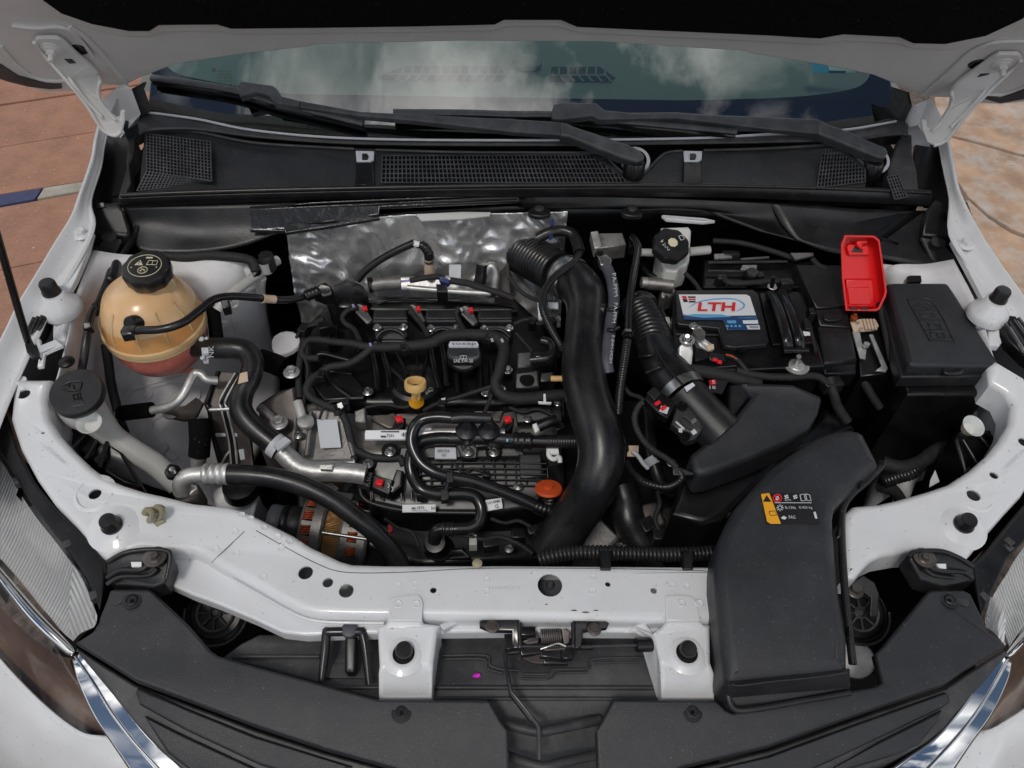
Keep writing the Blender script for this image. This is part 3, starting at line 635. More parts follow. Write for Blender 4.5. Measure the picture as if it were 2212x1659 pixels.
# ================================================================== cowl
cowl = thing('windshield_cowl', 'black plastic cowl panel with air grilles below the windshield', 'cowl panel')
zc = interp([(240, 1.0), (300, .984), (330, .972), (395, .952), (402, .948)])
patch('upper_trim', [F('300,262,993 325,243,990 425,256,987 553,281,985 765,298,983 1106,303,983 1481,299,983 1819,280,986 1938,261,989 1960,268,992'), F('300,290,985 330,280,984 425,279,982 553,296,979 765,311,977 1106,315,977 1481,311,977 1819,302,980 1930,290,983 1962,292,985')], 'plastic_dust', cowl, 5, .004)
tube('trim_bead', F('322,243,991 425,257,989 553,282,987 765,299,986 1106,303,986 1481,299,986 1659,290,987 1819,281,989 1936,262,991'), .0022, 'label_grey', cowl, 8)
pan = plate('cowl_floor', F('312,286,968 420,284,972 553,306,970 770,320,966 1000,327,966 1300,330,966 1345,368,952 1362,378,949 1380,377,949 1400,362,953 1440,330,966 1500,326,967 1650,321,968 1790,316,969 1850,330,965 1872,352,958 1870,402,944 1106,400,946 300,416,940'), .006, 'cover', cowl, .002)
tube('panel_lip', F('318,285,972 420,285,974 553,309,972 765,322,968'), .0024, 'plastic_dust', cowl, 8)
tube('panel_lip', F('812,324,968 1000,329,968 1290,331,968 1310,340,964 1330,360,956 1350,376,951 1372,381,950 1392,374,952 1420,345,962 1440,330,968 1474,326,968'), .0024, 'plastic_dust', cowl, 8)
tube('panel_lip', F('1520,325,969 1660,321,970 1800,313,971 1822,318,970 1850,340,962 1866,356,957'), .0024, 'plastic_dust', cowl, 8)
def grille(us, z0, z1, vtop, vbot, n, m, clip=None):
    """moulded lattice over a dark opening: n columns, m rows, bars raised"""
    c = []
    quad = [(us[0], vtop(us[0]), z0), (us[1], vtop(us[1]), z0), (us[3], vbot(us[3]), z1), (us[2], vbot(us[2]), z1)]
    qs = [W(p) for p in quad]
    A, B, C_, D_ = qs
    pt = lambda s, t: (A.lerp(B, s)).lerp(D_.lerp(C_, s), t)
    up = Vector((0, -.35, .94))
    vs, fs = [], []
    def bar(a, b, w):
        t = (b - a).normalized(); sd = t.cross(up).normalized() * w; s0 = len(vs)
        vs.extend([a - sd + up * .0028, a + sd + up * .0028, b + sd + up * .0028, b - sd + up * .0028, a - sd, a + sd, b + sd, b - sd])
        fs.extend([(s0, s0 + 1, s0 + 2, s0 + 3), (s0, s0 + 4, s0 + 5, s0 + 1), (s0 + 2, s0 + 6, s0 + 7, s0 + 3), (s0 + 1, s0 + 5, s0 + 6, s0 + 2), (s0, s0 + 3, s0 + 7, s0 + 4)])
    for i in range(n + 1):
        s = i / n; t0 = clip(s) if clip else 0
        if t0 < .98: bar(pt(s, t0), pt(s, 1), .0009)
    for jx in range(m + 1):
        t = jx / m
        s1 = 1
        if clip:
            while s1 > 0 and clip(s1) > t: s1 -= .01
        if s1 > .02: bar(pt(0, t), pt(s1, t), .0007)
    ol = []
    for i in range(n + 1):
        s = i / n; ol.append(pt(s, clip(s) if clip else 0) + up * .001)
    ol += [pt(1, 1) + up * .001, pt(0, 1) + up * .001]
    o = plate('grille_opening', ol, .002, 'felt', cowl, .0003, d=-up, seg=1)
    b = mk('grille_lattice', vs, fs, 'wiper', cowl, False); b['kind'] = 'stuff'
grille((318, 455, 318, 458), .974, .955, lambda u: 290 + (u - 318) * .13, lambda u: 372 + (u - 318) * .15, 19, 12)
grille((318, 455, 297, 452), .955, .940, lambda u: 372 + (u - 318) * .14, lambda u: 414 - (u - 297) * .12, 19, 6)
grille((826, 1330, 824, 1360), .964, .948, lambda u: 338 - (u - 826) * .004, lambda u: 396, 60, 6, clip=lambda s: max(0, (s - .89) / .11))
grille((1776, 1866, 1764, 1868), .966, .946, lambda u: 325, lambda u: 407 - (u - 1764) * .12, 14, 9, clip=lambda s: max(0, (s - .4) / .6 * .62))
grille((1915, 1938, 1932, 1958), .955, .935, lambda u: 383 - (u - 1915) * .2, lambda u: 432 - (u - 1932) * .2, 4, 7)
for u, sx in ((788, 1), (1497, -1)):
    plate('drain_cover', F(f'{u-20},345,966 {u+18},345,966 {u+20},398,952 {u-22},398,952'), .006, 'black', cowl, .002)
    cl = plate('retaining_clip', F(f'{u-20},325,974 {u+20},326,974 {u+19},343,969 {u+12},347,968 {u-18},347,968'), .005, 'label_grey', cowl, .0015)
    plate('clip_tongue', F(f'{u-6},331,975 {u+5},331,975 {u+8},336,974 {u+5},342,972 {u-6},342,972'), .003, 'plastic', cl, .001)
# seal rail across the bay
rail = thing('cowl_seal', 'long black rubber-edged cowl seal rail across the engine bay', 'cowl seal')
patch('rail_top', [F('262,424,938 400,418,942 700,410,944 1106,403,945 1500,402,944 1800,409,940 2010,418,935'), F('262,432,930 400,426,934 700,418,936 1106,411,937 1500,411,936 1800,420,932 2010,428,927'), F('262,440,918 400,434,922 700,426,924 1106,420,925 1500,420,924 1800,430,920 2010,440,915')], 'plastic', rail, 5, .006)
tube('rail_bead', F('262,422,942 400,416,946 700,408,948 1106,401,949 1500,400,948 1800,407,944 2010,416,939'), .004, 'rubber', rail, 8)
patch('rail_skirt', [F('1120,424,915 1300,424,915 1500,428,912 1700,440,906 1850,450,900 2000,455,895'), F('1120,438,905 1300,440,903 1400,446,900 1550,455,893 1700,480,880 1850,540,860 ')[:6], F('1120,448,895 1180,452,893 1370,452,892 1500,450,892 1560,470,884 1640,500,872')], 'black', rail, 5, .003)
patch('rail_skirt', [F('268,446,910 330,444,912 450,440,914 560,438,915 640,436,916'), F('280,490,880 330,486,884 420,500,876 500,494,880 620,480,888'), F('300,540,862 340,552,856 430,548,858 520,534,862 612,500,876')], 'plastic', rail, 5, .003)
patch('rail_skirt', [F('1660,436,906 1760,446,902 1860,452,898 1990,456,893 2030,470,885'), F('1690,486,880 1780,482,882 1880,500,872 1960,492,876 2040,500,868'), F('1720,520,868 1800,548,858 1900,560,852 2000,580,848 2060,575,850')], 'plastic', rail, 5, .003)
for u in (1165, 1366): 
    plate('fastening_ear', circ(u, 456, .897, .020, 20, .7), .008, 'plastic', rail, .003); lathe('push_pin', (u, 452, .898), [(.009, 0), (.009, .003), (.006, .005), (0, .0052)], 'plastic_dust', rail, n=18)
for s, w in (('165,445,915 190,430,920 258,440,918 268,455,912 280,500,890 268,508,888 205,500,892 160,498,893 150,480,900', 1), ('2000,452,905 2020,430,915 2050,440,912 2090,432,912 2106,470,895 2108,500,888 2090,512,885 1995,505,888', 2)):
    plate('end_cap', F(s), .03, 'plastic', rail, .006)
plate('end_clip', F('198,440,922 225,436,922 228,446,918 205,449,918'), .008, 'black', rail, .002)
plate('end_clip', F('2045,452,912 2068,448,912 2072,464,906 2050,466,906'), .008, 'black', rail, .002)
for s, c in (('232,508,884 268,505,884 248,548,862 232,578,852 190,578,852 187,572,853 205,540,866', (236, 511)), ('1990,512,882 2030,520,880 2085,575,852 2083,583,851 2040,584,851 2012,555,862', (2026, 524))):
    plate('drain_flap', F(s), .005, 'plastic_dust', rail, .002); lathe('push_pin', (*c, .886), [(.013, 0), (.012, .003), (.007, .005), (0, .0052)], 'plastic_dust', rail, n=20)
# ================================================================== wipers
GN = Vector((0, -math.sin(WS), math.cos(WS)))
def G(s, off): return [onglass(u, v, off) for u, v, _ in F(s, 0)]
def wiper(label, adapter, arm_, head, blade, pivot):
    w = thing('wiper', label, 'wiper', 'windshield wipers')
    plate('adapter', G(adapter, .040), .016, 'wiper', w, .003, d=-GN)
    plate('arm', G(arm_, .036), .012, 'wiper', w, .0035, d=-GN)
    plate('arm_head', G(head, .040), .02, 'wiper', w, .005, d=-GN)
    tube('blade_spine', G(blade, .022), .0075, 'wiper', w, 8, flat=.7)
    tube('blade_rubber', [p - GN * .010 + Vector((0, -.005, 0)) for p in G(blade, .022)], .005, 'black', w, 6)
    lathe('pivot', onglass(*pivot, .02), [(.019, -.04), (.019, -.006), (.015, 0), (0, 0)], 'black', w, n=20)
    lathe('pivot_gap', onglass(*pivot, -.012), [(.026, 0), (.026, .003), (.020, .004)], 'label_grey', w, GN, 24)
wiper('long black wiper whose pivot sits beside the cowl notch', '510,188 520,174 553,179 590,184 600,193 608,207 645,216 645,231 592,223 580,206 553,199 518,208', '640,215 778,240 903,246 1106,256 1213,262 1216,292 1106,285 903,262 778,251 640,231',
      '1211,261 1225,264 1236,270 1356,310 1381,322 1393,335 1391,345 1376,350 1341,340 1231,297 1211,292', '328,168 430,182 515,197 600,222 700,245 785,266', (1372, 348))
wiper('black wiper whose pivot sits at the cowl end beside the small grille', '1192,240 1196,225 1213,221 1288,222 1306,237 1360,242 1360,257 1293,258 1280,250 1211,258 1193,255', '1355,242 1461,241 1543,247 1659,251 1772,257 1772,289 1659,279 1543,265 1461,255 1355,257',
      '1769,257 1779,260 1786,265 1834,282 1884,305 1914,317 1920,327 1914,340 1899,341 1784,295 1769,288', '850,243 1000,244 1106,247 1200,248 1330,260 1480,274 1590,284', (1890, 348))
# raised lips pressed into the tie bar
tube('pressed_lip', F('500,1250,792 560,1284,792 640,1328,790 690,1342,788 760,1345,788 830,1346,788'), .002, 'white', body, 8)
# ================================================================== headlights
def headlight(label, hous, refl, refl2, lens, strip, low, m1, m2, tabs, glassg):
    h = thing('headlight', label, 'headlight', 'headlights')
    plate('housing_rim', F(hous, interp([(820, .85), (950, .82), (1100, .79), (1300, .775)])), .05, 'black', h, .004)
    patch('reflector', [F(r) for r in refl], m1, h, 5)
    patch('reflector_end', [F(r) for r in refl2], m2, h, 4)
    patch('inner_bowl', [F(r) for r in low], 'lens_reflection', h, 5)  # brown colour stands in for the ground's reflection
    patch('lens_cover', [F(r) for r in glassg], 'lens', h, 6)
    tube('lens_edge', F(strip), [.004, .007, .008, .008, .007, .004][:len(F(strip))], 'chrome', h, 10, flat=.7)
    for u, v, z in F(tabs): blk('clip_tab', u, v, z, .010, .012, .012, 30, 'plastic_dust', h, .002)
    return h
headlight('headlight with ribbed silver reflector beside the coolant tank side fender',
  '10,830 4,867 18,907 38,970 75,1042 125,1102 175,1152 225,1209 228,1244 215,1320 185,1246 150,1192 112,1147 62,1080 22,1014 0,980 -30,900 -20,830',
  ['-30,975,770 5,1000,772 40,1060,768 80,1120,762 120,1170,758 160,1225,755 190,1275,752 205,1330,750', '-60,1040,735 -20,1080,735 20,1130,730 60,1180,726 100,1235,722 140,1290,720 165,1330,722 185,1355,728', '-90,1110,700 -50,1150,700 -10,1195,700 40,1250,698 80,1300,696 110,1335,698 135,1365,700 158,1385,708'],
  ['158,1220,756 178,1250,754 195,1290,752 210,1330,752', '150,1300,730 168,1310,733 190,1330,740 208,1345,746', '150,1370,716 162,1375,720 180,1365,728 203,1355,742'], None,
  '-40,1190,705 20,1265,700 70,1325,697 115,1370,696 150,1402,700 160,1412,705',
  ['-60,1235,675 0,1310,672 60,1370,670 110,1405,672 150,1425,684', '-60,1290,640 0,1365,640 70,1440,642 130,1480,645 175,1490,655', '-60,1340,632 0,1425,630 60,1490,632 130,1550,635 238,1592,645'],
  'reflector', 'reflector2', '36,1036,800 145,1172,785 201,1284,778',
  ['-30,965,790 10,1000,785 60,1075,778 110,1140,772 165,1215,765 200,1285,760 208,1350,755', '-80,1080,740 -30,1130,738 20,1190,734 70,1250,730 120,1310,726 150,1350,724 170,1385,722', '-90,1200,695 -30,1260,692 30,1320,690 80,1370,690 120,1405,692 150,1435,694 165,1450,696', '-80,1330,650 0,1418,652 60,1485,657 120,1540,660 180,1580,664 220,1592,667 245,1596,668'])
headlight('headlight with ribbed silver reflector beside the air duct side fender',
  '2230,1075 2212,1090 2180,1128 2130,1190 2100,1215 2105,1260 2120,1330 2135,1300 2152,1262 2175,1210 2212,1170 2280,1090',
  ['2260,1110,772 2225,1165,768 2195,1205,765 2175,1240,760 2155,1270,756 2140,1300,754 2130,1340,752', '2300,1160,735 2262,1205,732 2235,1240,730 2212,1275,728 2190,1310,727 2175,1335,728 2165,1360,730', '2330,1230,700 2290,1270,700 2255,1300,700 2230,1330,700 2210,1355,702 2195,1375,705 2180,1398,710'],
  ['2140,1290,756 2135,1310,755 2128,1335,752 2130,1355,750', '2168,1300,746 2160,1320,745 2150,1345,743 2146,1365,740', '2172,1340,738 2172,1360,736 2170,1378,730 2172,1395,725'], None,
  '2300,1270,705 2250,1325,700 2220,1360,698 2195,1390,698 2180,1408,702 2174,1416,706',
  ['2320,1290,675 2265,1350,674 2225,1385,674 2192,1415,676 2172,1440,684', '2340,1380,640 2270,1435,642 2215,1480,644 2165,1520,648 2125,1550,656', '2350,1450,632 2270,1510,633 2212,1550,635 2150,1585,640 2085,1600,650'],
  'reflector2', 'reflector', '2182,1168,790 2180,1180,785 2128,1286,778',
  ['2270,1110,785 2230,1160,778 2195,1205,772 2165,1255,765 2145,1290,760 2135,1330,757 2132,1355,755', '2320,1200,740 2275,1245,736 2235,1290,732 2205,1325,728 2185,1355,726 2172,1375,724 2166,1390,724', '2330,1300,695 2280,1350,692 2240,1385,691 2210,1415,692 2190,1435,694 2178,1450,695 2172,1460,696', '2310,1430,650 2250,1500,654 2200,1540,657 2160,1565,660 2130,1580,662 2110,1588,664 2097,1590,665'])
# ================================================================== grille shell, chrome wings and top covers
grl = thing('front_grille', 'black front grille shell below the radiator covers', 'grille')
zg = interp([(1390, .755), (1450, .745), (1560, .722), (1660, .705), (1760, .68)])
plate('grille_upper_lip', F('163,1396 225,1436 292,1478 400,1518 553,1576 700,1624 860,1668 1106,1700 1380,1690 1480,1664 1659,1620 1850,1552 2044,1485 2092,1452 2172,1400 2176,1415 2120,1480 2070,1535 2040,1572 2005,1600 1930,1640 1800,1690 1100,1780 420,1690 390,1659 340,1615 290,1560 235,1490 170,1412', zg), .05, 'plastic_dust', grl, .004)
plate('grille_slat', F('292,1494 297,1482 400,1528 553,1590 760,1655 700,1690 560,1650 400,1575 300,1520', lambda u, v: zg(u, v) + .006), .012, 'cover', grl, .004)
plate('grille_slat', F('310,1545 400,1588 560,1662 600,1700 420,1670 360,1625', lambda u, v: zg(u, v) + .004), .012, 'cover', grl, .004)
plate('grille_slat', F('2042,1494 2052,1500 2054,1515 2040,1525 1930,1578 1800,1640 1700,1685 1560,1690 1480,1676 1659,1632 1850,1562', lambda u, v: zg(u, v) + .006), .012, 'cover', grl, .004)
plate('grille_slat', F('2036,1532 2025,1560 1985,1610 1940,1628 1850,1655 1780,1670 1900,1600', lambda u, v: zg(u, v) + .004), .012, 'cover', grl, .004)
def wing_trim(label, outer, mid, inner):
    c = thing('chrome_trim', label, 'chrome trim', 'chrome grille wings')
    patch('bright_face', [F(outer), F(mid)], 'chrome', c, 8, .004)
    patch('bright_face', [F(mid), F(inner)], 'chrome', c, 8, .004)
    tube('trim_ridge', F(mid), .002, 'chrome', c, 8)
wing_trim('chrome grille wing running down from the coolant tank side headlight', '156,1425,702 168,1475,700 200,1545,693 240,1605,684 280,1665,675 315,1725,666', '163,1418,706 205,1480,706 242,1540,700 287,1600,692 337,1655,684 382,1710,676', '166,1402,711 240,1488,711 275,1535,706 320,1590,699 375,1640,691 440,1690,682')
wing_trim('chrome grille wing running down from the air duct side headlight', '2186,1430,702 2178,1470,700 2146,1540,693 2100,1605,684 2060,1665,675 2015,1730,666', '2176,1424,706 2152,1470,706 2108,1540,700 2060,1600,692 2010,1655,684 1960,1710,676', '2174,1408,711 2118,1475,711 2070,1540,706 2020,1596,699 1960,1638,691 1900,1680,682')
zcv = interp([(1265, .795), (1330, .790), (1400, .782), (1510, .776), (1570, .768), (1660, .752), (1760, .735)])
def cover(label, pts, pin, dot, pin2):
    c = thing('radiator_cover', label, 'cover', 'radiator covers')
    plate('cover_sheet', F(pts, zcv), .012, 'cover', c, .004, seg=3)
    for (u, v) in (pin, pin2):
        z = zcv(u, v)
        pn = lathe('push_pin', (u, v, z), [(.0118, 0), (.0118, .0012), (.0075, .0016), (.0075, .003), (.006, .0042), (.0055, .003), (0, .003)], 'plastic', c, n=24)
        lathe('star_socket', (u, v, z + .0034), [(.0022, 0), (.0022, .0008), (0, .0008)], 'felt', c, n=12, lobes=(6, .25))
    if dot:
        u, v = dot; lathe('blind_hole', (u, v, zcv(u, v)), [(.0072, 0), (.0072, .0006), (.006, .0007), (0, .0007)], 'plastic_dust', c, n=20)
    return c
cover('grey-black radiator cover sheet on the coolant tank side', '232,1290 236,1276 246,1271 318,1271 328,1275 410,1352 455,1404 470,1415 553,1439 818,1510 1053,1510 1060,1516 1085,1560 1098,1577 1100,1640 1100,1700 1010,1695 853,1659 700,1616 553,1567 400,1509 292,1469 225,1427 162,1388 200,1364 212,1345 215,1332', (285, 1298), (254, 1296), (867, 1540))
cover('grey-black radiator cover sheet under the air duct mouth', '1323,1510 1546,1511 1568,1531 1581,1538 1659,1522 1890,1482 1904,1474 1900,1450 1890,1412 1909,1394 2004,1278 2014,1273 2081,1273 2098,1282 2124,1336 2134,1364 2175,1394 2089,1444 2044,1476 1850,1543 1659,1611 1476,1655 1380,1690 1290,1700 1291,1659 1287,1579 1298,1561', (2051, 1297), (2081, 1299), (1496, 1539))
# ================================================================== radiator air guide between bar and covers
ag = thing('air_guide', 'black dusty plastic air guide behind the hood latch', 'air guide')
plate('guide_panel', F('480,1420,730 520,1390,735 560,1370,735 1545,1362,735 1545,1520,735 1560,1700,660 1040,1720,660 1040,1520,735 820,1510,735 553,1436,735'), .01, 'plastic_dust', ag, .003)
for s, r in (('500,1418,737 690,1418,737', .0022), ('700,1484,737 820,1485,737', .0022), ('933,1485,737 1425,1486,737', .003), ('940,1509,737 1430,1510,737', .0025), ('955,1416,737 1050,1416,737 1058,1436,737 1085,1446,737 1120,1448,737', .0018), ('1130,1456,737 1180,1456,737 1195,1446,737 1270,1444,737 1280,1424,737 1395,1420,737', .0018), ('960,1424,737 1045,1424,737 1052,1444,737 1085,1454,737', .0015), ('1286,1432,737 1380,1430,737', .0015), ('1125,1466,737 1185,1466,737 1205,1454,737 1270,1452,737', .0015)):
    tube('moulded_bead', F(s), r, 'plastic_dust', ag, 8)
for s in ('1072,1560,735 1106,1568,742 1160,1580,746 1200,1575,746 1296,1555,735', '1095,1632,712 1130,1645,722 1175,1656,724 1220,1645,722 1292,1630,712'):
    tube('cross_rib', F(s), .006, 'plastic_dust', ag, 10)
pet = plate('flower_petal', F('1020,1461,742 1024,1457,744 1029,1453,743 1037,1455,743 1038,1460,742 1032,1464,741'), .0015, 'pink', None, .0005, seg=1)
tag(pet, 'tiny bright magenta petal lying on the black air guide', 'petal')
mb = thing('radiator_mount', 'black arched radiator mount bracket hooked under the white bar', 'bracket')
tube('hoop', F('694,1474,748 703,1400,765 705,1368,774 712,1365,776 775,1365,776 783,1368,774 790,1400,766 798,1478,748'), [.005, .006, .006, .006, .006, .006, .006, .005], 'gloss_black', mb, 8)
plate('rubber_tongue', F('745,1374,770 772,1374,770 769,1445,758 762,1454,756 750,1454,756 744,1446,758'), .012, 'black', mb, .004)
plate('base_web', F('704,1434,740 788,1434,740 790,1464,740 700,1464,740'), .004, 'plastic_dust', mb, .001)
lathe('mount_stud', (756, 1363, .775), [(.010, 0), (.010, .006), (.006, .008), (0, .008)], 'rubber_grey', mb, n=16)
# ================================================================== hood latch
lt = thing('hood_latch', 'black hood latch with coil spring and long release lever', 'latch')
for s in ('1036,1340,795 1042,1338,796 1122,1338,796 1124,1400,785 1124,1400,785 1106,1400,785 1106,1362,790 1060,1362,790 1036,1352,792', '1238,1340,795 1310,1341,796 1316,1346,795 1310,1356,792 1260,1362,790 1256,1400,785 1240,1400,785 1237,1350,792'):
    plate('latch_plate', F(s), .008, 'gloss_black', lt, .002)
tube('frame_bar', F('1122,1345,794 1124,1394,786 1130,1396,785 1230,1396,785 1238,1394,786 1238,1345,794'), .003, 'gloss_black', lt, 8)
for u, v in ((1063, 1354), (1284, 1360)):
    bolt((u, v, .797), .0085, 'dark_steel', lt)
# coil spring
A, B = P(1168, 1375, .79), P(1212, 1374, .79); sp = []
for i in range(8 * 10 + 1):
    t = i / 80; an = t * 2 * math.pi * 10; sp.append(A.lerp(B, t) + Vector((0, math.cos(an) * .009, math.sin(an) * .009)))
tube('spring', sp, .0010, 'dark_steel', lt, 6, sub=1)
for s, mm in (('1128,1384,790 1150,1376,794 1164,1378,794 1162,1388,790 1140,1392,788', 'dark_steel'), ('1130,1398,786 1220,1392,788 1222,1402,786 1150,1408,782', 'dark_steel'), ('1118,1416,776 1190,1408,780 1212,1418,776 1205,1436,768 1150,1432,768', 'dark_steel'), ('1212,1358,796 1224,1356,796 1232,1366,794 1230,1388,788 1218,1392,788', 'dark_steel')):
    plate('latch_pawl', F(s), .006, mm, lt, .002)
for u, v, z, w, d_, a in ((1140, 1362, .792, .02, .012, 0), (1150, 1402, .784, .03, .012, 8), (1190, 1408, .782, .026, .014, -6), (1225, 1405, .784, .014, .02, 0), (1100, 1385, .786, .012, .02, 0), (1200, 1425, .772, .03, .010, 0)): blk('latch_block', u, v, z, w, d_, .008, a, 'gloss_black', lt, .002)
tube('latch_wire', F('1168,1402,790 1185,1396,792 1205,1390,792 1222,1396,790'), .0016, 'steel', lt, 6)
plate('release_lever', F('1086,1406,786 1092,1402,788 1122,1402,788 1122,1410,786 1098,1412,784 1096,1430,782 1108,1490,776 1154,1550,770 1152,1562,768 1144,1556,768 1100,1500,774 1090,1440,782'), .006, 'gloss_black', lt, .002)
tube('lever_rod', F('1150,1552,772 1161,1566,770 1164,1580,768 1165,1639,752'), .0028, 'plastic_dust', lt, 8)
tube('cable_sleeve', F('1255,1397,784 1280,1396,784'), .0045, 'black', lt, 8)
tube('release_cable', F('1275,1396,784 1330,1395,783 1378,1394,782'), .002, 'plastic_dust', lt, 8)
tube('cable_end', F('1374,1393,782 1412,1392,780'), .009, 'black', lt, 10)
# ================================================================== horns
def horn(label, c, brk, arc):
    h = thing('car_horn', label, 'horn', 'horns'); C0 = P(*c); ax = Vector((0, -.35, .94))
    lathe('horn_body', C0, [(.040, -.03), (.042, -.01), (.040, 0), (.036, .003), (.034, 0), (0, 0)], 'black', h, ax, 32)
    lathe('hub', C0, [(.009, 0), (.009, .006), (.006, .008), (.004, .004), (0, .004)], 'plastic_dust', h, ax, 20)
    lathe('grille_ring', C0, [(.023, 0), (.023, .005), (.026, .006), (.027, 0)], 'plastic_dust', h, ax, 32)
    R = ax.to_track_quat('Z', 'Y').to_matrix()
    for a in range(8):
        an = a * math.pi / 4; dd = R @ Vector((math.cos(an), math.sin(an), 0))
        tube('grille_spoke', [C0 + dd * .008 + ax * .003, C0 + dd * .024 + ax * .003], .0018, 'plastic_dust', h, 6)
    plate('horn_bracket', F(brk), .006, 'plastic', h, .002)
    bolt(W(arc), .012, 'dark_steel', h)
    tube('spiral_rim', [C0 + R @ Vector((math.cos(t) * .043, math.sin(t) * .043, .0)) for t in [3.0 + i * .3 for i in range(12)]], .002, 'plastic_dust', h, 6)
    return h
horn('round black horn with spoked grille under the coolant tank side of the bar', (467, 1324, .70), '430,1262,750 452,1248,755 530,1262,752 538,1285,745 515,1318,735 490,1320,732 500,1290,745 470,1270,748', (478, 1280, .742))
horn('round black horn with spoked grille half hidden beside the air duct mouth', (1856, 1324, .70), '1836,1262,750 1865,1242,755 1890,1258,752 1900,1282,745 1898,1330,730 1880,1330,730 1882,1290,742 1860,1275,745', (1846, 1276, .742))
hd = lathe('hose_clamp_drum', (1848, 1425, .66), [(.026, -.02), (.026, 0), (.024, .003), (.02, .001), (.0, .001)], 'alu', None, (-.2, -.4, .9), 28); tag(hd, 'round silver cap beside the air duct mouth above the horn', 'cap')
# headlight brackets
def hbr(label, s1, rib, bl, pad, name):
    b = thing('headlight_bracket', label, 'bracket', 'headlight brackets')
    plate('bracket_body', F(s1), .03, 'plastic', b, .005)
    for r in rib: tube('bracket_rib', F(r), .0032, 'plastic', b, 8)
    lathe('washer', bl, [(.0145, 0), (.0145, .002), (.0075, .003), (0, .003)], 'dark_steel', b, n=24); bolt((bl[0], bl[1], bl[2] + .002), .0085, 'dark_steel', b)
    plate('white_pad', F(pad), .004, 'label_white', b, .001)
hbr('black ribbed headlight bracket on the coolant tank side', '228,1212,808 262,1192,814 300,1184,816 355,1186,816 368,1196,814 370,1212,812 355,1258,800 330,1268,795 250,1262,790 230,1250,790', ('232,1214,812 270,1194,820 320,1187,820 360,1190,820 368,1205,817 360,1250,806', '232,1248,796 260,1232,806 300,1232,812 318,1222,815 330,1206,820', '232,1262,794 262,1246,800 320,1243,806 340,1228,812'), (335, 1204, .818), '282,1213,816 306,1213,816 305,1224,814 284,1224,814', 'l')
hbr('black ribbed headlight bracket on the air duct side', '1960,1200,814 1972,1190,816 2020,1188,816 2060,1196,814 2104,1222,806 2108,1250,795 2040,1266,790 1990,1250,800', ('1962,1204,818 1976,1192,820 2030,1190,820 2070,1204,816 2102,1224,810', '1994,1206,820 2010,1226,815 2040,1234,810 2080,1236,804 2100,1248,798', '1996,1228,814 2016,1242,806 2060,1248,798'), (1997, 1206, .818), '2023,1217,814 2044,1217,814 2045,1228,812 2030,1228,812', 'r')
# yellowish clip lying on the wing
cl = thing('wire_clip', 'yellowish plastic wire clip lying on the white wing panel', 'clip')
plate('clip_foot', F('330,1128,809 350,1117,812 356,1126,810 337,1136,808'), .003, 'khaki', cl, .001)
for a, b in ((320, 1104), (341, 1098)):
    tube('clip_loop', F(f'{a-4},{b+6},820 {a},{b-2},828 {a+8},{b},830 {a+9},{b+12},820 {a+3},{b+18},812'), .004, 'khaki', cl, 8, flat=1.6)
# white headlight adjuster cups
for lab, u, v in (('white translucent cup beneath the washer filler cap', 195, 916), ('white translucent cup behind the fuse box corner', 2098, 923)):
    t = lathe('adjuster_cup', (u, v, .825 if u < 1000 else .80), [(.009, -.012), (.0165, .004), (.0175, .006), (.0155, .005), (.0095, -.006), (0, -.007)], 'milky_white', None, (.1, -.25, .95), 28); tag(t, lab, 'plastic cup', 'adjuster cups')
for lab, s, ribs in (('black ribbed headlight back cover beneath the washer cap', '110,895,750 135,920,770 215,925,775 245,950,770 250,965,765 265,975,760 280,1000,750 300,1035,740 305,1050,735 268,1045,745 225,1022,755 170,975,765 130,937,765', ('160,965,772 200,920,778', '215,1010,764 235,945,774', '185,992,768 222,930,778')),
                     ('black ribbed headlight back cover behind the fuse box', '2063,950,770 2070,925,775 2130,930,775 2185,900,770 2180,925,768 2150,965,765 2100,1015,755 2085,1020,750', ('2080,950,778 2110,1000,765', '2110,935,778 2140,970,768', '2125,932,778 2160,960,768'))):
    c = thing('headlight_back_cover', lab, 'cover', 'headlight back covers'); plate('shell', F(s), .12, 'black', c, .006)
    for r in ribs: tube('rib', F(r), .0035, 'black', c, 8)
# ================================================================== air intake duct (snorkel)
duct = thing('air_intake_duct', 'large curved black air intake duct with warning sticker', 'air duct')
zd = interp([(920, .868), (1000, .865), (1100, .86), (1250, .852), (1400, .838), (1480, .828), (1540, .80)])
dp = F('1659,1010 1626,1049 1588,1092 1568,1129 1553,1167 1547,1204 1546,1244 1553,1319 1563,1419 1567,1455 1576,1474 1590,1477 1659,1469 1760,1459 1825,1450 1836,1437 1835,1374 1829,1344 1819,1281 1810,1210 1807,1160 1804,1117 1808,1092 1819,1074 1849,1044 1871,1024 1899,1003 1903,998 1897,985 1871,934 1858,925 1834,921 1796,927 1759,942 1709,974', zd)
plate('duct_shell', dp, .062, 'cover', duct, .016, seg=5, sharp=80)
plate('duct_mouth', F('1570,1470,826 1836,1440,828 1840,1480,795 1836,1492,785 1700,1515,785 1592,1528,782 1578,1516,786'), .03, 'cover', duct, .006)
tube('mouth_crease', F('1581,1479,834 1600,1481,835 1659,1473,837 1760,1463,838 1828,1453,839'), .0016, 'plastic', duct, 6)
tube('mouth_seal', F('1566,1440,800 1572,1500,792 1588,1532,785 1640,1530,785 1740,1512,785 1836,1496,786'), .004, 'plastic', duct, 8)
tube('side_flange', F('1903,1000,830 1905,1006,826 1870,1042,822 1842,1066,818 1824,1090,815 1818,1120,812 1820,1200,808 1826,1290,802 1836,1380,795 1842,1435,790'), .005, 'plastic', duct, 8)
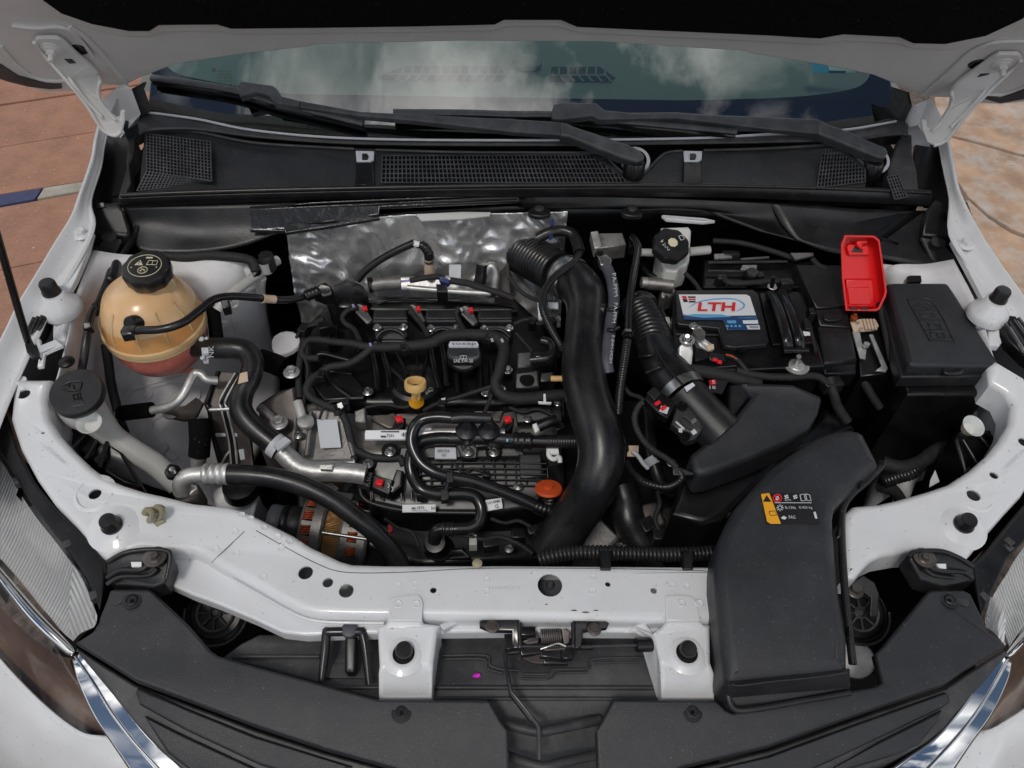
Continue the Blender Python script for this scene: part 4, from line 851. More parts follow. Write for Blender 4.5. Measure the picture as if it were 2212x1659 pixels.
for s in ('1546,1234 1551,1234 1552,1252 1547,1252', '1567,1400 1573,1398 1575,1424 1568,1426', '1809,1144 1816,1138 1816,1156 1810,1158', '1833,1352 1838,1352 1839,1372 1834,1372', '1856,1046 1864,1038 1867,1042 1859,1050', '1572,1108 1578,1104 1580,1110 1574,1114'):
    plate('snap_tab', F(s, lambda u, v: zd(u, v) - .012), .008, 'black', duct, .0015)
st = plate('warning_sticker', F('1644,1066 1750,1065 1773,1131 1655,1132', lambda u, v: zd(u, v) + .0012), .0006, 'label_black', duct, .0002, seg=1)
S = lambda u, v: (u, v, zd(u, v) + .0022)
plate('sticker_band', [S(1644, 1067), S(1662, 1065), S(1687, 1131), S(1665, 1131), S(1657, 1126)], .0006, 'label_orange', st, .0002, seg=1)
plate('warning_triangle', [S(1656, 1070), S(1666, 1084), S(1648, 1084)], .0004, 'ink', st, .0001, seg=1).location.z += .0006
plate('mechanic_symbol', [S(1662, 1106), S(1674, 1105), S(1677, 1113), S(1664, 1113)], .0004, 'label_orange', st, .0001, seg=1).location.z += .0006
tube('symbol_frame', [W(S(*p)) + Vector((0, 0, .0006)) for p in ((1661, 1105), (1674, 1104), (1678, 1113), (1664, 1114), (1661, 1105))], .0004, 'ink', st, 6, sub=1)
ring = [W(S(1679 + 9 * math.cos(a), 1076 + 8 * math.sin(a))) for a in [i * math.pi / 8 for i in range(17)]]
tube('no_touch_ring', ring, .0011, 'label_red', st, 6, sub=1); tube('no_touch_bar', [ring[2], ring[10]], .0008, 'label_red', st, 6)
plate('hand_symbol', [S(1675, 1079), S(1676, 1072), S(1681, 1071), S(1684, 1077), S(1680, 1081)], .0004, 'print', st, .0001, seg=1)
for u in (1699, 1718):
    for a in range(4):
        an = a * math.pi / 2 + .5; plate('fan_blade', [S(u + 5 * math.cos(an + t), 1073 + 5 * math.sin(an + t)) if t is not None else S(u, 1073) for t in (None, -.5, 0, .5)], .0004, 'print', st, .0001, seg=1)
txt('AUTO', S(1694, 1079), S(1708, 1079), S(1695, 1083), 'print', st)
for s in ('1728,1069 1737,1067 1740,1081 1731,1082', '1740,1067 1749,1069 1752,1082 1743,1081'):
    pp = [S(u, v) for u, v, _ in F(s, 0)]; tube('manual_symbol', [W(p) for p in pp + pp[:1]], .0006, 'print', st, 6, sub=1)
tube('sticker_rule', [W(S(1673, 1086)), W(S(1753, 1086))], .0005, 'print', st, 6, sub=1)
for a in range(8):
    an = a * math.pi / 4; tube('frost_symbol', [W(S(1685 + 3 * math.cos(an), 1097 + 3 * math.sin(an))), W(S(1685 + 8 * math.cos(an), 1097 + 7 * math.sin(an)))], .0006, 'print', st, 6, sub=1)
txt('R-134a', S(1695, 1094), S(1717, 1094), S(1697, 1100), 'print', st); txt('0.420 kg', S(1725, 1094), S(1753, 1094), S(1727, 1101), 'print', st)
txt('PAG', S(1703, 1114), S(1717, 1114), S(1704, 1121), 'print', st); plate('drop_symbol', [S(1687, 1118), S(1693, 1114), S(1700, 1118), S(1696, 1122), S(1690, 1121)], .0004, 'print', st, .0001, seg=1)
for s in ('1757,1106 1762,1105 1766,1120 1761,1120',): plate('sticker_block', [S(u, v) for u, v, _ in F(s, 0)], .0004, 'print', st, .0001, seg=1)
# ================================================================== air filter box
fb_ = thing('air_filter_box', 'black air filter housing with faceted sloping lid', 'air filter housing')
plate('filter_lid', F('1598,827,838 1610,823,838 1712,826,840 1774,852,836 1778,860,835 1770,890,828 1750,922,820 1700,956,815 1660,972,812 1626,987,810 1535,1021,806 1512,1023,805 1500,1012,806 1493,990,808 1493,978,809 1540,940,816 1586,900,824 1626,852,832'), .05, 'cover', fb_, .010, seg=4)
plate('lid_step', F('1576,829,828 1600,826,830 1626,850,826 1585,898,818 1572,890,818'), .05, 'plastic', fb_, .006)
plate('filter_base', F('1500,1010,750 1600,990,750 1700,960,750 1770,900,750 1778,870,750 1850,920,745 1700,980,745 1650,1030,740 1560,1120,735 1520,1130,735 1450,1110,735 1470,1040,740'), .2, 'black', fb_, .01)
plate('base_shelf', F('1434,1095,640 1470,1094,640 1505,1096,640 1520,1112,640 1545,1098,640 1570,1104,640 1575,1118,640 1465,1130,640 1450,1124,640'), .02, 'plastic', fb_, .003)
for u in (1480, 1500, 1520, 1540): tube('base_rib', F(f'{u},1030,735 {u-4},1085,660'), .003, 'black', fb_, 6)
# flow sensor
ms = thing('air_flow_sensor', 'black air mass sensor with white code and red clips on intake tube', 'sensor')
plate('sensor_body', F('1460,880,862 1472,872,864 1492,880,864 1516,912,858 1520,922,856 1512,935,852 1502,948,848 1486,952,847 1474,945,848 1468,930,852 1450,915,856'), .012, 'plastic', ms, .003)
for u, v, z in ((1474, 878, .8645), (1480, 943, .849)): lathe('screw_boss', (u, v, z), [(.0075, 0), (.0075, .003), (.004, .003), (.0035, .001), (0, .001)], 'black', ms, n=18)
tube('raised_oval', F('1474,902,862 1480,900,863 1496,916,860 1496,924,858 1488,925,857 1473,910,860 1473,903,862'), .001, 'plastic_dust', ms, 6)
plate('sensor_plug', F('1408,838,868 1415,834,869 1462,868,866 1442,902,860 1424,892,861 1392,860,866'), .014, 'black', ms, .003)
plate('plug_latch', F('1398,846,872 1412,834,873 1428,848,871 1414,864,869'), .008, 'plastic', ms, .002)
for u, v in ((1421, 869), (1434, 879)): blk('red_lock', u, v, .872, .009, .005, .004, 40, 'red_clip', ms, .001)
txt('COF', (1505, 910, .8595), (1494, 918, .8585), (1501, 904, .8595), 'print', ms)
for s in ('1461,909 1479,925 1477,928 1459,912', '1466,925 1474,925 1474,934 1466,933', '1481,888 1488,888 1491,897 1482,893', '1492,932 1500,926 1506,934 1498,940'):
    plate('print_block', F(s, .8575), .0008, 'print', ms, .0001, seg=1)
plate('plug_label', F('1428,876,870 1446,880,868 1441,894,866 1424,888,868'), .001, 'label_grey', ms, .0002, seg=1)
tube('plug_cable', F('1390,868,860 1380,877,855 1371,899,845 1375,925,835 1390,952,825 1410,972,815 1438,989,805 1455,1003,800 1462,1012,798'), .0042, 'tape', ms, 8, ribs=(.006, .0006))
tube('plug_cable', F('1466,1016,795 1473,1032,790 1456,1047,780 1431,1052,775 1393,1042,770 1368,1022,765 1353,999,760'), .0046, 'rubber', ms, 8, ribs=(.005, .0006))
plate('cable_clip', F('1452,1008,800 1470,1008,800 1500,1020,796 1500,1026,795 1455,1026,795'), .01, 'black', ms, .002)
# ================================================================== intake tube to the filter box
it = thing('intake_hose', 'black corrugated intake hose leading into the air filter housing', 'intake hose')
tube('bellows', F('1374,655,820 1384,675,822 1398,702,825 1409,730,827 1414,752,828'), [.026, .027, .028, .028, .028], 'rubber', it, 24, ribs=(.0095, .0035))
lathe('collar', (1382, 664, .822), [(.030, -.004), (.031, 0), (.031, .006), (.028, .008)], 'rubber', it, (.25, -1, .05), 28)
tube('elbow', F('1412,745,828 1424,775,830 1444,805,832 1468,832,832 1480,848,831'), [.030, .032, .033, .033, .032], 'rubber', it, 24)
for s in ('1380,770,846 1404,768,858 1436,762,850', '1396,806,846 1428,792,860 1462,780,848', '1412,740,856 1425,770,862 1446,800,864 1475,832,862'): tube('hose_rib', F(s), .0022, 'rubber', it, 8)
lathe('hose_clamp', (1474, 843, .831), [(.0345, -.008), (.0345, .008)], 'steel', it, (P(1500, 880, .828) - P(1474, 843, .831)), 32)
plate('clamp_label', F('1478,836,866 1496,826,864 1502,832,862 1484,846,864'), .001, 'label_white', it, .0002, seg=1)
tube('sensor_housing', F('1476,850,828 1500,878,822 1530,910,815 1560,940,808'), [.034, .034, .034, .034], 'plastic', it, 28)
# ================================================================== charge air pipe
cp = thing('charge_air_pipe', 'thick black charge air pipe sweeping down in front of the battery', 'air pipe')
tube('corrugated_sleeve', F('1108,541,790 1130,548,800 1165,566,812 1206,590,824'), [.036, .036, .036, .035], 'rubber', cp, 32, ribs=(.0085, .0028))
lathe('sleeve_mouth', (1104, 538, .789), [(.040, -.004), (.042, 0), (.042, .010), (.038, .014)], 'rubber', cp, (P(1165, 566, .812) - P(1104, 538, .789)), 36)
lathe('pipe_clamp', (1228, 601, .832), [(.038, -.013), (.0395, -.010), (.0395, .010), (.038, .013)], 'steel', cp, (P(1262, 622, .838) - P(1200, 586, .824)), 36)
blk('clamp_screw', 1254, 578, .872, .012, .016, .010, -30, 'steel', cp, .002)
tube('pipe', F('1215,594,828 1244,612,838 1263,638,842 1267,672,840 1264,720,838 1260,780,834 1264,830,828 1276,880,818 1293,935,806 1299,985,790 1288,1035,768 1262,1085,730 1228,1135,690 1190,1190,650'), [.036, .0365, .036, .0335, .033, .034, .0345, .035, .035, .035, .034, .034, .035, .037], 'rubber', cp, 28)
lathe('rubber_stop', (1297, 670, .855), [(.013, 0), (.011, .008), (.006, .010), (0, .010)], 'rubber', cp, (1, -.3, .2), 18)
# ================================================================== slim pipes and hoses by the battery
def hose(name, label, s, r, m, cat_='hose', n=12, ribs=None, group=None):
    o = tube(name, F(s), r, m, None, n, ribs); return tag(o, label, cat_, group)
hose('braided_hose', 'thin braided black hose curling beside the charge air pipe', '1236,515,850 1252,540,858 1244,562,868 1226,577,872 1196,600,872 1176,630,868 1172,665,862 1186,702,850 1206,738,835 1216,755,825', .0058, 'rubber', n=10, ribs=(.004, .0006))
ch = thing('coolant_hose', 'grey cloth-patterned coolant hose with white print behind charge pipe', 'hose')
tube('hose', F('1304,566,860 1316,590,862 1324,620,862 1326,655,860 1320,690,858 1314,740,854 1310,780,848 1314,806,838'), .0098, 'rubber_grey', ch, 14)
plate('spring_clip', F('1292,554,872 1310,548,874 1322,560,872 1320,568,870 1298,572,868'), .012, 'steel', ch, .002)
for a, b, c, d_ in (((1332, 590), (1337, 640), (1324, 592), 'XHHOV/T'), ((1337, 655), (1332, 698), (1329, 655), 'XHH/H-S')):
    txt('PA-PPM', (a[0] - 2, a[1], .872), (b[0] - 2, b[1], .872), (c[0] - 2, c[1], .872), 'print', ch)
txt('HDN-HHJ-S', (1322, 785, .862), (1328, 725, .866), (1314, 784, .862), 'print', ch)
for v in (668, 712): tube('tie_band', [P(1312, v, .868), P(1324, v + 1, .870), P(1336, v - 4, .866)], .0035, 'gloss_black', ch, 8)
acp = thing('refrigerant_pipe', 'glossy black refrigerant pipe ending in a braided sleeve', 'pipe')
tube('metal_pipe', F('1366,512,870 1374,520,875 1378,536,876 1374,565,874 1366,605,872 1359,660,868 1357,715,864 1356,730,862'), .0062, 'gloss_black', acp, 12)
tube('braided_sleeve', F('1355,735,861 1350,770,852 1343,815,838 1338,855,822 1335,895,805'), .0068, 'rubber', acp, 10, ribs=(.004, .0007))
plate('pipe_bracket', F('1359,508,868 1376,506,868 1378,530,866 1360,532,866'), .02, 'black', acp, .002)
lathe('union_nut', (1356, 722, .863), [(.009, -.004), (.009, .004)], 'steel', acp, (0, -.9, .2), 6)
# small control module behind
cm = thing('control_module', 'small grey metal box with connector near the firewall', 'control module')
plate('box', F('1286,503,866 1345,502,866 1353,527,858 1290,536,856'), .03, 'cast', cm, .003)
plate('end_bracket', F('1276,500,868 1292,498,868 1300,532,858 1284,536,857'), .02, 'alu', cm, .002)
plate('plug', F('1284,538,850 1302,536,850 1304,552,845 1290,554,845'), .03, 'black', cm, .002)
bv = hose('vapour_hose', 'black vapour hose arching over the corrugated sleeve', '1160,515,860 1185,503,868 1210,498,870 1235,505,868 1245,520,864 1252,545,860', .010, 'rubber', n=12)
bt = plate('blue_tape_tag', F('1188,474,885 1196,472,885 1197,490,875 1194,515,868 1186,517,868 1187,492,875'), .002, 'blue', None, .0004, seg=1); tag(bt, 'small dark blue tape tag hanging below the seal rail', 'tape tag')
# ================================================================== brake fluid reservoir
br = thing('brake_fluid_reservoir', 'white brake fluid reservoir with round black lobed cap', 'reservoir')
C0 = P(1452, 526, .885); ax = Vector((.12, -.35, .93)).normalized()
lathe('filler_cap', C0, [(.026, -.022), (.031, -.018), (.032, -.004), (.029, 0), (.013, .001), (.0125, .003), (0, .003)], 'plastic', br, ax, 48, (8, .035))
lathe('cap_disc', C0 + ax * .003, [(.0088, 0), (.0088, .0012), (.007, .0016), (.0066, .0006), (.004, .0006), (.0038, .0014), (0, .0014)], 'cream', br, ax, 8)
def capf(u, v): return plane(u, v, C0, ax, .0012)
txt('DOT 4', capf(1443, 542), capf(1425, 523), capf(1450, 536), 'print', br)
tube('manual_symbol', [capf(*p) for p in ((1466, 510), (1474, 508), (1479, 516), (1471, 519), (1466, 510))], .0007, 'print', br, 6, sub=1)
plate('tank', F('1428,490,865 1488,488,868 1494,496,868 1490,560,845 1484,570,842 1470,575,840 1462,585,836 1438,582,836 1430,570,838 1420,540,850'), .05, 'milky_white', br, .006)
tube('outlet', F('1489,544,850 1510,542,850 1533,540,850'), .008, 'milky', br, 12); tube('outlet', F('1385,545,850 1412,546,850'), .007, 'milky', br, 12)
mc = thing('master_cylinder', 'dull metal brake master cylinder below the reservoir', 'master cylinder')
tube('cylinder', F('1395,612,800 1420,614,802 1455,618,804'), .012, 'cast', mc, 16); plate('flange', F('1428,615,798 1456,612,800 1462,632,790 1440,645,786 1428,640,788'), .03, 'cast', mc, .004); lathe('cylinder_end', (1397, 611, .806), [(.010, 0), (.010, .01), (0, .011)], 'alu', mc, (-1, 0, .1), 16)
hose('reservoir_hose', 'thin black hose looping under the brake reservoir', '1386,570,800 1400,592,798 1430,604,798 1460,604,800 1480,590,805', .006, 'black')
# ================================================================== battery
bat = thing('car_battery', 'black car battery with red LTH lettering on its label', 'battery')
zb = .842
plate('case', F('1452,640,838 1458,625,838 1735,628,838 1782,790,838 1580,800,838 1452,790,838'), .16, 'black', bat, .004)
plate('lid', F('1458,626 1626,624 1640,634 1662,736 1655,744 1586,750 1563,746 1551,708 1466,700 1461,690', zb + .006), .008, 'plastic', bat, .003)
plate('lid_ridge', F('1640,632 1730,634 1760,740 1670,744', zb + .004), .006, 'black', bat, .002)
lb = plate('label_sheet', F('1466,636 1612,636 1620,640 1642,708 1637,712 1572,712 1561,690 1478,689', zb + .0075), .0008, 'label_white', bat, .0002, seg=1)
B_ = lambda u, v, o=.0078: (u, v, zb + o)
plate('label_band', [B_(*p, .0082) for p in ((1474, 679), (1520, 683), (1634, 681), (1643, 708), (1637, 712), (1573, 712), (1561, 691), (1479, 690))], .0006, 'label_blue', lb, .0001, seg=1)
plate('label_wave', [B_(*p, .0086) for p in ((1476, 681), (1520, 686), (1580, 684), (1560, 679), (1500, 678))], .0006, 'label_cyan', lb, .0001, seg=1)
txt('LTH', B_(1509, 654, .0084), B_(1589, 654, .0084), B_(1506, 673, .0084), 'label_red', lb, ext=.0006, bold=.03)
tube('label_swoosh', [W(B_(*p, .0085)) for p in ((1488, 664), (1510, 652), (1545, 646), (1585, 646), (1605, 655), (1606, 664), (1592, 672))], [.0003, .0008, .0011, .0012, .0014, .0012, .0004], 'label_cyan', lb, 6)
plate('age_tag', [B_(*p, .0085) for p in ((1473, 639), (1482, 639), (1484, 645), (1475, 645))], .0005, 'label_red', lb, .0001, seg=1)
plate('age_tag', [B_(*p, .0085) for p in ((1475, 646), (1484, 646), (1486, 652), (1477, 652))], .0005, 'ink', lb, .0001, seg=1)
for v in (640, 645, 650): plate('fine_print', [B_(1486 + (v - 640) * .3, v, .0085), B_(1503, v, .0085), B_(1502, v + 3, .0085), B_(1487, v + 3, .0085)], .0004, 'ink' if v != 645 else 'label_red', lb, .0001, seg=1)
txt('CLARIOS', B_(1596, 685, .0092), B_(1634, 685, .0092), B_(1597, 689, .0092), 'label_cyan', lb)
for a in range(4): lathe('round_icon', B_(1571 + a * 9, 704.5, .0090), [(.0024, 0), (.0024, .0003), (0, .0003)], 'label_cyan', lb, n=14)
for s in ('1570,692 1590,692 1590,698 1572,698', ): plate('print_block', [B_(u, v, .009) for u, v, _ in F(s, 0)], .0004, 'label_cyan', lb, .0001, seg=1)
for s in ('1604,692 1637,691 1638,699 1606,699', '1612,703 1640,702 1642,711 1616,711'): plate('code_panel', [B_(u, v, .009) for u, v, _ in F(s, 0)], .0004, 'label_white', lb, .0001, seg=1)
for a in range(9): plate('bar_code', [B_(1619 + a * 2.2, 704, .0095), B_(1620 + a * 2.2, 704, .0095), B_(1621 + a * 2.2, 709, .0095), B_(1620 + a * 2.2, 709, .0095)], .0002, 'ink', lb, .00005, seg=1)
lathe('vent_button', (1602, 755, .843), [(.007, 0), (.007, .002), (.003, .003), (0, .003)], 'black', bat, n=16)
for s in ('1460,722 1555,724', '1600,755 1655,748', '1660,640 1690,745', '1480,800 1590,790'): tube('case_edge', F(s, .840), .0012, 'plastic_dust', bat, 6)
# hold-down strap
hs = thing('battery_strap', 'black twin-rib battery hold-down strap with studs', 'battery strap')
for s in ('1664,632,862 1676,650,866 1690,690,868 1700,730,864 1704,758,850', '1688,630,860 1698,650,866 1714,690,868 1726,730,864 1730,756,850'): tube('strap_rib', F(s), .0085, 'gloss_black', hs, 10, flat=.5)
plate('strap_web', F('1660,632,856 1692,630,856 1736,756,848 1698,760,848'), .004, 'black', hs, .001)
tube('cross_pin', F('1692,757,858 1745,757,858'), .0045, 'black', hs, 10)
lathe('washer', (1720, 790, .835), [(.020, 0), (.020, .002), (.012, .003), (0, .003)], 'alu', hs, n=28); bolt((1720, 790, .838), .012, 'alu', hs); tube('stud', F('1721,786,846 1726,770,872'), .0038, 'steel', hs, 8)
tube('stud', F('1667,622,856 1671,598,880'), .0038, 'black', hs, 8); bolt((1668, 620, .856), .008, 'alu', hs)
# negative clamp and sensor
ng = thing('battery_clamp', 'silver negative battery clamp with cable and sensor plug', 'battery clamp')
plate('lug', F('1466,748,868 1478,735,872 1496,742,870 1498,760,864 1493,800,842 1490,806,838 1478,802,840 1466,790,848'), .010, 'alu', ng, .004)
lathe('washer', (1484, 735, .874), [(.012, 0), (.012, .002), (.008, .003), (0, .003)], 'alu', ng, n=20); bolt((1484, 734, .876), .009, 'steel', ng); tube('stud', F('1485,730,882 1485,726,894'), .003, 'steel', ng, 8)
plate('clamp_ring', F('1496,720,866 1500,704,872 1512,702,873 1522,712,872 1524,730,866 1540,742,858 1542,750,855 1530,756,853 1512,746,858'), .012, 'alu', ng, .004)
lathe('post', (1510, 722, .874), [(.010, -.004), (.009, .004), (0, .004)], 'cast', ng, n=20); bolt((1498, 705, .878), .007, 'steel', ng)
plate('copper_tab', F('1524,745,860 1542,742,858 1543,752,855 1530,756,854'), .004, 'beige', ng, .001)
plate('sensor_plug', F('1500,752,852 1530,750,852 1532,772,846 1502,780,845'), .015, 'black', ng, .002); plate('sensor_plug', F('1530,758,850 1566,764,847 1568,778,843 1534,778,844'), .014, 'black', ng, .002)
for u, v in ((1545, 775), (1555, 780)): blk('red_lock', u, v, .852, .007, .005, .004, -15, 'red_clip', ng, .001)
tube('sensor_wire', F('1570,768,846 1585,772,848 1600,785,845 1612,800,840 1618,812,832'), .0035, 'tape', ng, 8); tube('red_wire', F('1568,766,848 1580,769,850 1592,776,849'), .0014, 'orange', ng, 6)
tube('ground_cable', F('1490,800,840 1520,803,838 1560,810,834 1600,820,828 1640,830,820'), .010, 'tape', ng, 10)
bt2 = plate('age_sticker', F('1530,822,832 1575,820,832 1560,850,826 1536,846,826'), .003, 'label_black', None, .0005, seg=1); tag(bt2, 'small red and black numbered sticker below the battery', 'sticker')
plate('red_square', F('1532,821,8336 1546,820,8336'.replace('8336', '833') + ' 1547,830,832 1534,831,832'), .0008, 'label_red', bt2, .0001, seg=1); txt('5', (1537, 822, .8338), (1544, 822, .8338), (1538, 829, .8328), 'print', bt2); txt('18', (1532, 834, .8322), (1545, 834, .8322), (1533, 841, .8315), 'print', bt2)
# positive terminal: red lid and fuse links
rd = thing('terminal_cover', 'bright red plastic positive terminal cover flipped open', 'terminal cover')
rp0 = P(1868, 668, .862); rn = Vector((-.05, -.80, .60)).normalized()
Rr = lambda u, v, o=0: plane(u, v, rp0, rn, o)
flr = [(1830, 518), (1896, 520), (1906, 535), (1912, 650), (1900, 668), (1832, 668), (1826, 530)]
out_ = [(1825, 508), (1888, 509), (1900, 518), (1907, 565), (1916, 630), (1913, 642), (1900, 668), (1893, 672), (1827, 671), (1819, 600), (1817, 528)]
plate('floor', [Rr(u, v, -.022) for u, v in out_], .003, 'red', rd, .001, d=-rn)
vs, fs = [], []; n_ = len(out_); cen = Vector((1866, 590))
for u, v in out_:
    iu, iv = u + (cen.x - u) * .09, v + (cen.y - v) * .05
    vs += [Rr(u, v, -.022), Rr(u, v, .006), Rr(iu, iv, .006), Rr(iu, iv, -.022)]
for a in range(n_):
    b = (a + 1) % n_
    for t in range(4): fs.append((a * 4 + t, b * 4 + t, b * 4 + (t + 1) % 4, a * 4 + (t + 1) % 4))
mk('rim_wall', vs, fs, 'red', rd, True, 35)
plate('inner_step', [Rr(u, v, -.012) for u, v in ((1828, 604), (1886, 603), (1892, 664), (1830, 664))], .009, 'red', rd, .003, d=-rn)
plate('inner_panel', [Rr(u, v, -.009) for u, v in ((1832, 622), (1878, 620), (1882, 658), (1834, 658))], .003, 'red', rd, .0015, d=-rn)
plate('latch_frame', [Rr(u, v, -.014) for u, v in ((1829, 534), (1836, 527), (1876, 531), (1880, 548), (1874, 552), (1834, 552))], .006, 'red', rd, .002, d=-rn)
plate('latch_window', [Rr(u, v, -.0138) for u, v in ((1838, 545), (1848, 530), (1864, 538), (1863, 546))], .001, 'black', rd, .0002, d=-rn, seg=1)
plate('latch_hook', [Rr(u, v, -.004) for u, v in ((1851, 521), (1874, 519), (1874, 525), (1864, 527), (1862, 540), (1852, 532))], .008, 'red', rd, .002, d=-rn)
for u in (1845, 1869): plate('hinge_gap', [Rr(u - 8, 664, .008), Rr(u + 8, 664, .008), Rr(u + 8, 669, .008), Rr(u - 8, 669, .008)], .002, 'black', rd, .0004, d=-rn, seg=1)
pf = thing('battery_fuse_block', 'black fuse block cover with exposed copper links beside the battery', 'fuse block')
plate('cover_top', F('1720,571,858 1818,571,858 1826,660,850 1764,664,848 1752,640,850'), .03, 'plastic', pf, .004)
plate('cover_step', F('1762,668,846 1830,664,846 1836,690,842 1848,708,840 1772,702,840'), .03, 'plastic', pf, .004)
plate('cover_low', F('1768,704,846 1840,706,844 1853,775,838 1780,785,836'), .04, 'plastic', pf, .006)
plate('cover_front', F('1776,786,828 1852,778,828 1850,806,815 1782,808,814'), .03, 'black', pf, .004)
plate('oval_pad', F('1778,676,850 1820,674,850 1824,690,848 1782,694,848'), .004, 'plastic', pf, .002, rnd=1)
plate('copper_link', F('1838,694,852 1860,688,853 1892,690,853 1899,704,850 1890,712,848 1845,716,846'), .003, 'beige', pf, .001)
for a in range(4): tube('link_fold', F(f'{1866+a*7},690,855 {1872+a*7},712,851'), .0022, 'beige', pf, 6)
plate('copper_link', F('1842,716,846 1858,718,846 1862,740,840 1872,755,838 1870,775,834 1858,772,834 1850,745,840'), .003, 'alu', pf, .001)
plate('link_frame', F('1878,722,842 1886,722,842 1918,795,826 1914,802,825 1892,800,825 1905,790,828'), .003, 'alu', pf, .001)
lathe('terminal_nut', (1843, 690, .855), [(.006, 0), (.006, .006), (.003, .007), (.003, .011), (0, .011)], 'copper', pf, n=6); lathe('terminal_nut', (1870, 748, .842), [(.005, 0), (.005, .006), (0, .006)], 'alu', pf, n=6)
for u, v in ((1853, 697), (1860, 710)): lathe('rivet', (u, v, .854), [(.003, 0), (.0025, .001), (0, .001)], 'alu', pf, n=12)
plate('link_housing', F('1836,660,842 1930,660,842 1945,800,820 1860,812,815 1850,700,838'), .12, 'black', pf, .004)
plate('white_plug', F('1733,714,848 1750,716,848 1758,735,844 1740,738,844'), .006, 'label_white', pf, .002)
# ================================================================== fuse box
fx = thing('fuse_box', 'large black fuse box with embossed symbols on its lid', 'fuse box')
zf = .872
lid = plate('lid', F('1918,611 1930,609 2042,609 2052,614 2156,778 2159,786 2152,790 1975,788 1962,780', lambda u, v: zf + (790 - v) * .00004), .024, 'cover', fx, .007, seg=4)
plate('lid_skirt', F('1908,662 1918,612 2050,612 2159,790 2153,812 1946,814', zf - .018), .022, 'plastic', fx, .004)
plate('base', F('1912,680 1930,640 2050,640 2140,800 2136,850 1960,852', zf - .042), .20, 'black', fx, .006)
fr = [(1856, 647), (1906, 647), (1953, 734), (1950, 738), (1904, 737)]
frame = [(1962, 648), (2012, 648), (2058, 732), (2054, 735), (2010, 734), (2006, 731), (1962, 652), (1962, 648)]
E_ = lambda u, v, o=.0006: P(u, v, zf + (790 - v) * .00004 + o)
tube('emboss_frame', [E_(u, v, .0002) for u, v in frame], .0009, 'plastic', lid, 6, sub=2)
for (a, b) in (((1974, 669), (2024, 669)), ((1986, 690), (2036, 690)), ((1998, 712), (2048, 712))): tube('emboss_bar', [E_(*a, .0002), E_(*b, .0002)], .0008, 'plastic', lid, 6)
for pts in (((1972, 662), (2000, 652), (2012, 660)), ((1982, 652), (2004, 666)), ((1986, 676), (2012, 674), (2020, 684), (1990, 684), (1986, 676)), ((2004, 698), (2026, 698), (2034, 710), (2010, 710), (2004, 698)), ((2008, 718), (2034, 716), (2042, 728), (2014, 730), (2008, 718)), ((2022, 718), (2028, 729)), ((2016, 694), (2024, 704))):
    tube('emboss_symbol', [E_(*p, .0002) for p in pts], .0008, 'plastic', lid, 6, sub=1)
for s in ('2040,786 2042,806 2070,806 2078,800 2076,786',): tube('lid_latch', F(s, zf - .010), .003, 'plastic', fx, 8)
tube('lid_latch', F('2022,788,852 2028,806,845 2040,818,842 2070,818,842 2078,810,845', 0), .0022, 'plastic_dust', fx, 8)
plate('rear_latch', F('1960,596,876 1966,594,878 1990,594,878 1992,606,874 1960,608,874'), .012, 'black', fx, .002)
for s in ('1928,866,690 1972,866,690', '2034,878,690 2090,878,690'): tube('base_edge', F(s), .0025, 'plastic_dust', fx, 6)
for s, r in (('1998,905,700 2000,930,680 1996,960,650 1985,990,620', .012), ('2060,900,690 2055,930,670 2048,960,640', .008)): tube('cable_boot', F(s), r, 'black', fx, 10)
wb = thing('wiring_bundle', 'black wiring bundle with ribbed conduit behind the wing panel', 'wiring')
tube('trunk', F('1905,1000,700 1945,1010,700 1985,1000,700 2020,975,700 2060,960,700'), .012, 'tape', wb, 10); tube('conduit', F('1905,1042,690 1940,1030,692 1970,1020,695 2005,985,698 2040,970,700'), .010, 'rubber', wb, 10, ribs=(.006, .0012)); tube('branch', F('1900,1050,680 1930,1060,670 1945,1080,650'), .010, 'tape', wb, 10)
ls = plate('tag_label', F('2020,1015,760 2030,1040,745 2008,1052,740 2010,1036,748'), .002, 'label_white', None, .0004, seg=1); tag(ls, 'small white printed tag stuck behind the wing panel', 'label tag')
wh = hose('engine_bay_cable', 'black cable bundle hugging the fuse box corner by the rail', '2128,840,800 2150,850,800 2170,875,790 2180,900,780', .012, 'tape', 'cable')
# ================================================================== coolant tank
tk = thing('coolant_tank', 'amber translucent coolant tank with black lobed cap', 'coolant tank')
TC = P(331, 690, .835); TR = .0775
lathe('tank_wall', TC, [(TR * 1.0, -.006), (TR * .985, .012), (TR * .955, .024), (TR * .94, .028)], 'tank_wet', tk, n=48, sharp=80)
lathe('tank_dome', TC, [(TR * .94, .028), (TR * .86, .044), (TR * .73, .058), (TR * .56, .069), (TR * .40, .075), (TR * .2, .078), (0, .079)], 'tank', tk, n=48, sharp=70)
lathe('seam_flange', TC, [(TR * 1.0, -.012), (TR * 1.035, -.011), (TR * 1.04, -.006), (TR * 1.035, -.002), (TR * .99, -.001)], 'tank', tk, n=48)
lathe('seam_flange', TC, [(TR * 1.0, -.017), (TR * 1.03, -.0165), (TR * 1.03, -.0125), (TR * .99, -.012)], 'tank', tk, n=48)
lathe('tank_bowl', TC, [(TR * .5, -.085), (TR * .80, -.07), (TR * .94, -.045), (TR * .985, -.016)], 'tank_fluid', tk, n=48, sharp=80)
plate('tank_foot', F('290,770,770 350,785,765 405,770,770 412,790,762 345,790,760'), .02, 'tank_fluid', tk, .004)
for a in range(5):
    an = math.radians(-150 + a * 32); dd = Vector((math.cos(an), math.sin(an), 0))
    tube('moulded_rib', [TC + dd * TR * .99 + Vector((0, 0, .006)), TC + dd * TR * .95 + Vector((0, 0, .028)), TC + dd * TR * .74 + Vector((0, 0, .059))], .0015, 'tank', tk, 8)
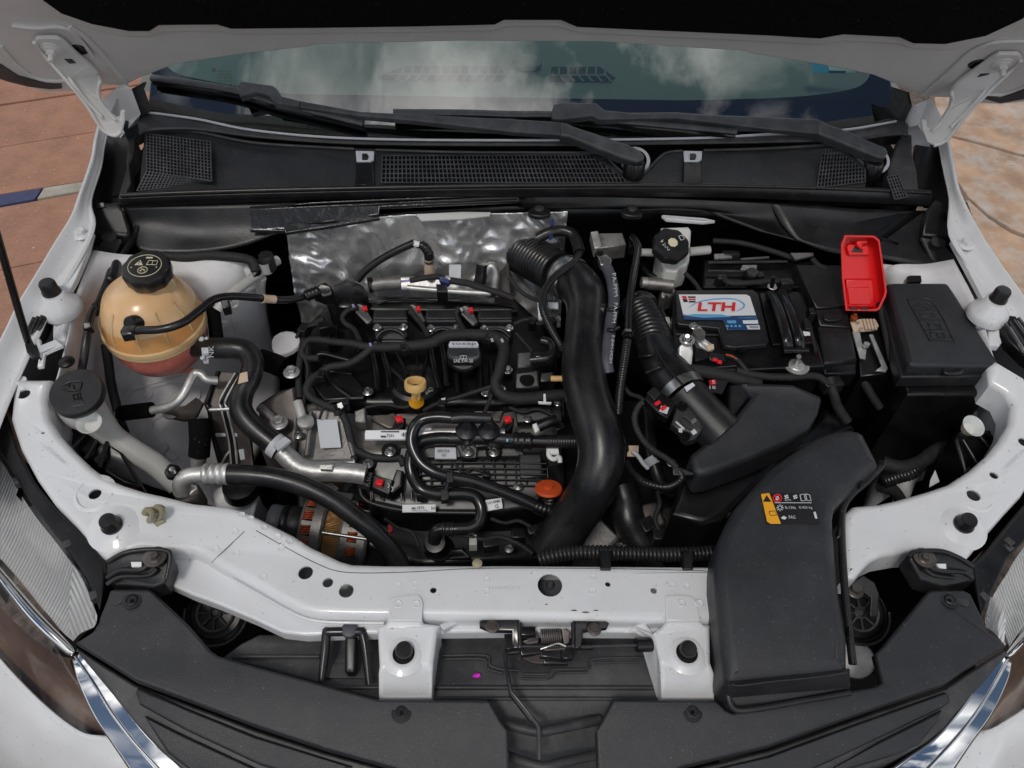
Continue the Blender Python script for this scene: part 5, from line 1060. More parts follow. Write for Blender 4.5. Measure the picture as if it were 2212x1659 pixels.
CC = TC + Vector((.020, .006, .106)); cax = Vector((.0, -.12, .99)).normalized()
lathe('filler_neck', CC + Vector((0, 0, -.05)), [(.034, 0), (.029, .012), (.026, .02), (.025, .03), (0, .03)], 'tank', tk, n=36, sharp=80)
lathe('filler_cap', CC, [(.031, -.026), (.0345, -.022), (.0355, -.004), (.033, 0), (.026, .0012), (0, .0012)], 'plastic', tk, cax, 64, (10, .028))
def cf(u, v): return plane(u, v, CC, cax, .0018)
def ring_on(f, cu, cv, rx, ry, n=24, a0=0, a1=2 * math.pi): return [f(cu + rx * math.cos(a0 + (a1 - a0) * i / n), cv + ry * math.sin(a0 + (a1 - a0) * i / n)) for i in range(n + 1)]
cc2 = CC + cax * .0014; Rm = cax.to_track_quat('Z', 'Y').to_matrix()
def cl_(x, y): return cc2 + Rm @ Vector((x, y, 0)) * .001
X_ = Rm.inverted() @ Vector((1, 0, 0)); 
def cw(x, y):                         # millimetres on the cap face, x right and y away
    ex = Vector((1, 0, 0)) - cax * cax.x; ey = cax.cross(ex); return cc2 + ex.normalized() * x * .001 + ey.normalized() * y * .001
tube('printed_ring', [cw(24.5 * math.cos(i * math.pi / 20), 22 * math.sin(i * math.pi / 20)) for i in range(41)], .0006, 'cream', tk, 6, sub=1)
plate('warning_triangle', [cw(-16, 1), cw(-3, 1), cw(-9.5, 12)], .0004, 'cream', tk, .0001, seg=1, d=-cax); txt('!', cw(-10.5, 9), cw(-8.5, 9), cw(-10.5, 2.5), 'ink', tk)
tube('manual_symbol', [cw(*p) for p in ((2, 2), (10, 2), (10, 10), (4, 11), (2, 2))], .0006, 'cream', tk, 6, sub=1); tube('manual_symbol', [cw(*p) for p in ((10, 2), (17, 2), (17, 10), (10, 10))], .0006, 'cream', tk, 6, sub=1)
tube('gauge_symbol', [cw(7 * math.cos(i * math.pi / 10) - 1, 6.5 * math.sin(i * math.pi / 10) - 9) for i in range(21)], .0007, 'cream', tk, 6, sub=1)
for pts in (((-5, -11), (-1, -7), (3, -12)), ((-4, -6), (3, -9)), ((-5, -9), (-2, -12))): tube('gauge_symbol', [cw(*p) for p in pts], .0006, 'cream', tk, 6, sub=1)
for x, y in ((-19, -4), (18, -3)): lathe('printed_dot', cw(x, y), [(.0011, 0), (.0011, .0003), (0, .0003)], 'cream', tk, cax, 12)
plate('printed_block', [cw(-2, 15), cw(8, 15), cw(8, 18), cw(-2, 18)], .0003, 'cream', tk, .0001, seg=1, d=-cax)
lathe('hose_port', (279, 700, .892), [(.013, -.03), (.0125, -.006), (.011, 0), (.0, .002)], 'black', tk, (-.35, -.75, .55), 20)
lathe('port_boss', P(283, 690, .880), [(.020, -.02), (.016, 0), (0, 0)], 'tank', tk, (-.3, -.7, .6), 20)
oh = thing('overflow_hose', 'thin black overflow hose from coolant tank to the engine', 'hose')
tube('hose', F('282,712,890 300,713,896 350,711,900 395,697,902 432,670,902 462,647,900 500,640,890 553,643,870 590,647,852 630,647,838 665,637,828 690,622,820'), .0062, 'rubber', oh, 12)
plate('elbow', F('258,714,896 266,702,900 284,704,900 286,720,894 262,724,892'), .014, 'gloss_black', oh, .003)
tube('ferrule', F('284,712,891 298,713,896'), .0074, 'rubber', oh, 12)
tube('paper_band', F('567,645,864 580,646,857 594,647,851'), .0068, 'beige', oh, 12)
plate('quick_connector', F('676,630,838 690,612,845 704,608,846 718,620,842 716,634,836 700,640,832'), .02, 'black', oh, .004); tube('connector_collar', F('660,640,832 690,628,836'), .009, 'black', oh, 12, ribs=(.006, .001))
plate('clip', F('476,648,900 494,646,900 496,662,894 480,666,894'), .016, 'black', oh, .002)
# ================================================================== heater hose and metal pipe
hh = thing('heater_hose', 'thick black coolant hose with white print curving to a silver pipe', 'hose')
tube('hose', F('424,750,800 470,752,812 505,752,815 532,760,812 546,785,805 538,820,795 524,850,786 520,880,778 532,905,770 558,932,760 596,962,748 606,970,744'), .0175, 'rubber', hh, 18)
txt('NK', (451, 771, .812), (451, 746, .834), (462, 771, .812), 'print', hh)
txt('ENG', (588, 965, .765), (606, 940, .768), (594, 972, .762), 'print', hh)
plate('paper_label', F('518,806,815 534,802,816 536,822,812 514,828,810'), .002, 'beige', hh, .0005, seg=1)
for s in ('432,736,822 438,732,824 440,770,806 434,774,804', '444,734,824 448,733,824 450,768,808 446,770,807'): tube('spring_clip', F(s), .003, 'label_grey', hh, 8)
plate('clip_ear', F('434,750,826 450,750,827 450,762,822 436,764,820'), .005, 'label_grey', hh, .001); plate('clip_ear', F('436,774,800 451,772,800 450,782,795 440,783,795'), .004, 'label_grey', hh, .001)
lathe('hose_clip', (598, 964, .747), [(.0195, -.007), (.0195, .007)], 'label_grey', hh, (P(606, 970, .744) - P(580, 950, .752)), 20); plate('clip_ear', F('590,958,778 616,942,778 628,950,774 600,972,770'), .006, 'label_grey', hh, .002)
tube('silver_pipe', F('604,968,744 622,988,738 645,1008,732 680,1018,730 720,1018,730 765,1022,728 790,1026,726'), .0155, 'alu', hh, 18)
plate('pipe_tab', F('690,1004,752 720,1003,752 717,1014,750 692,1013,750'), .006, 'alu', hh, .001)
# ================================================================== refrigerant hose
rf = thing('refrigerant_hose', 'thick black refrigerant hose with silver crimped end across the bay', 'hose')
tube('hose', F('488,1024,790 540,1026,790 600,1034,786 660,1052,778 720,1082,765 770,1118,748 810,1150,728 842,1185,705 862,1215,685 875,1245,665'), .0145, 'rubber', rf, 18)
tube('crimp_sleeve', F('440,1024,790 465,1024,790 494,1024,790'), .0140, 'alu', rf, 20, ribs=(.009, .0018))
tube('end_fitting', F('394,1062,760 393,1045,775 398,1033,786 415,1026,790 442,1024,790'), [.013, .013, .012, .0115, .0115], 'alu', rf, 18)
plate('fitting_flange', F('362,1022,778 372,1016,780 385,1022,780 392,1046,772 412,1040,772 424,1046,770 426,1056,766 410,1068,762 388,1064,764 378,1040,772'), .010, 'alu', rf, .003)
lathe('valve_nut', (376, 1024, .786), [(.011, 0), (.011, .008), (.006, .009), (.005, .018), (0, .019)], 'black', rf, n=16); lathe('valve_stem', (375, 1020, .800), [(.004, 0), (.004, .008), (0, .009)], 'steel', rf, n=12)
lathe('lower_collar', (406, 1066, .755), [(.020, -.03), (.019, 0), (.016, .004), (0, .004)], 'dark_steel', rf, n=24)
# aluminium line with foam
al = thing('aluminium_line', 'bare aluminium line with black foam sleeve above the inner wing', 'pipe')
tube('line', F('245,905,740 262,893,748 330,886,765 370,876,775 392,858,785 408,830,795 420,808,800 435,808,800 448,820,795 470,822,790'), .0068, 'alu', al, 12)
tube('foam_sleeve', F('262,893,748 295,889,758 327,885,766'), .0125, 'felt', al, 14)
tube('line', F('428,1002,700 430,985,715'), .012, 'alu', al, 14); tube('foam_sleeve', F('430,985,715 432,950,735 430,905,755'), .0165, 'felt', al, 14)
tube('line', F('470,670,840 485,650,848 520,620,850 560,590,848 575,575,846 600,562,842'), .0085, 'milky', al, 12); tube('foam_sleeve', F('460,660,830 463,690,810 468,730,790'), .011, 'felt', al, 12)
tube('line', F('565,600,840 562,630,810 570,650,790'), .008, 'milky', al, 12)
lathe('service_cap', (573, 550, .880), [(.0135, -.03), (.0135, -.004), (.011, 0), (0, 0)], 'plastic', al, n=8); lathe('cap_collar', (574, 575, .858), [(.0115, -.01), (.0115, .012)], 'milky', al, n=18)
# cable drop beside the tank
cb = thing('bonnet_cable', 'black clipped cable running down beside the coolant tank', 'cable')
tube('cable', F('300,490,880 285,520,872 262,556,872 242,582,876 232,610,880 215,650,884 200,675,884 192,700,880 186,740,868 180,780,850 172,820,830'), .0062, 'rubber', cb, 10)
for s in ('178,697,890 196,694,890 198,706,886 180,710,886', '196,655,892 210,652,892 214,668,888 200,672,888'): plate('cable_clip', F(s), .012, 'black', cb, .002)
tube('sleeve', F('240,570,880 252,568,880 244,600,882 234,602,882'), .008, 'black', cb, 10)
hose('wing_harness', 'black taped harness dropping behind the coolant tank', '228,745,800 235,790,770 240,830,750 250,870,730 258,905,715 270,935,690', .0075, 'tape', 'wiring', 10)
hose('firewall_harness', 'black harness along the cowl behind the strut tower', '355,553,880 400,556,878 450,552,880 510,556,880 545,565,872 552,585,860', .008, 'tape', 'wiring', 10)
plate('harness_bracket', F('535,570,868 556,560,872 562,580,864 548,596,858'), .01, 'black', bpy.data.objects['firewall_harness'], .002)
# washer filler
wf = thing('washer_filler', 'grey washer fluid filler neck with black flip cap', 'washer filler')
tube('neck', F('168,866,822 184,888,812 212,912,792 245,944,765 290,975,745 340,1006,722 385,1050,695'), [.033, .031, .023, .018, .0172, .0172, .0165], 'milky', wf, 28)
wc = P(163, 846, .865); wax = Vector((.05, -.28, .95)).normalized()
lathe('cap', wc, [(.035, -.016), (.0368, -.012), (.037, -.003), (.035, 0), (0, .0003)], 'plastic', wf, wax, 40)
plate('cap_tab', [plane(u, v, wc, wax, .001) for u, v in ((152, 870), (178, 860), (185, 874), (158, 880))], .006, 'plastic', wf, .002, d=-wax)
def wp(u, v): return plane(u, v, wc, wax, .0012)
for pts in (((132, 838), (150, 845), (172, 843), (178, 826)), ((135, 833), (150, 826), (175, 824)), ((157, 852), (172, 849), (175, 860), (160, 863), (157, 852)), ((166, 850), (168, 860)), ((148, 835), (150, 828), (156, 824)), ((160, 840), (158, 831))): tube('embossed_symbol', [wp(*p) for p in pts], .0009, 'black', wf, 6, sub=1)
# prop rod
pr_ = thing('hood_prop', 'thin black hood prop rod rising from its pivot on the rail', 'prop rod')
tube('rod', [P(78, 752, .885), P(60, 735, .900), P(0, 530, 1.06), P(-60, 330, 1.22)], .0052, 'black', pr_, 10, sub=3)
plate('pivot_grip', F('52,742,900 66,738,902 78,756,892 84,768,885 72,772,884 56,758,892'), .012, 'black', pr_, .003)
plate('pivot_bracket', F('75,735,895 86,731,896 88,745,892 120,732,890 135,745,884 96,762,880 92,790,872 80,792,872 84,762,884'), .006, 'white', pr_, .002)
lathe('rail_grommet', (144, 783, .868), [(.012, 0), (.011, .003), (.006, .006), (0, .006)], 'black', body, n=20)
for lab, s0, ss in (('black slatted vent trim beside the rest post on the paving side', '45,735,870 55,700,880 80,668,890 92,668,890 105,680,885 92,712,878 70,738,868', [(60, 722), (70, 702), (80, 690)]), ('black slatted vent trim beside the rest post on the flagstone side', '2165,700,890 2180,680,895 2195,682,893 2235,760,870 2260,800,860 2215,770,868 2180,735,876', [])):
    v_ = thing('vent_trim', lab, 'vent trim', 'slatted vent trims'); plate('trim_base', F(s0), .02, 'black', v_, .003)
    for a in range(4):
        if ss: tube('slat', F(f'{56+a*9},{724-a*3},884 {74+a*9},{686-a*2},893'), .0028, 'plastic', v_, 6)
        else: tube('slat', F(f'{2172+a*9},{698-a*4},898 {2210+a*12},{762-a*6},880'), .0028, 'plastic', v_, 6)
# ================================================================== firewall heat shield
fw = thing('heat_shield', 'crinkled silver foil heat shield on the firewall', 'heat shield')
gw = [F('620,492,880 760,470,885 900,462,888 1050,460,889 1180,457,890 1225,455,890'), F('628,560,810 760,545,815 900,535,818 1050,530,818 1180,522,822 1220,520,822'), F('640,630,740 760,620,740 900,615,742 1050,610,742 1180,602,745 1215,600,745'), F('660,720,640 760,715,640 900,715,640 1050,710,640 1180,706,640 1210,705,640')]
patch('foil_sheet', gw, 'foil', fw, 30, .001, noise=.016, nsc=7)
patch('dark_bulkhead', [[W(p) + Vector((0, .02, 0)) for p in F('540,500,880 650,490,880 1200,455,885 1700,470,880 1950,540,870')], [W(p) + Vector((0, .02, 0)) for p in F('540,640,640 650,640,640 1200,640,640 1700,640,640 1950,650,640')]], 'black', fw, 5, .003)
for s, mm in (('538,452,918 700,442,920 1000,428,922 1120,423,922 1122,432,918 1000,438,916 820,446,915 818,462,905 640,488,893 612,498,890 540,496,892', 'foil_dark'), ('612,484,900 700,478,902 818,458,905 820,470,898 700,490,893 616,502,888', 'foil_dark')):
    plate('edge_strip', F(s), .006, mm, fw, .002)
for s in ('540,448,921 700,438,923 1000,425,925 1120,420,925', '760,444,918 900,436,920 1118,430,919'): tube('foil_fold', F(s), .0018, 'foil_dark', fw, 6)
plate('pale_tab', F('898,462,896 1000,457,897 1060,458,897 1058,465,894 1000,472,891 910,476,889'), .003, 'milky', fw, .001)
# exhaust sensor and turbo area
ox = thing('oxygen_sensor', 'oxygen sensor with black sleeve standing before the foil shield', 'sensor')
tube('cable_sleeve', F('772,605,815 790,585,830 820,562,848 860,540,866 896,524,878'), .0068, 'rubber', ox, 12)
tube('boot', F('900,528,876 915,532,872 925,545,862 927,558,850'), [.005, .0075, .008, .008], 'rubber', ox, 12, ribs=(.006, .0008))
lathe('sensor_body', (927, 570, .838), [(.0085, -.03), (.0095, -.02), (.0095, -.008), (.0078, 0), (.0078, .010), (0, .010)], 'beige', ox, n=18); lathe('sensor_band', (927, 566, .842), [(.0085, 0), (.0085, .006)], 'steel', ox, n=18)
lathe('crimp', (899, 527, .877), [(.0055, -.006), (.0055, .006)], 'label_white', ox, (1, -.2, -.1), 12)
tc_ = thing('turbo_shield', 'dusty brown turbo heat shield behind the engine cover', 'heat shield')
lathe('shield_dome', P(985, 585, .70), [(.075, -.05), (.072, 0), (.06, .03), (.035, .05), (0, .056)], 'dark_steel', tc_, (0, -.3, .95), 32)
plate('bright_lip', F('800,598,800 985,592,804 1010,603,800 1022,622,792 1000,626,790 810,622,792'), .02, 'alu', tc_, .005)
tg = plate('paper_tag', F('970,571,862 996,571,862 995,600,838 970,598,838'), .002, 'label_white', None, .0005, seg=1); tag(tg, 'white paper tag hanging above the engine cover', 'paper tag')
lc = thing('lambda_connector', 'grey cylindrical plug with violet wires lying across the engine rear', 'connector')
tube('plug_shell', F('800,616,828 830,612,830 866,610,830'), .0125, 'cast', lc, 14); tube('plug_rear', F('796,616,828 806,614,828'), .014, 'black', lc, 12)
tube('violet_wire', F('866,608,834 885,606,836'), .0022, 'violet', lc, 6); tube('wire_sheath', F('885,606,836 920,600,838 945,598,838 960,602,836'), .005, 'tape', lc, 8)
plate('blue_clip', F('948,598,845 956,596,846 974,604,842 968,611,838 952,606,842'), .010, 'blue', lc, .002); plate('clip_base', F('942,612,838 965,612,838 967,630,828 944,630,828'), .03, 'black', lc, .003)
tube('wire_sheath', F('972,606,836 1010,612,832 1040,622,828 1075,632,824 1110,645,818'), .006, 'tape', lc, 8)
tube('silver_tube', F('880,621,824 960,628,822 1060,634,820'), .005, 'alu', lc, 10)
vh = thing('turbo_pipe', 'bent black and silver hose stub behind the engine', 'pipe'); tube('stub', F('1042,570,830 1040,590,815 1036,612,800'), .011, 'rubber', vh, 12); tube('metal_elbow', F('1036,612,800 1040,600,806 1060,575,826 1070,590,815 1068,625,790'), .008, 'alu', vh, 12); plate('rusty_flange', F('1068,600,790 1100,560,800 1106,640,770 1070,640,770'), .02, 'dark_steel', vh, .004)
# ================================================================== engine
en = thing('engine', 'three cylinder engine with black plastic cam cover and cast metal head', 'engine')
plate('cylinder_head', F('640,870,700 700,860,705 800,870,706 960,868,706 1110,866,706 1215,850,700 1215,960,690 1100,985,688 800,985,688 640,1000,685'), .2, 'cast', en, .012)
plate('front_block', F('640,990,640 1220,960,640 1230,1200,600 900,1220,600 640,1120,610'), .2, 'black', en, .01)
plate('gearbox', F('1210,860,610 1480,860,610 1520,1180,560 1220,1200,560'), .15, 'black', en, .01)
plate('cam_cover', F('660,700,742 700,660,748 760,640,752 1110,636,754 1180,700,748 1210,780,742 1200,850,735 1080,872,730 800,872,730 690,860,732 655,800,736'), .06, 'black', en, .012)
plate('cover_ridge', F('790,650,768 1050,648,770 1110,662,766 1120,672,764 790,668,764'), .02, 'black', en, .005)
tube('cover_edge_line', F('816,656,771 870,648,774 1060,656,771 1110,664,768'), .0014, 'plastic', en, 6)
# moulded ribs of the cover
for s, r in (('800,735,764 812,800,756 816,840,750', .006), ('818,735,764 838,800,756 842,840,750', .006), ('930,745,764 938,790,758 950,840,750', .006), ('955,745,764 962,790,758 965,830,750', .006), ('835,790,756 865,815,752 880,835,748', .004), ('855,760,760 870,790,756 880,810,752', .003), ('900,758,758 901,790,754', .0025), ('925,760,758 918,790,754 910,808,752', .003), ('700,790,752 720,830,746 760,860,740', .006), ('680,770,752 700,765,754 760,780,752', .005), ('1035,790,752 1040,850,744', .006), ('985,790,752 990,850,744', .005), ('1060,780,752 1064,840,744', .005), ('770,760,758 790,745,762 830,738,764 880,738,764', .004), ('730,830,744 742,860,740', .005), ('690,800,748 760,808,748', .004)):
    tube('cover_rib', F(s), r, 'black', en, 8)
lathe('oil_well', (897, 826, .748), [(.045, -.02), (.042, 0), (.036, .004), (.032, -.004), (0, -.004)], 'plastic', en, n=36)
plate('flat_shield', F('662,818,750 700,800,754 760,806,754 790,842,748 785,860,744 700,864,744'), .01, 'black', en, .004)
# separator dome
SD = P(748, 632, .80)
lathe('separator_dome', SD, [(.035, -.08), (.035, -.035), (.0365, -.03), (.0365, -.014), (.034, -.010), (.0335, -.004), (.030, -.001), (.012, .002), (0, .0022)], 'black', en, n=40)
for a in range(6):
    an = a * math.pi / 3; tube('dome_ridge', [SD + Vector((math.cos(an) * .010, math.sin(an) * .010, .0018)), SD + Vector((math.cos(an) * .028, math.sin(an) * .028, 0))], .0008, 'plastic', en, 6)
plate('separator_leg', F('710,700,775 730,700,775 728,740,765 708,740,765'), .04, 'black', en, .004)
# ignition coils
def coil(u, w, plug, b1, b2):
    c = plate('ignition_coil', F(f'{u},668,796 {u+w},667,796 {u+w+1},690,790 {u+w},694,789 {u-3},694,789 {u-4},688,790'), .024, 'cover', en, .004)
    tube('coil_rim', F(f'{u+2},670,797 {u+w-2},669,797 {u+w-1},688,792 {u-1},689,792 {u+2},670,797'), .0016, 'plastic_dust', c, 6, sub=1)
    plate('coil_well', F(f'{u+4},671,798 {u+w-4},670,798 {u+w-3},686,793 {u},687,793'), .002, 'black', c, .0006, seg=1)
    plate('coil_body', F(f'{u-2},695,780 {u+w},695,780 {u+w+2},722,768 {u+w-8},736,762 {u+6},738,762 {u+1},724,768'), .03, 'cover', c, .005)
    tube('coil_arch', F(f'{u+6},728,774 {u+18},716,780 {u+w/2},711,782 {u+w-18},716,780 {u+w-5},728,774'), .003, 'plastic', c, 8)
    for b in (b1, b2): bolt((*b, .785), .0075, 'steel', c)
    p = plate('coil_plug', F(f'{plug[0]-12},{plug[1]-8},806 {plug[0]+4},{plug[1]-12},808 {plug[0]+16},{plug[1]+2},802 {plug[0]+30},{plug[1]+28},790 {plug[0]+14},{plug[1]+36},786 {plug[0]-12},{plug[1]+10},798'), .018, 'black', c, .004)
    blk('red_lock', plug[0] + 10, plug[1] - 1, .810, .0075, .0085, .006, 15, 'red_clip', c, .0015)
coil(808, 72, (778, 664), (815, 708), (872, 707)); coil(921, 72, (893, 665), (931, 710), (986, 709)); coil(1034, 72, (1007, 668), (1046, 711), (1100, 709))
# oil filler
oc = thing('oil_filler_cap', 'black oil filler cap with white dexos lettering', 'oil cap')
OC = P(1001, 768, .792); oax = Vector((0, -.45, .89)).normalized()
lathe('cap_base', OC, [(.024, -.06), (.024, -.02), (.0265, -.016), (.0268, 0), (.024, .003), (0, .0032)], 'plastic', oc, oax, 40)
plate('cap_grip', F('966,744,818 972,738,820 1032,738,820 1036,744,818 1040,764,808 1034,772,804 1020,778,800 984,778,800 970,772,804 964,762,808'), .02, 'plastic', oc, .006)
plate('grip_top', F('969,744,822 972,737,825 1030,737,825 1034,743,822 1033,748,820 970,748,820'), .004, 'label_grey', oc, .001)
txt('dexos', (1028, 747, .823), (976, 747, .823), (1028, 740, .8265), 'ink', oc, ext=.0008)
def of(u, v): return plane(u, v, P(1001, 780, .8025), Vector((0, -.75, .66)), .001)
txt('SAE 5W-30', of(980, 776), of(1022, 776), of(980, 783), 'print', oc)
tube('manual_symbol', [of(*p) for p in ((994, 775), (994, 769), (1001, 768), (1008, 769), (1008, 775), (994, 775))], .0006, 'print', oc, 6, sub=1); tube('manual_symbol', [of(1001, 768), of(1001, 775)], .0005, 'print', oc, 6, sub=1)
# dipstick
dk = thing('oil_dipstick', 'yellow ring-handled oil dipstick in front of the cam cover', 'dipstick')
RC = P(897, 831, .80)
lathe('ring_handle', RC, [(.0165, -.0065), (.0172, -.004), (.0172, .004), (.0165, .0065), (.0128, .0065), (.0124, .004), (.0124, -.004), (.0128, -.0065), (.0165, -.0065)], 'amber', dk, (0, .32, .95), 36)
plate('handle_stem', F('888,846,790 908,846,790 906,858,778 890,858,778'), .006, 'amber', dk, .002); tube('stem', F('897,850,786 898,862,770'), .004, 'amber', dk, 10)
lathe('stopper', P(899, 864, .762), [(.011, -.012), (.0125, -.006), (.009, 0), (.007, .008), (0, .008)], 'label_orange', dk, (0, -.2, .98), 20)
for s in ('784,865 1003,857 1097,843',):
    for u, v in ((795, 846), (931, 846), (1050, 848), (1097, 800), (1082, 842)): bolt((u, v, .745), .009, 'steel', en)
# main wiring harness
wh_ = thing('engine_harness', 'black taped wiring harness draped across the cam cover', 'wiring')
tube('trunk', F('716,738,792 760,742,796 800,750,798 873,748,800 928,742,802 955,730,804 980,724,806 1040,724,806 1072,730,804 1088,748,800 1086,775,796 1078,805,790 1070,825,784 1078,848,776 1106,860,770 1150,860,766 1190,855,764 1230,852,762'), [.006, .007, .0085, .009, .0095, .010, .010, .010, .010, .010, .009, .0085, .009, .010, .010, .010, .009], 'tape', wh_, 12)
tube('branch', F('802,752,798 778,772,790 752,786,784 712,793,780 692,806,776 670,822,774 662,845,768 678,863,760 708,877,754 733,888,750 748,912,740 756,942,728 766,970,718 803,987,712 840,990,710 864,990,708 872,1005,702'), .0062, 'tape', wh_, 10)
tube('branch', F('716,738,792 690,734,790 664,736,784 652,758,776 658,772,770 690,774,774'), .0058, 'tape', wh_, 10)
tube('branch', F('700,690,790 678,700,784 662,716,780 655,740,776 648,780,764 645,820,752 648,860,740'), .006, 'tape', wh_, 10)
for s in ('772,664,806 752,670,800 740,684,794 745,698,790 765,712,788 778,738,796', '884,664,804 896,684,798 912,702,796 926,728,802', '992,664,806 986,680,798 996,702,796 1004,722,804'): tube('branch', F(s), .0045, 'tape', wh_, 8)
tube('branch', F('1070,832,780 1030,845,772 990,858,764 960,866,758 940,874,752 915,886,742'), .0035, 'tape', wh_, 8); tube('branch', F('1062,850,770 1056,870,758 1046,892,744'), .0035, 'tape', wh_, 8); tube('branch', F('766,972,716 764,1000,708 762,1020,700 756,1040,690 745,1065,670'), .0055, 'tape', wh_, 10)
for u, v, z in ((873, 749, .809), (1055, 725, .815), (692, 806, .785), (728, 880, .762), (955, 868, .768), (752, 1032, .702)): blk('tie_clip', u, v, z, .012, .016, .012, random.uniform(-30, 30), 'gloss_black', wh_, .002)
for s, mm in (('727,872,766 738,868,768 742,878,764 732,886,760', 'alu'), ('1174,850,778 1179,850,778 1180,868,770 1174,868,770', 'milky_white'), ('1162,866,770 1192,868,770 1190,872,768 1164,871,769', 'milky_white'), ('953,860,770 962,858,771 962,874,762 954,874,762', 'milky_white')): plate('clip_strap', F(s), .003, mm, wh_, .001)
for u, v, z, mm in ((763, 659, .812, 'violet'), (997, 667, .81, 'milky'), (800, 743, .806, 'violet'), (1085, 734, .814, 'milky'), (1063, 733, .815, 'milky')): blk('wire_bit', u, v, z, .004, .007, .003, 20, mm, wh_, .001)
# solenoid block right of the cover
sv = thing('solenoid_valve', 'square black solenoid valve block with plug beside the charge pipe', 'valve')
plate('body', F('1112,800,780 1164,798,780 1166,836,768 1114,838,766'), .04, 'plastic', sv, .004); plate('coil_top', F('1116,760,806 1150,758,806 1152,790,795 1118,794,794'), .03, 'plastic', sv, .004)
lathe('round_cap', (1138, 820, .776), [(.012, 0), (.012, .001), (.003, .002), (0, .002)], 'black', sv, n=24); plate('plug', F('1166,804,776 1196,802,776 1198,822,770 1168,824,770'), .02, 'black', sv, .003)
tube('vacuum_hose', F('1145,778,806 1165,776,808 1185,772,810 1195,760,812 1190,742,812 1170,735,812'), .008, 'rubber', sv, 12); tube('vacuum_hose', F('1158,772,804 1190,770,806 1212,758,806'), .0085, 'rubber', sv, 12)
plate('white_tag', F('1158,769,816 1175,769,816 1175,776,812 1158,776,812'), .002, 'label_white', sv, .0005, seg=1); lathe('brass_end', (1205, 818, .77), [(.005, -.012), (.005, .01)], 'amber', sv, (1, 0, 0), 12)
fp = thing('fuel_sensor_bracket', 'printed white bracket plate beside the charge air pipe', 'bracket'); plate('plate', F('1160,645,815 1166,643,816 1168,685,800 1174,672,806 1176,686,800 1164,690,798'), .004, 'label_white', fp, .001); plate('label', F('1184,652,812 1206,653,812 1206,666,806 1186,664,806'), .003, 'label_grey', fp, .001)
# fuel rail
rl = thing('fuel_rail', 'silver fuel rail with printed 7241 4F label', 'fuel rail')
tube('rail_tube', F('790,940,735 860,939,737 980,934,740 1090,936,738'), .0075, 'alu', rl, 14)
plate('label', F('789,929,746 882,928,747 884,948,741 788,948,740'), .004, 'label_white', rl, .001); plate('label', F('900,924,748 932,924,748 932,944,742 901,944,742'), .004, 'label_grey', rl, .001)
txt('7241', (835, 938, .7455), (850, 938, .7455), (835, 945, .744), 'ink', rl); txt('4F', (867, 934, .747), (881, 934, .747), (867, 944, .744), 'ink', rl)
plate('print_line', F('823,931 862,931 862,933 823,933', .7478), .0008, 'rubber_grey', rl, .0001, seg=1); plate('print_line', F('822,941 833,941 833,944 822,944', .7455), .0008, 'rubber_grey', rl, .0001, seg=1)
for u, v in ((862, 902), (1097, 903)):
    i = plate('injector_plug', F(f'{u-20},{v+26},742 {u-10},{v+6},752 {u},{v-4},758 {u+14},{v},756 {u+10},{v+16},748 {u},{v+28},740'), .02, 'black', rl, .003); blk('red_lock', u, v, .762, .011, .010, .007, 20, 'red_clip', i, .002)
# breather valve and hoses
bz = thing('purge_valve', 'black two-dome purge valve on a bolted plate', 'valve')
plate('plate', F('980,944,740 1092,944,740 1090,960,735 1030,965,733 1028,988,722 1010,990,722 996,985,724'), .008, 'plastic', bz, .002)
for u in (1008, 1056): lathe('dome', (u, 930, .762), [(.014, -.02), (.016, -.014), (.016, -.004), (.0175, -.003), (.0175, .001), (.012, .004), (.008, .010), (0, .011)], 'plastic', bz, n=28)
tube('bridge_pipe', F('975,905,772 1000,902,774 1030,903,774 1060,904,773'), .009, 'plastic', bz, 14); tube('bridge_drop', F('1052,905,772 1058,915,766'), .008, 'plastic', bz, 12)
tube('lower_pipe', F('970,948,748 1030,946,750 1100,950,748 1150,952,748'), .0095, 'plastic', bz, 14)
bolt((1011, 976, .734), .0085, 'steel', bz)
for s in ('1001,958,742 1004,968,737', '1022,958,742 1026,966,738', '990,955,740 1000,972,732'): tube('plate_rib', F(s), .0014, 'plastic', bz, 6)
cpl = thing('quick_coupling', 'black ribbed quick coupling with braided hose into charge pipe', 'coupling'); tube('coupler', F('1108,952,748 1122,952,748 1150,953,748'), .0125, 'black', cpl, 16, ribs=(.010, .0015)); tube('coupler', F('1150,953,748 1184,954,748'), .0105, 'black', cpl, 14); tube('braided_hose', F('1182,954,748 1220,954,748 1260,954,748'), .0105, 'rubber', cpl, 12, ribs=(.004, .0007)); plate('teal_dot', F('1094,948,762 1098,948,762 1098,954,760 1094,954,760'), .001, 'label_cyan', cpl, .0002, seg=1)
hA = thing('breather_hose', 'glossy black breather hose looping from valve top to the orange cap', 'hose'); tube('hose', F('975,903,773 943,901,772 912,907,768 895,925,762 889,952,752 897,980,742 914,1004,734 943,1022,728 975,1031,724 1015,1038,720 1053,1050,714 1106,1070,704 1140,1085,697 1160,1095,692'), .0098, 'gloss_black', hA, 14)
plate('clip', F('963,1020,742 978,1018,742 980,1040,732 965,1042,732'), .012, 'plastic', hA, .002); tube('coupler', F('1155,1092,694 1175,1100,690 1185,1102,688'), .011, 'black', hA, 12, ribs=(.006, .001))
hB = thing('return_hose', 'glossy black hose curving down in front of the intake manifold', 'hose'); tube('hose', F('975,947,748 943,947,745 912,953,738 893,970,730 886,1000,720 892,1030,710 908,1055,704 933,1066,700 965,1067,698 1005,1067,696 1028,1075,692 1040,1098,684 1036,1125,676 1018,1140,672 985,1143,672 950,1143,670 940,1152,664 938,1170,650'), .0098, 'gloss_black', hB, 14)
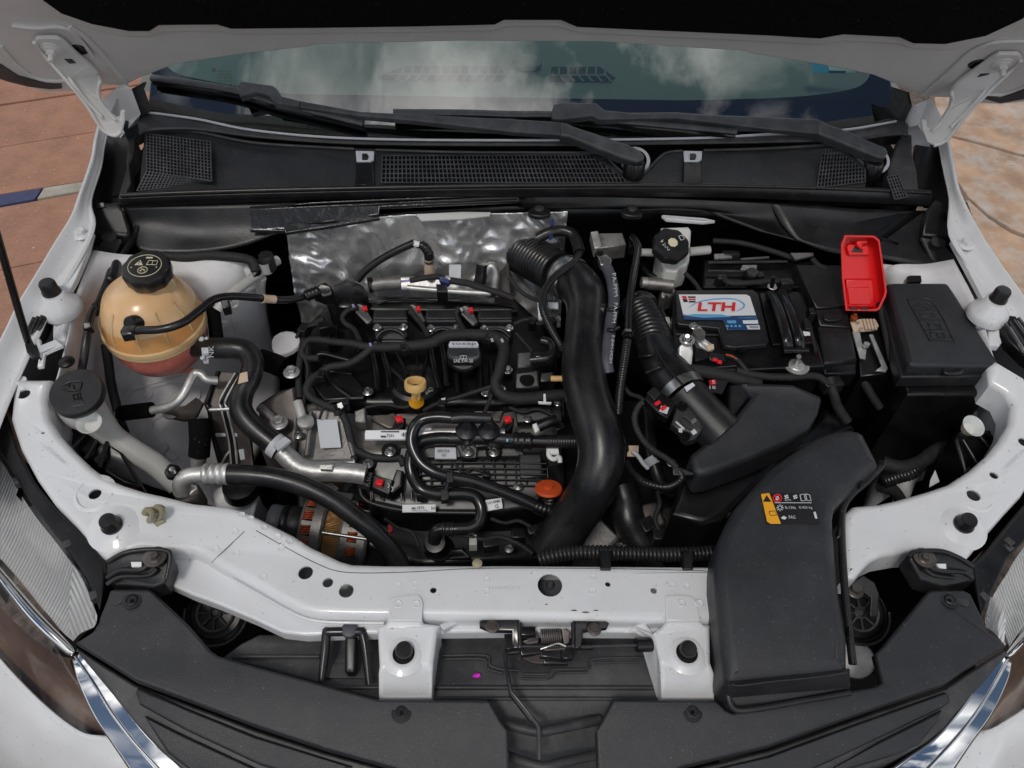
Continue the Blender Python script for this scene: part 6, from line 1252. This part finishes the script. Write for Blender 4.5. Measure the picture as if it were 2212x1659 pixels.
plate('clip', F('952,1056,716 968,1055,716 970,1078,706 953,1080,706'), .012, 'plastic', hB, .002); tube('crimp', F('955,1143,673 980,1143,673'), .0105, 'gloss_black', hB, 12, ribs=(.006, .0012)); tube('clip_link', F('968,1040,728 964,1058,718'), .004, 'plastic', hB, 8)
th = thing('thermostat_neck', 'black ringed coolant neck at the hose end', 'hose neck'); lathe('neck', P(946, 1180, .62), [(.024, -.03), (.022, -.01), (.018, -.008), (.018, .004), (.021, .006), (.018, .012), (.016, .03), (0, .032)], 'black', th, (-.1, -.3, .95), 28); plate('white_ring', F('926,1175,640 931,1165,642 934,1190,634 930,1192,634'), .006, 'milky_white', th, .002); plate('mount', F('915,1190,610 1000,1180,612 1020,1205,605 930,1212,600'), .05, 'black', th, .006)
# intake manifold
im = thing('intake_manifold', 'black ribbed plastic intake manifold below the fuel rail', 'intake manifold')
plate('shell', F('775,1040,688 800,985,702 860,975,706 1130,970,708 1185,990,704 1195,1060,690 1150,1095,675 1080,1105,668 900,1105,666 800,1085,674'), .12, 'black', im, .014)
for i in range(13):
    u = 905 + i * 23
    if i not in (5,): tube('rib', F(f'{u},{994},711 {u+2},{1020},704 {u+3},{1050},695'), .0016, 'black', im, 6)
for vv, z in ((1002, .711), (1014, .7085), (1026, .7055), (1038, .701), (1050, .697)): tube('rib', F(f'905,{vv},{z*1000} 1040,{vv-2},{z*1000} 1180,{vv},{z*1000}'), .0016, 'black', im, 6)
for i in range(6): tube('rib', F(f'{800+i*22},{1058},690 {802+i*22},{1082},682'), .0018, 'black', im, 6)
tube('flange_edge', F('776,1045,692 785,1075,684 820,1092,678 900,1105,672 1040,1108,672'), .004, 'plastic', im, 8)
plate('runner_flange', F('862,965,716 1130,962,718 1132,984,712 862,990,708'), .03, 'plastic', im, .004); plate('marking_plate', F('939,966,722 985,966,722 986,990,714 939,990,714'), .003, 'label_grey', im, .001)
txt('88813324', (945, 971, .724), (970, 971, .724), (945, 977, .722), 'ink', im); txt('000', (954, 980, .7215), (963, 980, .7215), (954, 986, .7195), 'ink', im)
for u, v, z in ((843, 976, .722), (795, 1002, .712), (1067, 977, .722)): lathe('boss', (u, v, z - .01), [(.014, -.02), (.0135, .006), (0, .007)], 'plastic', im, n=18); bolt((u, v, z), .009, 'steel', im)
for s in ('869,1090,690 941,1089,690 941,1105,684 869,1106,684', '1048,1080,690 1083,1075,692 1086,1097,684 1054,1103,682'): plate('label', F(s), .002, 'label_white', im, .0005, seg=1)
txt('4979', (900, 1094, .6905), (916, 1094, .6905), (900, 1100, .689), 'ink', im); txt('H', (932, 1094, .6905), (938, 1094, .6905), (932, 1102, .688), 'ink', im); txt('MP0221021199A0', (889, 1101, .6885), (924, 1101, .6885), (889, 1104, .6875), 'ink', im); plate('print_line', F('889,1096,6905 897,1096,6905'.replace('6905', '691') + ' 897,1099,690 889,1099,690'), .0008, 'rubber_grey', im, .0001, seg=1)
txt('5514980', (1052, 1084, .6915), (1080, 1079, .6925), (1053, 1090, .690), 'ink', im); txt('G', (1069, 1090, .6905), (1076, 1089, .691), (1070, 1098, .688), 'ink', im)
# pressure sensor
mp_ = thing('pressure_sensor', 'black manifold pressure sensor with ribbed pad and red lock', 'sensor'); plate('pad', F('780,1014,722 808,1020,722 798,1052,712 770,1044,712'), .012, 'plastic', mp_, .003); plate('body', F('806,1024,720 850,1036,718 840,1068,706 802,1052,710'), .016, 'black', mp_, .003)
for i in range(4): tube('pad_rib', F(f'{784+i*1.5-2},{1022+i*7},724 {802-i*2},{1026+i*7},723'), .0016, 'black', mp_, 6)
blk('red_lock', 819, 1040, .724, .011, .010, .007, -15, 'red_clip', mp_, .002); plate('plug', F('856,1012,716 872,1016,716 868,1050,706 848,1064,702 838,1058,704'), .02, 'black', mp_, .004)
for u, v in ((838, 1048), (846, 1056)): tube('chalk_mark', F(f'{u},{v-5},720 {u+3},{v},719 {u},{v+6},717'), .0008, 'print', mp_, 6)
# orange cap
ocp = thing('orange_cap', 'orange round cap on a black connector beside the charge pipe', 'cap'); OP = P(1185, 1056, .715); lathe('disc', OP, [(.021, -.002), (.0215, 0), (.020, .003), (.008, .004), (.007, .008), (0, .008)], 'orange', ocp, (0, .35, .94), 32); tube('connector', F('1185,1062,712 1188,1075,700 1186,1095,688'), [.011, .011, .012], 'black', ocp, 14, ribs=(.008, .0015)); lathe('body', P(1183, 1040, .70), [(.016, -.04), (.016, 0), (0, .002)], 'black', ocp, n=20)
pc = thing('bracket_loop', 'pale grey plastic loop bracket near the quick coupling', 'bracket'); tube('loop', F('1185,970,738 1186,985,734 1196,992,732 1208,988,732 1210,1000,728'), .004, 'milky_white', pc, 8); plate('tab', F('1182,968,742 1206,968,742 1208,980,738 1184,980,738'), .004, 'milky_white', pc, .001); plate('white_end', F('1150,916,756 1160,912,757 1166,928,752 1156,934,750'), .008, 'milky_white', pc, .002); tube('black_stub', F('1162,922,752 1185,912,756 1202,908,756'), .009, 'black', pc, 12)
# alternator
at = thing('alternator', 'alternator with copper windings and brown stator behind the white bar', 'alternator')
a0, a1 = P(590, 1128, .60), P(800, 1160, .58); ad = (a1 - a0).normalized()
def alt(t0, t1, r, mm, nm, n=36, rr=None):
    L_ = (a1 - a0).length; return lathe(nm, a0 + ad * L_ * t0, [(0, 0), (r * .93, 0), (r, .004), (r, L_ * (t1 - t0) - .004), (r * .93, L_ * (t1 - t0)), (0, L_ * (t1 - t0))], mm, at, ad, n)
alt(-.04, .10, .030, 'rubber_grey', 'pulley'); alt(.09, .17, .033, 'black', 'pulley_belt'); alt(.16, .31, .0325, 'plastic', 'pulley_hub'); alt(.31, .55, .052, 'cast', 'front_housing'); alt(.545, .72, .046, 'stator', 'stator_core'); alt(.715, 1.0, .052, 'cast', 'rear_housing')
ex_ = ad; ez = (Vector((0, 0, 1)) - ad * ad.z).normalized(); ey = ez.cross(ex_)
for i in range(6):
    an = math.radians(20 + i * 26); rd_ = ey * -math.cos(an) * -1 + ez * math.sin(an); rd_ = (ey * math.cos(an) + ez * math.sin(an)).normalized(); tt = rd_.cross(ad).normalized()
    for t0, L_ in ((.335, .016), (.80, .016)):
        c = a0 + ad * (a1 - a0).length * t0 + rd_ * .0525
        plate('housing_slot', [c - tt * .008, c - tt * .008 + ad * L_, c + tt * .008 + ad * L_, c + tt * .008], .006, 'felt', at, .001, d=-rd_, seg=1)
        for j in range(4): tube('copper_winding', [c + tt * (-.006 + .004 * j) + ad * .001 - rd_ * .001, c + tt * (-.005 + .004 * j) + ad * L_ * .5 + rd_ * .0018, c + tt * (-.004 + .004 * j) + ad * (L_ - .001) - rd_ * .001], .0017, 'copper', at, 6, sub=3)
for t0 in (.33, .5, .74, .96):
    for i in range(3): pass
for v in (1120, 1185): tube('through_bolt', [a0 + ad * .09 + ez * .047 + ey * (.02 if v > 1150 else -.03), a0 + ad * .16 + ez * .047 + ey * (.02 if v > 1150 else -.03)], .003, 'steel', at, 8)
rc = plate('red_clip', F('838,1132,650 848,1130,652 848,1148,645 838,1150,644'), .006, 'red_clip', None, .001); tag(rc, 'tiny red rectangular clip beside the alternator', 'clip')
# timing side castings, engine mount
tm = thing('timing_cover', 'cast grey timing cover with blank silver sticker', 'timing cover')
plate('casting', F('648,905,722 670,880,735 735,878,738 748,890,736 758,940,722 768,985,712 770,998,708 720,1008,704 650,1000,704 640,985,706'), .10, 'cast', tm, .008); plate('sill', F('644,992,718 765,988,718 768,1000,714 660,1004,712'), .02, 'alu', tm, .004); plate('sticker', F('684,906,741 728,906,741 737,966,722 692,968,721'), .001, 'label_grey', tm, .0003, seg=1)
for s in ('672,890,742 668,940,730 662,985,720', '738,885,742 752,940,728 764,985,718'): tube('casting_rib', F(s), .004, 'cast', tm, 8)
plate('boss_block', F('765,886,738 790,878,740 790,912,728 766,910,728'), .02, 'cast', tm, .004); tube('grey_bracket', F('643,868,752 648,885,748 652,900,742 656,912,738'), .008, 'milky', tm, 10); lathe('bracket_eye', (661, 914, .742), [(.013, 0), (.013, .006), (.007, .008), (0, .008)], 'alu', tm, n=18)
for s in ('800,905,706 850,890,710 880,915,704 840,925,702', '1020,880,712 1090,885,710 1080,910,704 1030,905,705', '880,880,712 930,884,712 925,905,706'): plate('head_pocket', F(s), .006, 'dark_steel', en, .003)
mt = thing('engine_mount', 'dark brown steel engine mount bracket bolted to the inner wing', 'engine mount')
plate('upper_face', F('466,800,775 505,798,775 526,806,772 536,884,752 508,882,752 482,884,752 450,884,752 438,868,756'), .02, 'dark_steel', mt, .005)
plate('front_face', F('450,885,751 536,885,751 540,947,705 547,1007,668 470,1002,668 455,947,705'), .02, 'dark_steel', mt, .004)
for s in ('514,806,776 481,863,760 484,885,753 499,947,707 505,1001,672', '472,802,777 448,866,760 452,885,753 462,947,707 476,1000,672'): tube('groove_shade', F(s), .0035, 'black', mt, 8)  # shade of the grooves, put in as black lines
for s in ('508,806,777 476,863,761 479,885,754 494,947,708 500,1001,673', '520,806,776 488,863,760 491,885,753 506,947,707 512,1001,672', '500,970,692 488,985,684 480,1000,673'): tube('groove_highlight', F(s), .0022, 'alu', mt, 8)  # highlights along the groove edges, put in as bright metal lines
tube('bend_highlight', F('452,885,753 480,884,754 508,883,754 534,884,753'), .0035, 'alu', mt, 8)  # highlight on the bend, put in as a bright metal line
plate('foot_plate', F('353,893,705 370,881,712 400,875,716 424,857,730 439,869,728 427,893,712 418,905,705 394,906,702 373,902,702'), .006, 'dark_steel', mt, .002)
for q4 in ('465,932,716 487,932,716 487,941,711 465,941,711', '503,932,716 512,932,716 512,941,711 503,941,711', '515,971,690 526,969,691 529,990,677 519,992,676'): plate('slot_edge', F(q4), .003, 'label_grey', mt, .0006, seg=1)
lathe('washer', (372, 890, .70), [(.016, 0), (.016, .003), (.010, .004), (0, .004)], 'alu', mt, n=22); plate('mount_arm', F('556,868,728 600,840,742 640,830,748 650,900,728 640,975,705 600,990,700 560,960,706'), .06, 'dark_steel', mt, .01)
bolt((602, 914, .742), .0145, 'alu', mt); bolt((630, 805, .765), .0135, 'alu', mt); tube('arm_rib', F('562,880,738 590,905,736 600,925,730'), .008, 'cast', mt, 8)
plate('white_bracket', F('585,728,735 612,712,745 640,716,742 650,735,732 640,752,724 610,766,716 588,760,720'), .01, 'white_raw', body, .004, rnd=1)
lathe('mount_rubber', (520, 1055, .62), [(.030, -.01), (.028, .01), (.016, .014), (0, .014)], 'rubber', body, n=24)
hose('foam_block_hose', 'short black foam-wrapped pipe beside the strut tower', '560,775,745 590,785,742 612,795,738', .018, 'felt', 'pipe')
# lower right odds and ends
rh = hose('radiator_hose', 'dusty black radiator hose dropping right of the charge pipe', '1340,1050,640 1350,1080,630 1355,1115,620 1368,1150,605 1392,1185,590 1410,1215,570', .028, 'rubber')
ph = thing('gearbox_hose', 'grey-brown hose with silver band beside the sensor cable', 'hose'); tube('hose', F('1398,875,700 1402,905,695 1404,945,690 1407,985,685 1418,1020,675 1432,1050,660 1455,1062,652'), .0115, 'rubber', ph, 12); tube('band', F('1402,990,684.0 1412,1006,680'.replace('684.0', '684')), .0125, 'label_grey', ph, 14)
pt_ = thing('tie_tag', 'beige tag with grey cable tie near the charge pipe', 'tag'); plate('tag', F('1355,962,740 1380,962,740 1379,985,732 1355,985,732'), .002, 'beige', pt_, .0005, seg=1); tube('tie', F('1366,975,740 1378,985,736 1390,1002,728 1400,1012,722'), .0035, 'label_grey', pt_, 8)
cn = thing('corrugated_conduit', 'ribbed black wiring conduit lying along the white tie bar', 'conduit'); tube('conduit', F('1164,1208,770 1190,1202,775 1230,1196,778 1290,1194,780 1360,1196,780 1450,1198,780 1540,1194,780'), .0085, 'rubber', cn, 12, ribs=(.0055, .0022))
for u in (1308, 1486): plate('conduit_clip', F(f'{u-14},1188,792 {u+14},1188,792 {u+12},1228,806 {u-10},1228,806'), .012, 'black', cn, .003)
for u, v, z in ((1420, 1162, .58), (1336, 1098, .60)): lathe('loose_bolt_head', (u, v, z), [(.010, 0), (.010, .004), (.006, .008), (0, .008)], 'cast', en, n=14)
# battery tray rear clutter, brake lines
bk = thing('battery_tray', 'black battery tray rear edge with silver bracket strips', 'battery tray')
plate('tray', F('1520,560,835 1700,556,838 1800,572,838 1800,620,832 1520,620,832'), .05, 'black', bk, .004)
for s, mm in (('1530,567,845 1700,565,845', 'plastic_dust'), ('1528,585,842 1610,586,842', 'plastic_dust'), ('1600,560,850 1660,556,850', 'cast')): tube('tray_edge', F(s), .0024, mm, bk, 6)
for s in ('1543,548,856 1580,546,856 1582,556,852 1544,558,852', '1604,572,850 1636,572,850 1634,584,846 1600,582,846', '1708,546,862 1757,545,862 1758,551,858 1720,560,855'): plate('strip', F(s), .004, 'cast', bk, .001)
lathe('stud_post', (1624, 592, .85), [(.014, -.02), (.014, 0), (.010, .006), (0, .006)], 'black', bk, n=18)
plate('pale_panel', F('1430,464,885 1520,470,880 1545,476,878 1520,479,874 1440,473,878'), .006, 'white_raw', body, .002)
plate('pale_panel', F('1905,568,860 2000,578,858 2060,590,856 2045,606,850 1920,606,850'), .02, 'white_raw', body, .004)
plate('pale_panel', F('1965,912,640 2080,905,650 2040,960,630 1990,1020,600 1960,1090,585 1930,1095,585 1940,1010,600'), .01, 'white_raw', body, .004)
plate('pale_panel', F('2110,860,760 2150,870,760 2160,900,750 2130,915,745 2100,900,750'), .01, 'white_raw', body, .004)
# ================================================================== more wiring and small fittings on and around the engine
wx = thing('sensor_wiring', 'thin black sensor wires and small plugs scattered over the engine', 'wiring')
for s, r in (('640,730,790 650,712,795 675,702,798 700,700,796', .0028), ('655,760,775 665,800,765 660,840,755 655,880,745', .0032), ('690,905,748 700,880,755 715,868,760 740,866,760', .0024), ('790,880,748 830,874,750 870,880,748 900,872,750', .0026), ('1110,700,798 1140,690,802 1165,700,800 1190,690,802', .0035), ('1115,720,795 1135,742,792 1150,760,792', .003),
             ('1100,880,745 1130,890,742 1160,884,742 1190,895,738 1210,915,730', .003), ('980,1000,716 1000,1020,712 1020,1012,712 1050,1022,708', .0022), ('880,1010,712 900,1035,706 905,1060,700', .0026), ('1060,1120,680 1090,1130,672 1120,1125,670 1150,1140,662', .003), ('1000,1155,660 1040,1165,655 1080,1160,652 1120,1175,648 1150,1195,640', .004), ('830,1120,665 860,1140,655 890,1150,650 905,1180,640', .003),
             ('1345,830,800 1360,850,795 1385,860,790 1400,880,780', .004), ('1330,905,760 1340,930,750 1350,960,740', .0035), ('1420,1060,680 1425,1090,665 1415,1120,650 1425,1150,640', .004), ('1100,600,850 1120,625,845 1140,640,838 1165,650,830', .0035), ('1440,640,830 1430,665,826 1440,690,820', .003)):
    tube('wire', F(s), r, 'tape', wx, 8)
for u, v, z, w, d_, a, mm in ((700, 700, .80, .02, .016, 20, 'black'), (655, 705, .80, .014, .02, -20, 'plastic'), (742, 866, .764, .016, .012, 10, 'plastic'), (902, 871, .756, .014, .012, 0, 'black'), (1190, 690, .808, .018, .014, 15, 'plastic'), (1150, 690, .806, .012, .016, 0, 'black'), (1150, 765, .80, .014, .014, 0, 'black'), (1208, 918, .735, .016, .014, 30, 'plastic'), (1050, 1022, .714, .012, .010, 0, 'plastic'), (1152, 1142, .667, .018, .014, 20, 'plastic'), (1120, 1150, .66, .022, .018, 0, 'black'), (908, 1062, .705, .012, .012, 0, 'plastic'),
      (1060, 1170, .655, .024, .016, 10, 'plastic'), (1022, 1165, .66, .012, .018, 0, 'milky'), (1425, 1152, .645, .02, .02, 0, 'plastic'), (1350, 962, .745, .012, .012, 0, 'plastic'), (1400, 1130, .64, .024, .024, 25, 'plastic'), (1168, 1165, .65, .008, .014, 0, 'cast'), (780, 1120, .665, .02, .018, -15, 'cast'), (740, 1075, .68, .03, .022, -10, 'cast'), (700, 1055, .69, .03, .02, 5, 'cast'), (1440, 690, .826, .012, .014, 0, 'milky'), (1415, 672, .83, .012, .01, 30, 'milky_white')):
    blk('small_plug', u, v, z, w, d_, .02, a, mm, wx, .002)
for u, v, z in ((720, 1058, .695), (765, 1090, .678), (1140, 905, .738), (1120, 1050, .70), (660, 1010, .71), (645, 940, .726), (1205, 870, .735), (1100, 1185, .64), (1340, 1180, .60), (1450, 1000, .76)): bolt((u, v, z), .0075, 'steel', wx)
for s in ('1112,880,736 1190,876,736 1196,905,728 1118,912,726', '1120,980,716 1170,980,716 1172,1030,704 1124,1032,704'): plate('bracket_plate', F(s), .012, 'plastic', wx, .003)
bw = thing('battery_cables', 'black battery cables and plugs around the battery and fuse block', 'wiring')
for s, r in (('1590,800,838 1640,812,832 1700,815,828 1760,812,822 1790,830,810', .006), ('1560,600,848 1580,612,850 1640,610,850 1700,606,850', .005), ('1755,560,858 1770,575,856 1790,582,855', .005), ('1900,655,858 1906,690,850 1915,730,842 1925,780,830', .005), ('1790,815,815 1800,850,800 1810,880,780 1830,910,760', .008), ('1860,815,800 1880,850,780 1900,880,760', .007), ('1480,590,840 1500,610,835 1520,640,830', .004), ('1540,520,850 1600,525,850 1660,540,850 1720,560,848', .005), ('1740,690,850 1752,720,846 1762,760,842', .003)):
    tube('cable', F(s), r, 'tape', bw, 10)
for u, v, z, w, d_, a in ((1700, 606, .856, .022, .014, 5), (1640, 590, .854, .016, .014, 0), (1560, 596, .852, .016, .012, 10), (1745, 700, .852, .012, .020, -10), (1580, 545, .856, .03, .012, 0), (1800, 822, .815, .03, .02, 10), (1755, 670, .852, .010, .014, 0)): blk('plug', u, v, z, w, d_, .02, a, 'plastic', bw, .002)
gr_ = thing('gearbox_bracket', 'dull cast gearbox bracket deep below the air filter housing', 'bracket')
plate('casting', F('1240,1140,610 1300,1120,615 1340,1160,605 1300,1200,600 1240,1200,600'), .04, 'cast', gr_, .006); plate('casting', F('1380,1090,620 1420,1080,622 1440,1130,612 1400,1160,606 1376,1130,612'), .04, 'dark_steel', gr_, .006)
# ================================================================== move each empty to the base of its thing
bpy.context.view_layer.update()
for o in list(SC.objects):
    if o.type == 'EMPTY' and o.get('category'):
        pts = []
        for c in o.children_recursive:
            if c.type == 'MESH': pts += [c.matrix_world @ Vector(b) for b in c.bound_box]
        if not pts: continue
        lo = Vector([min(p[i] for p in pts) for i in range(3)]); hi = Vector([max(p[i] for p in pts) for i in range(3)])
        base_ = Vector(((lo.x + hi.x) / 2, (lo.y + hi.y) / 2, lo.z))
        o.location = base_
        for c in o.children: c.location = c.location - base_
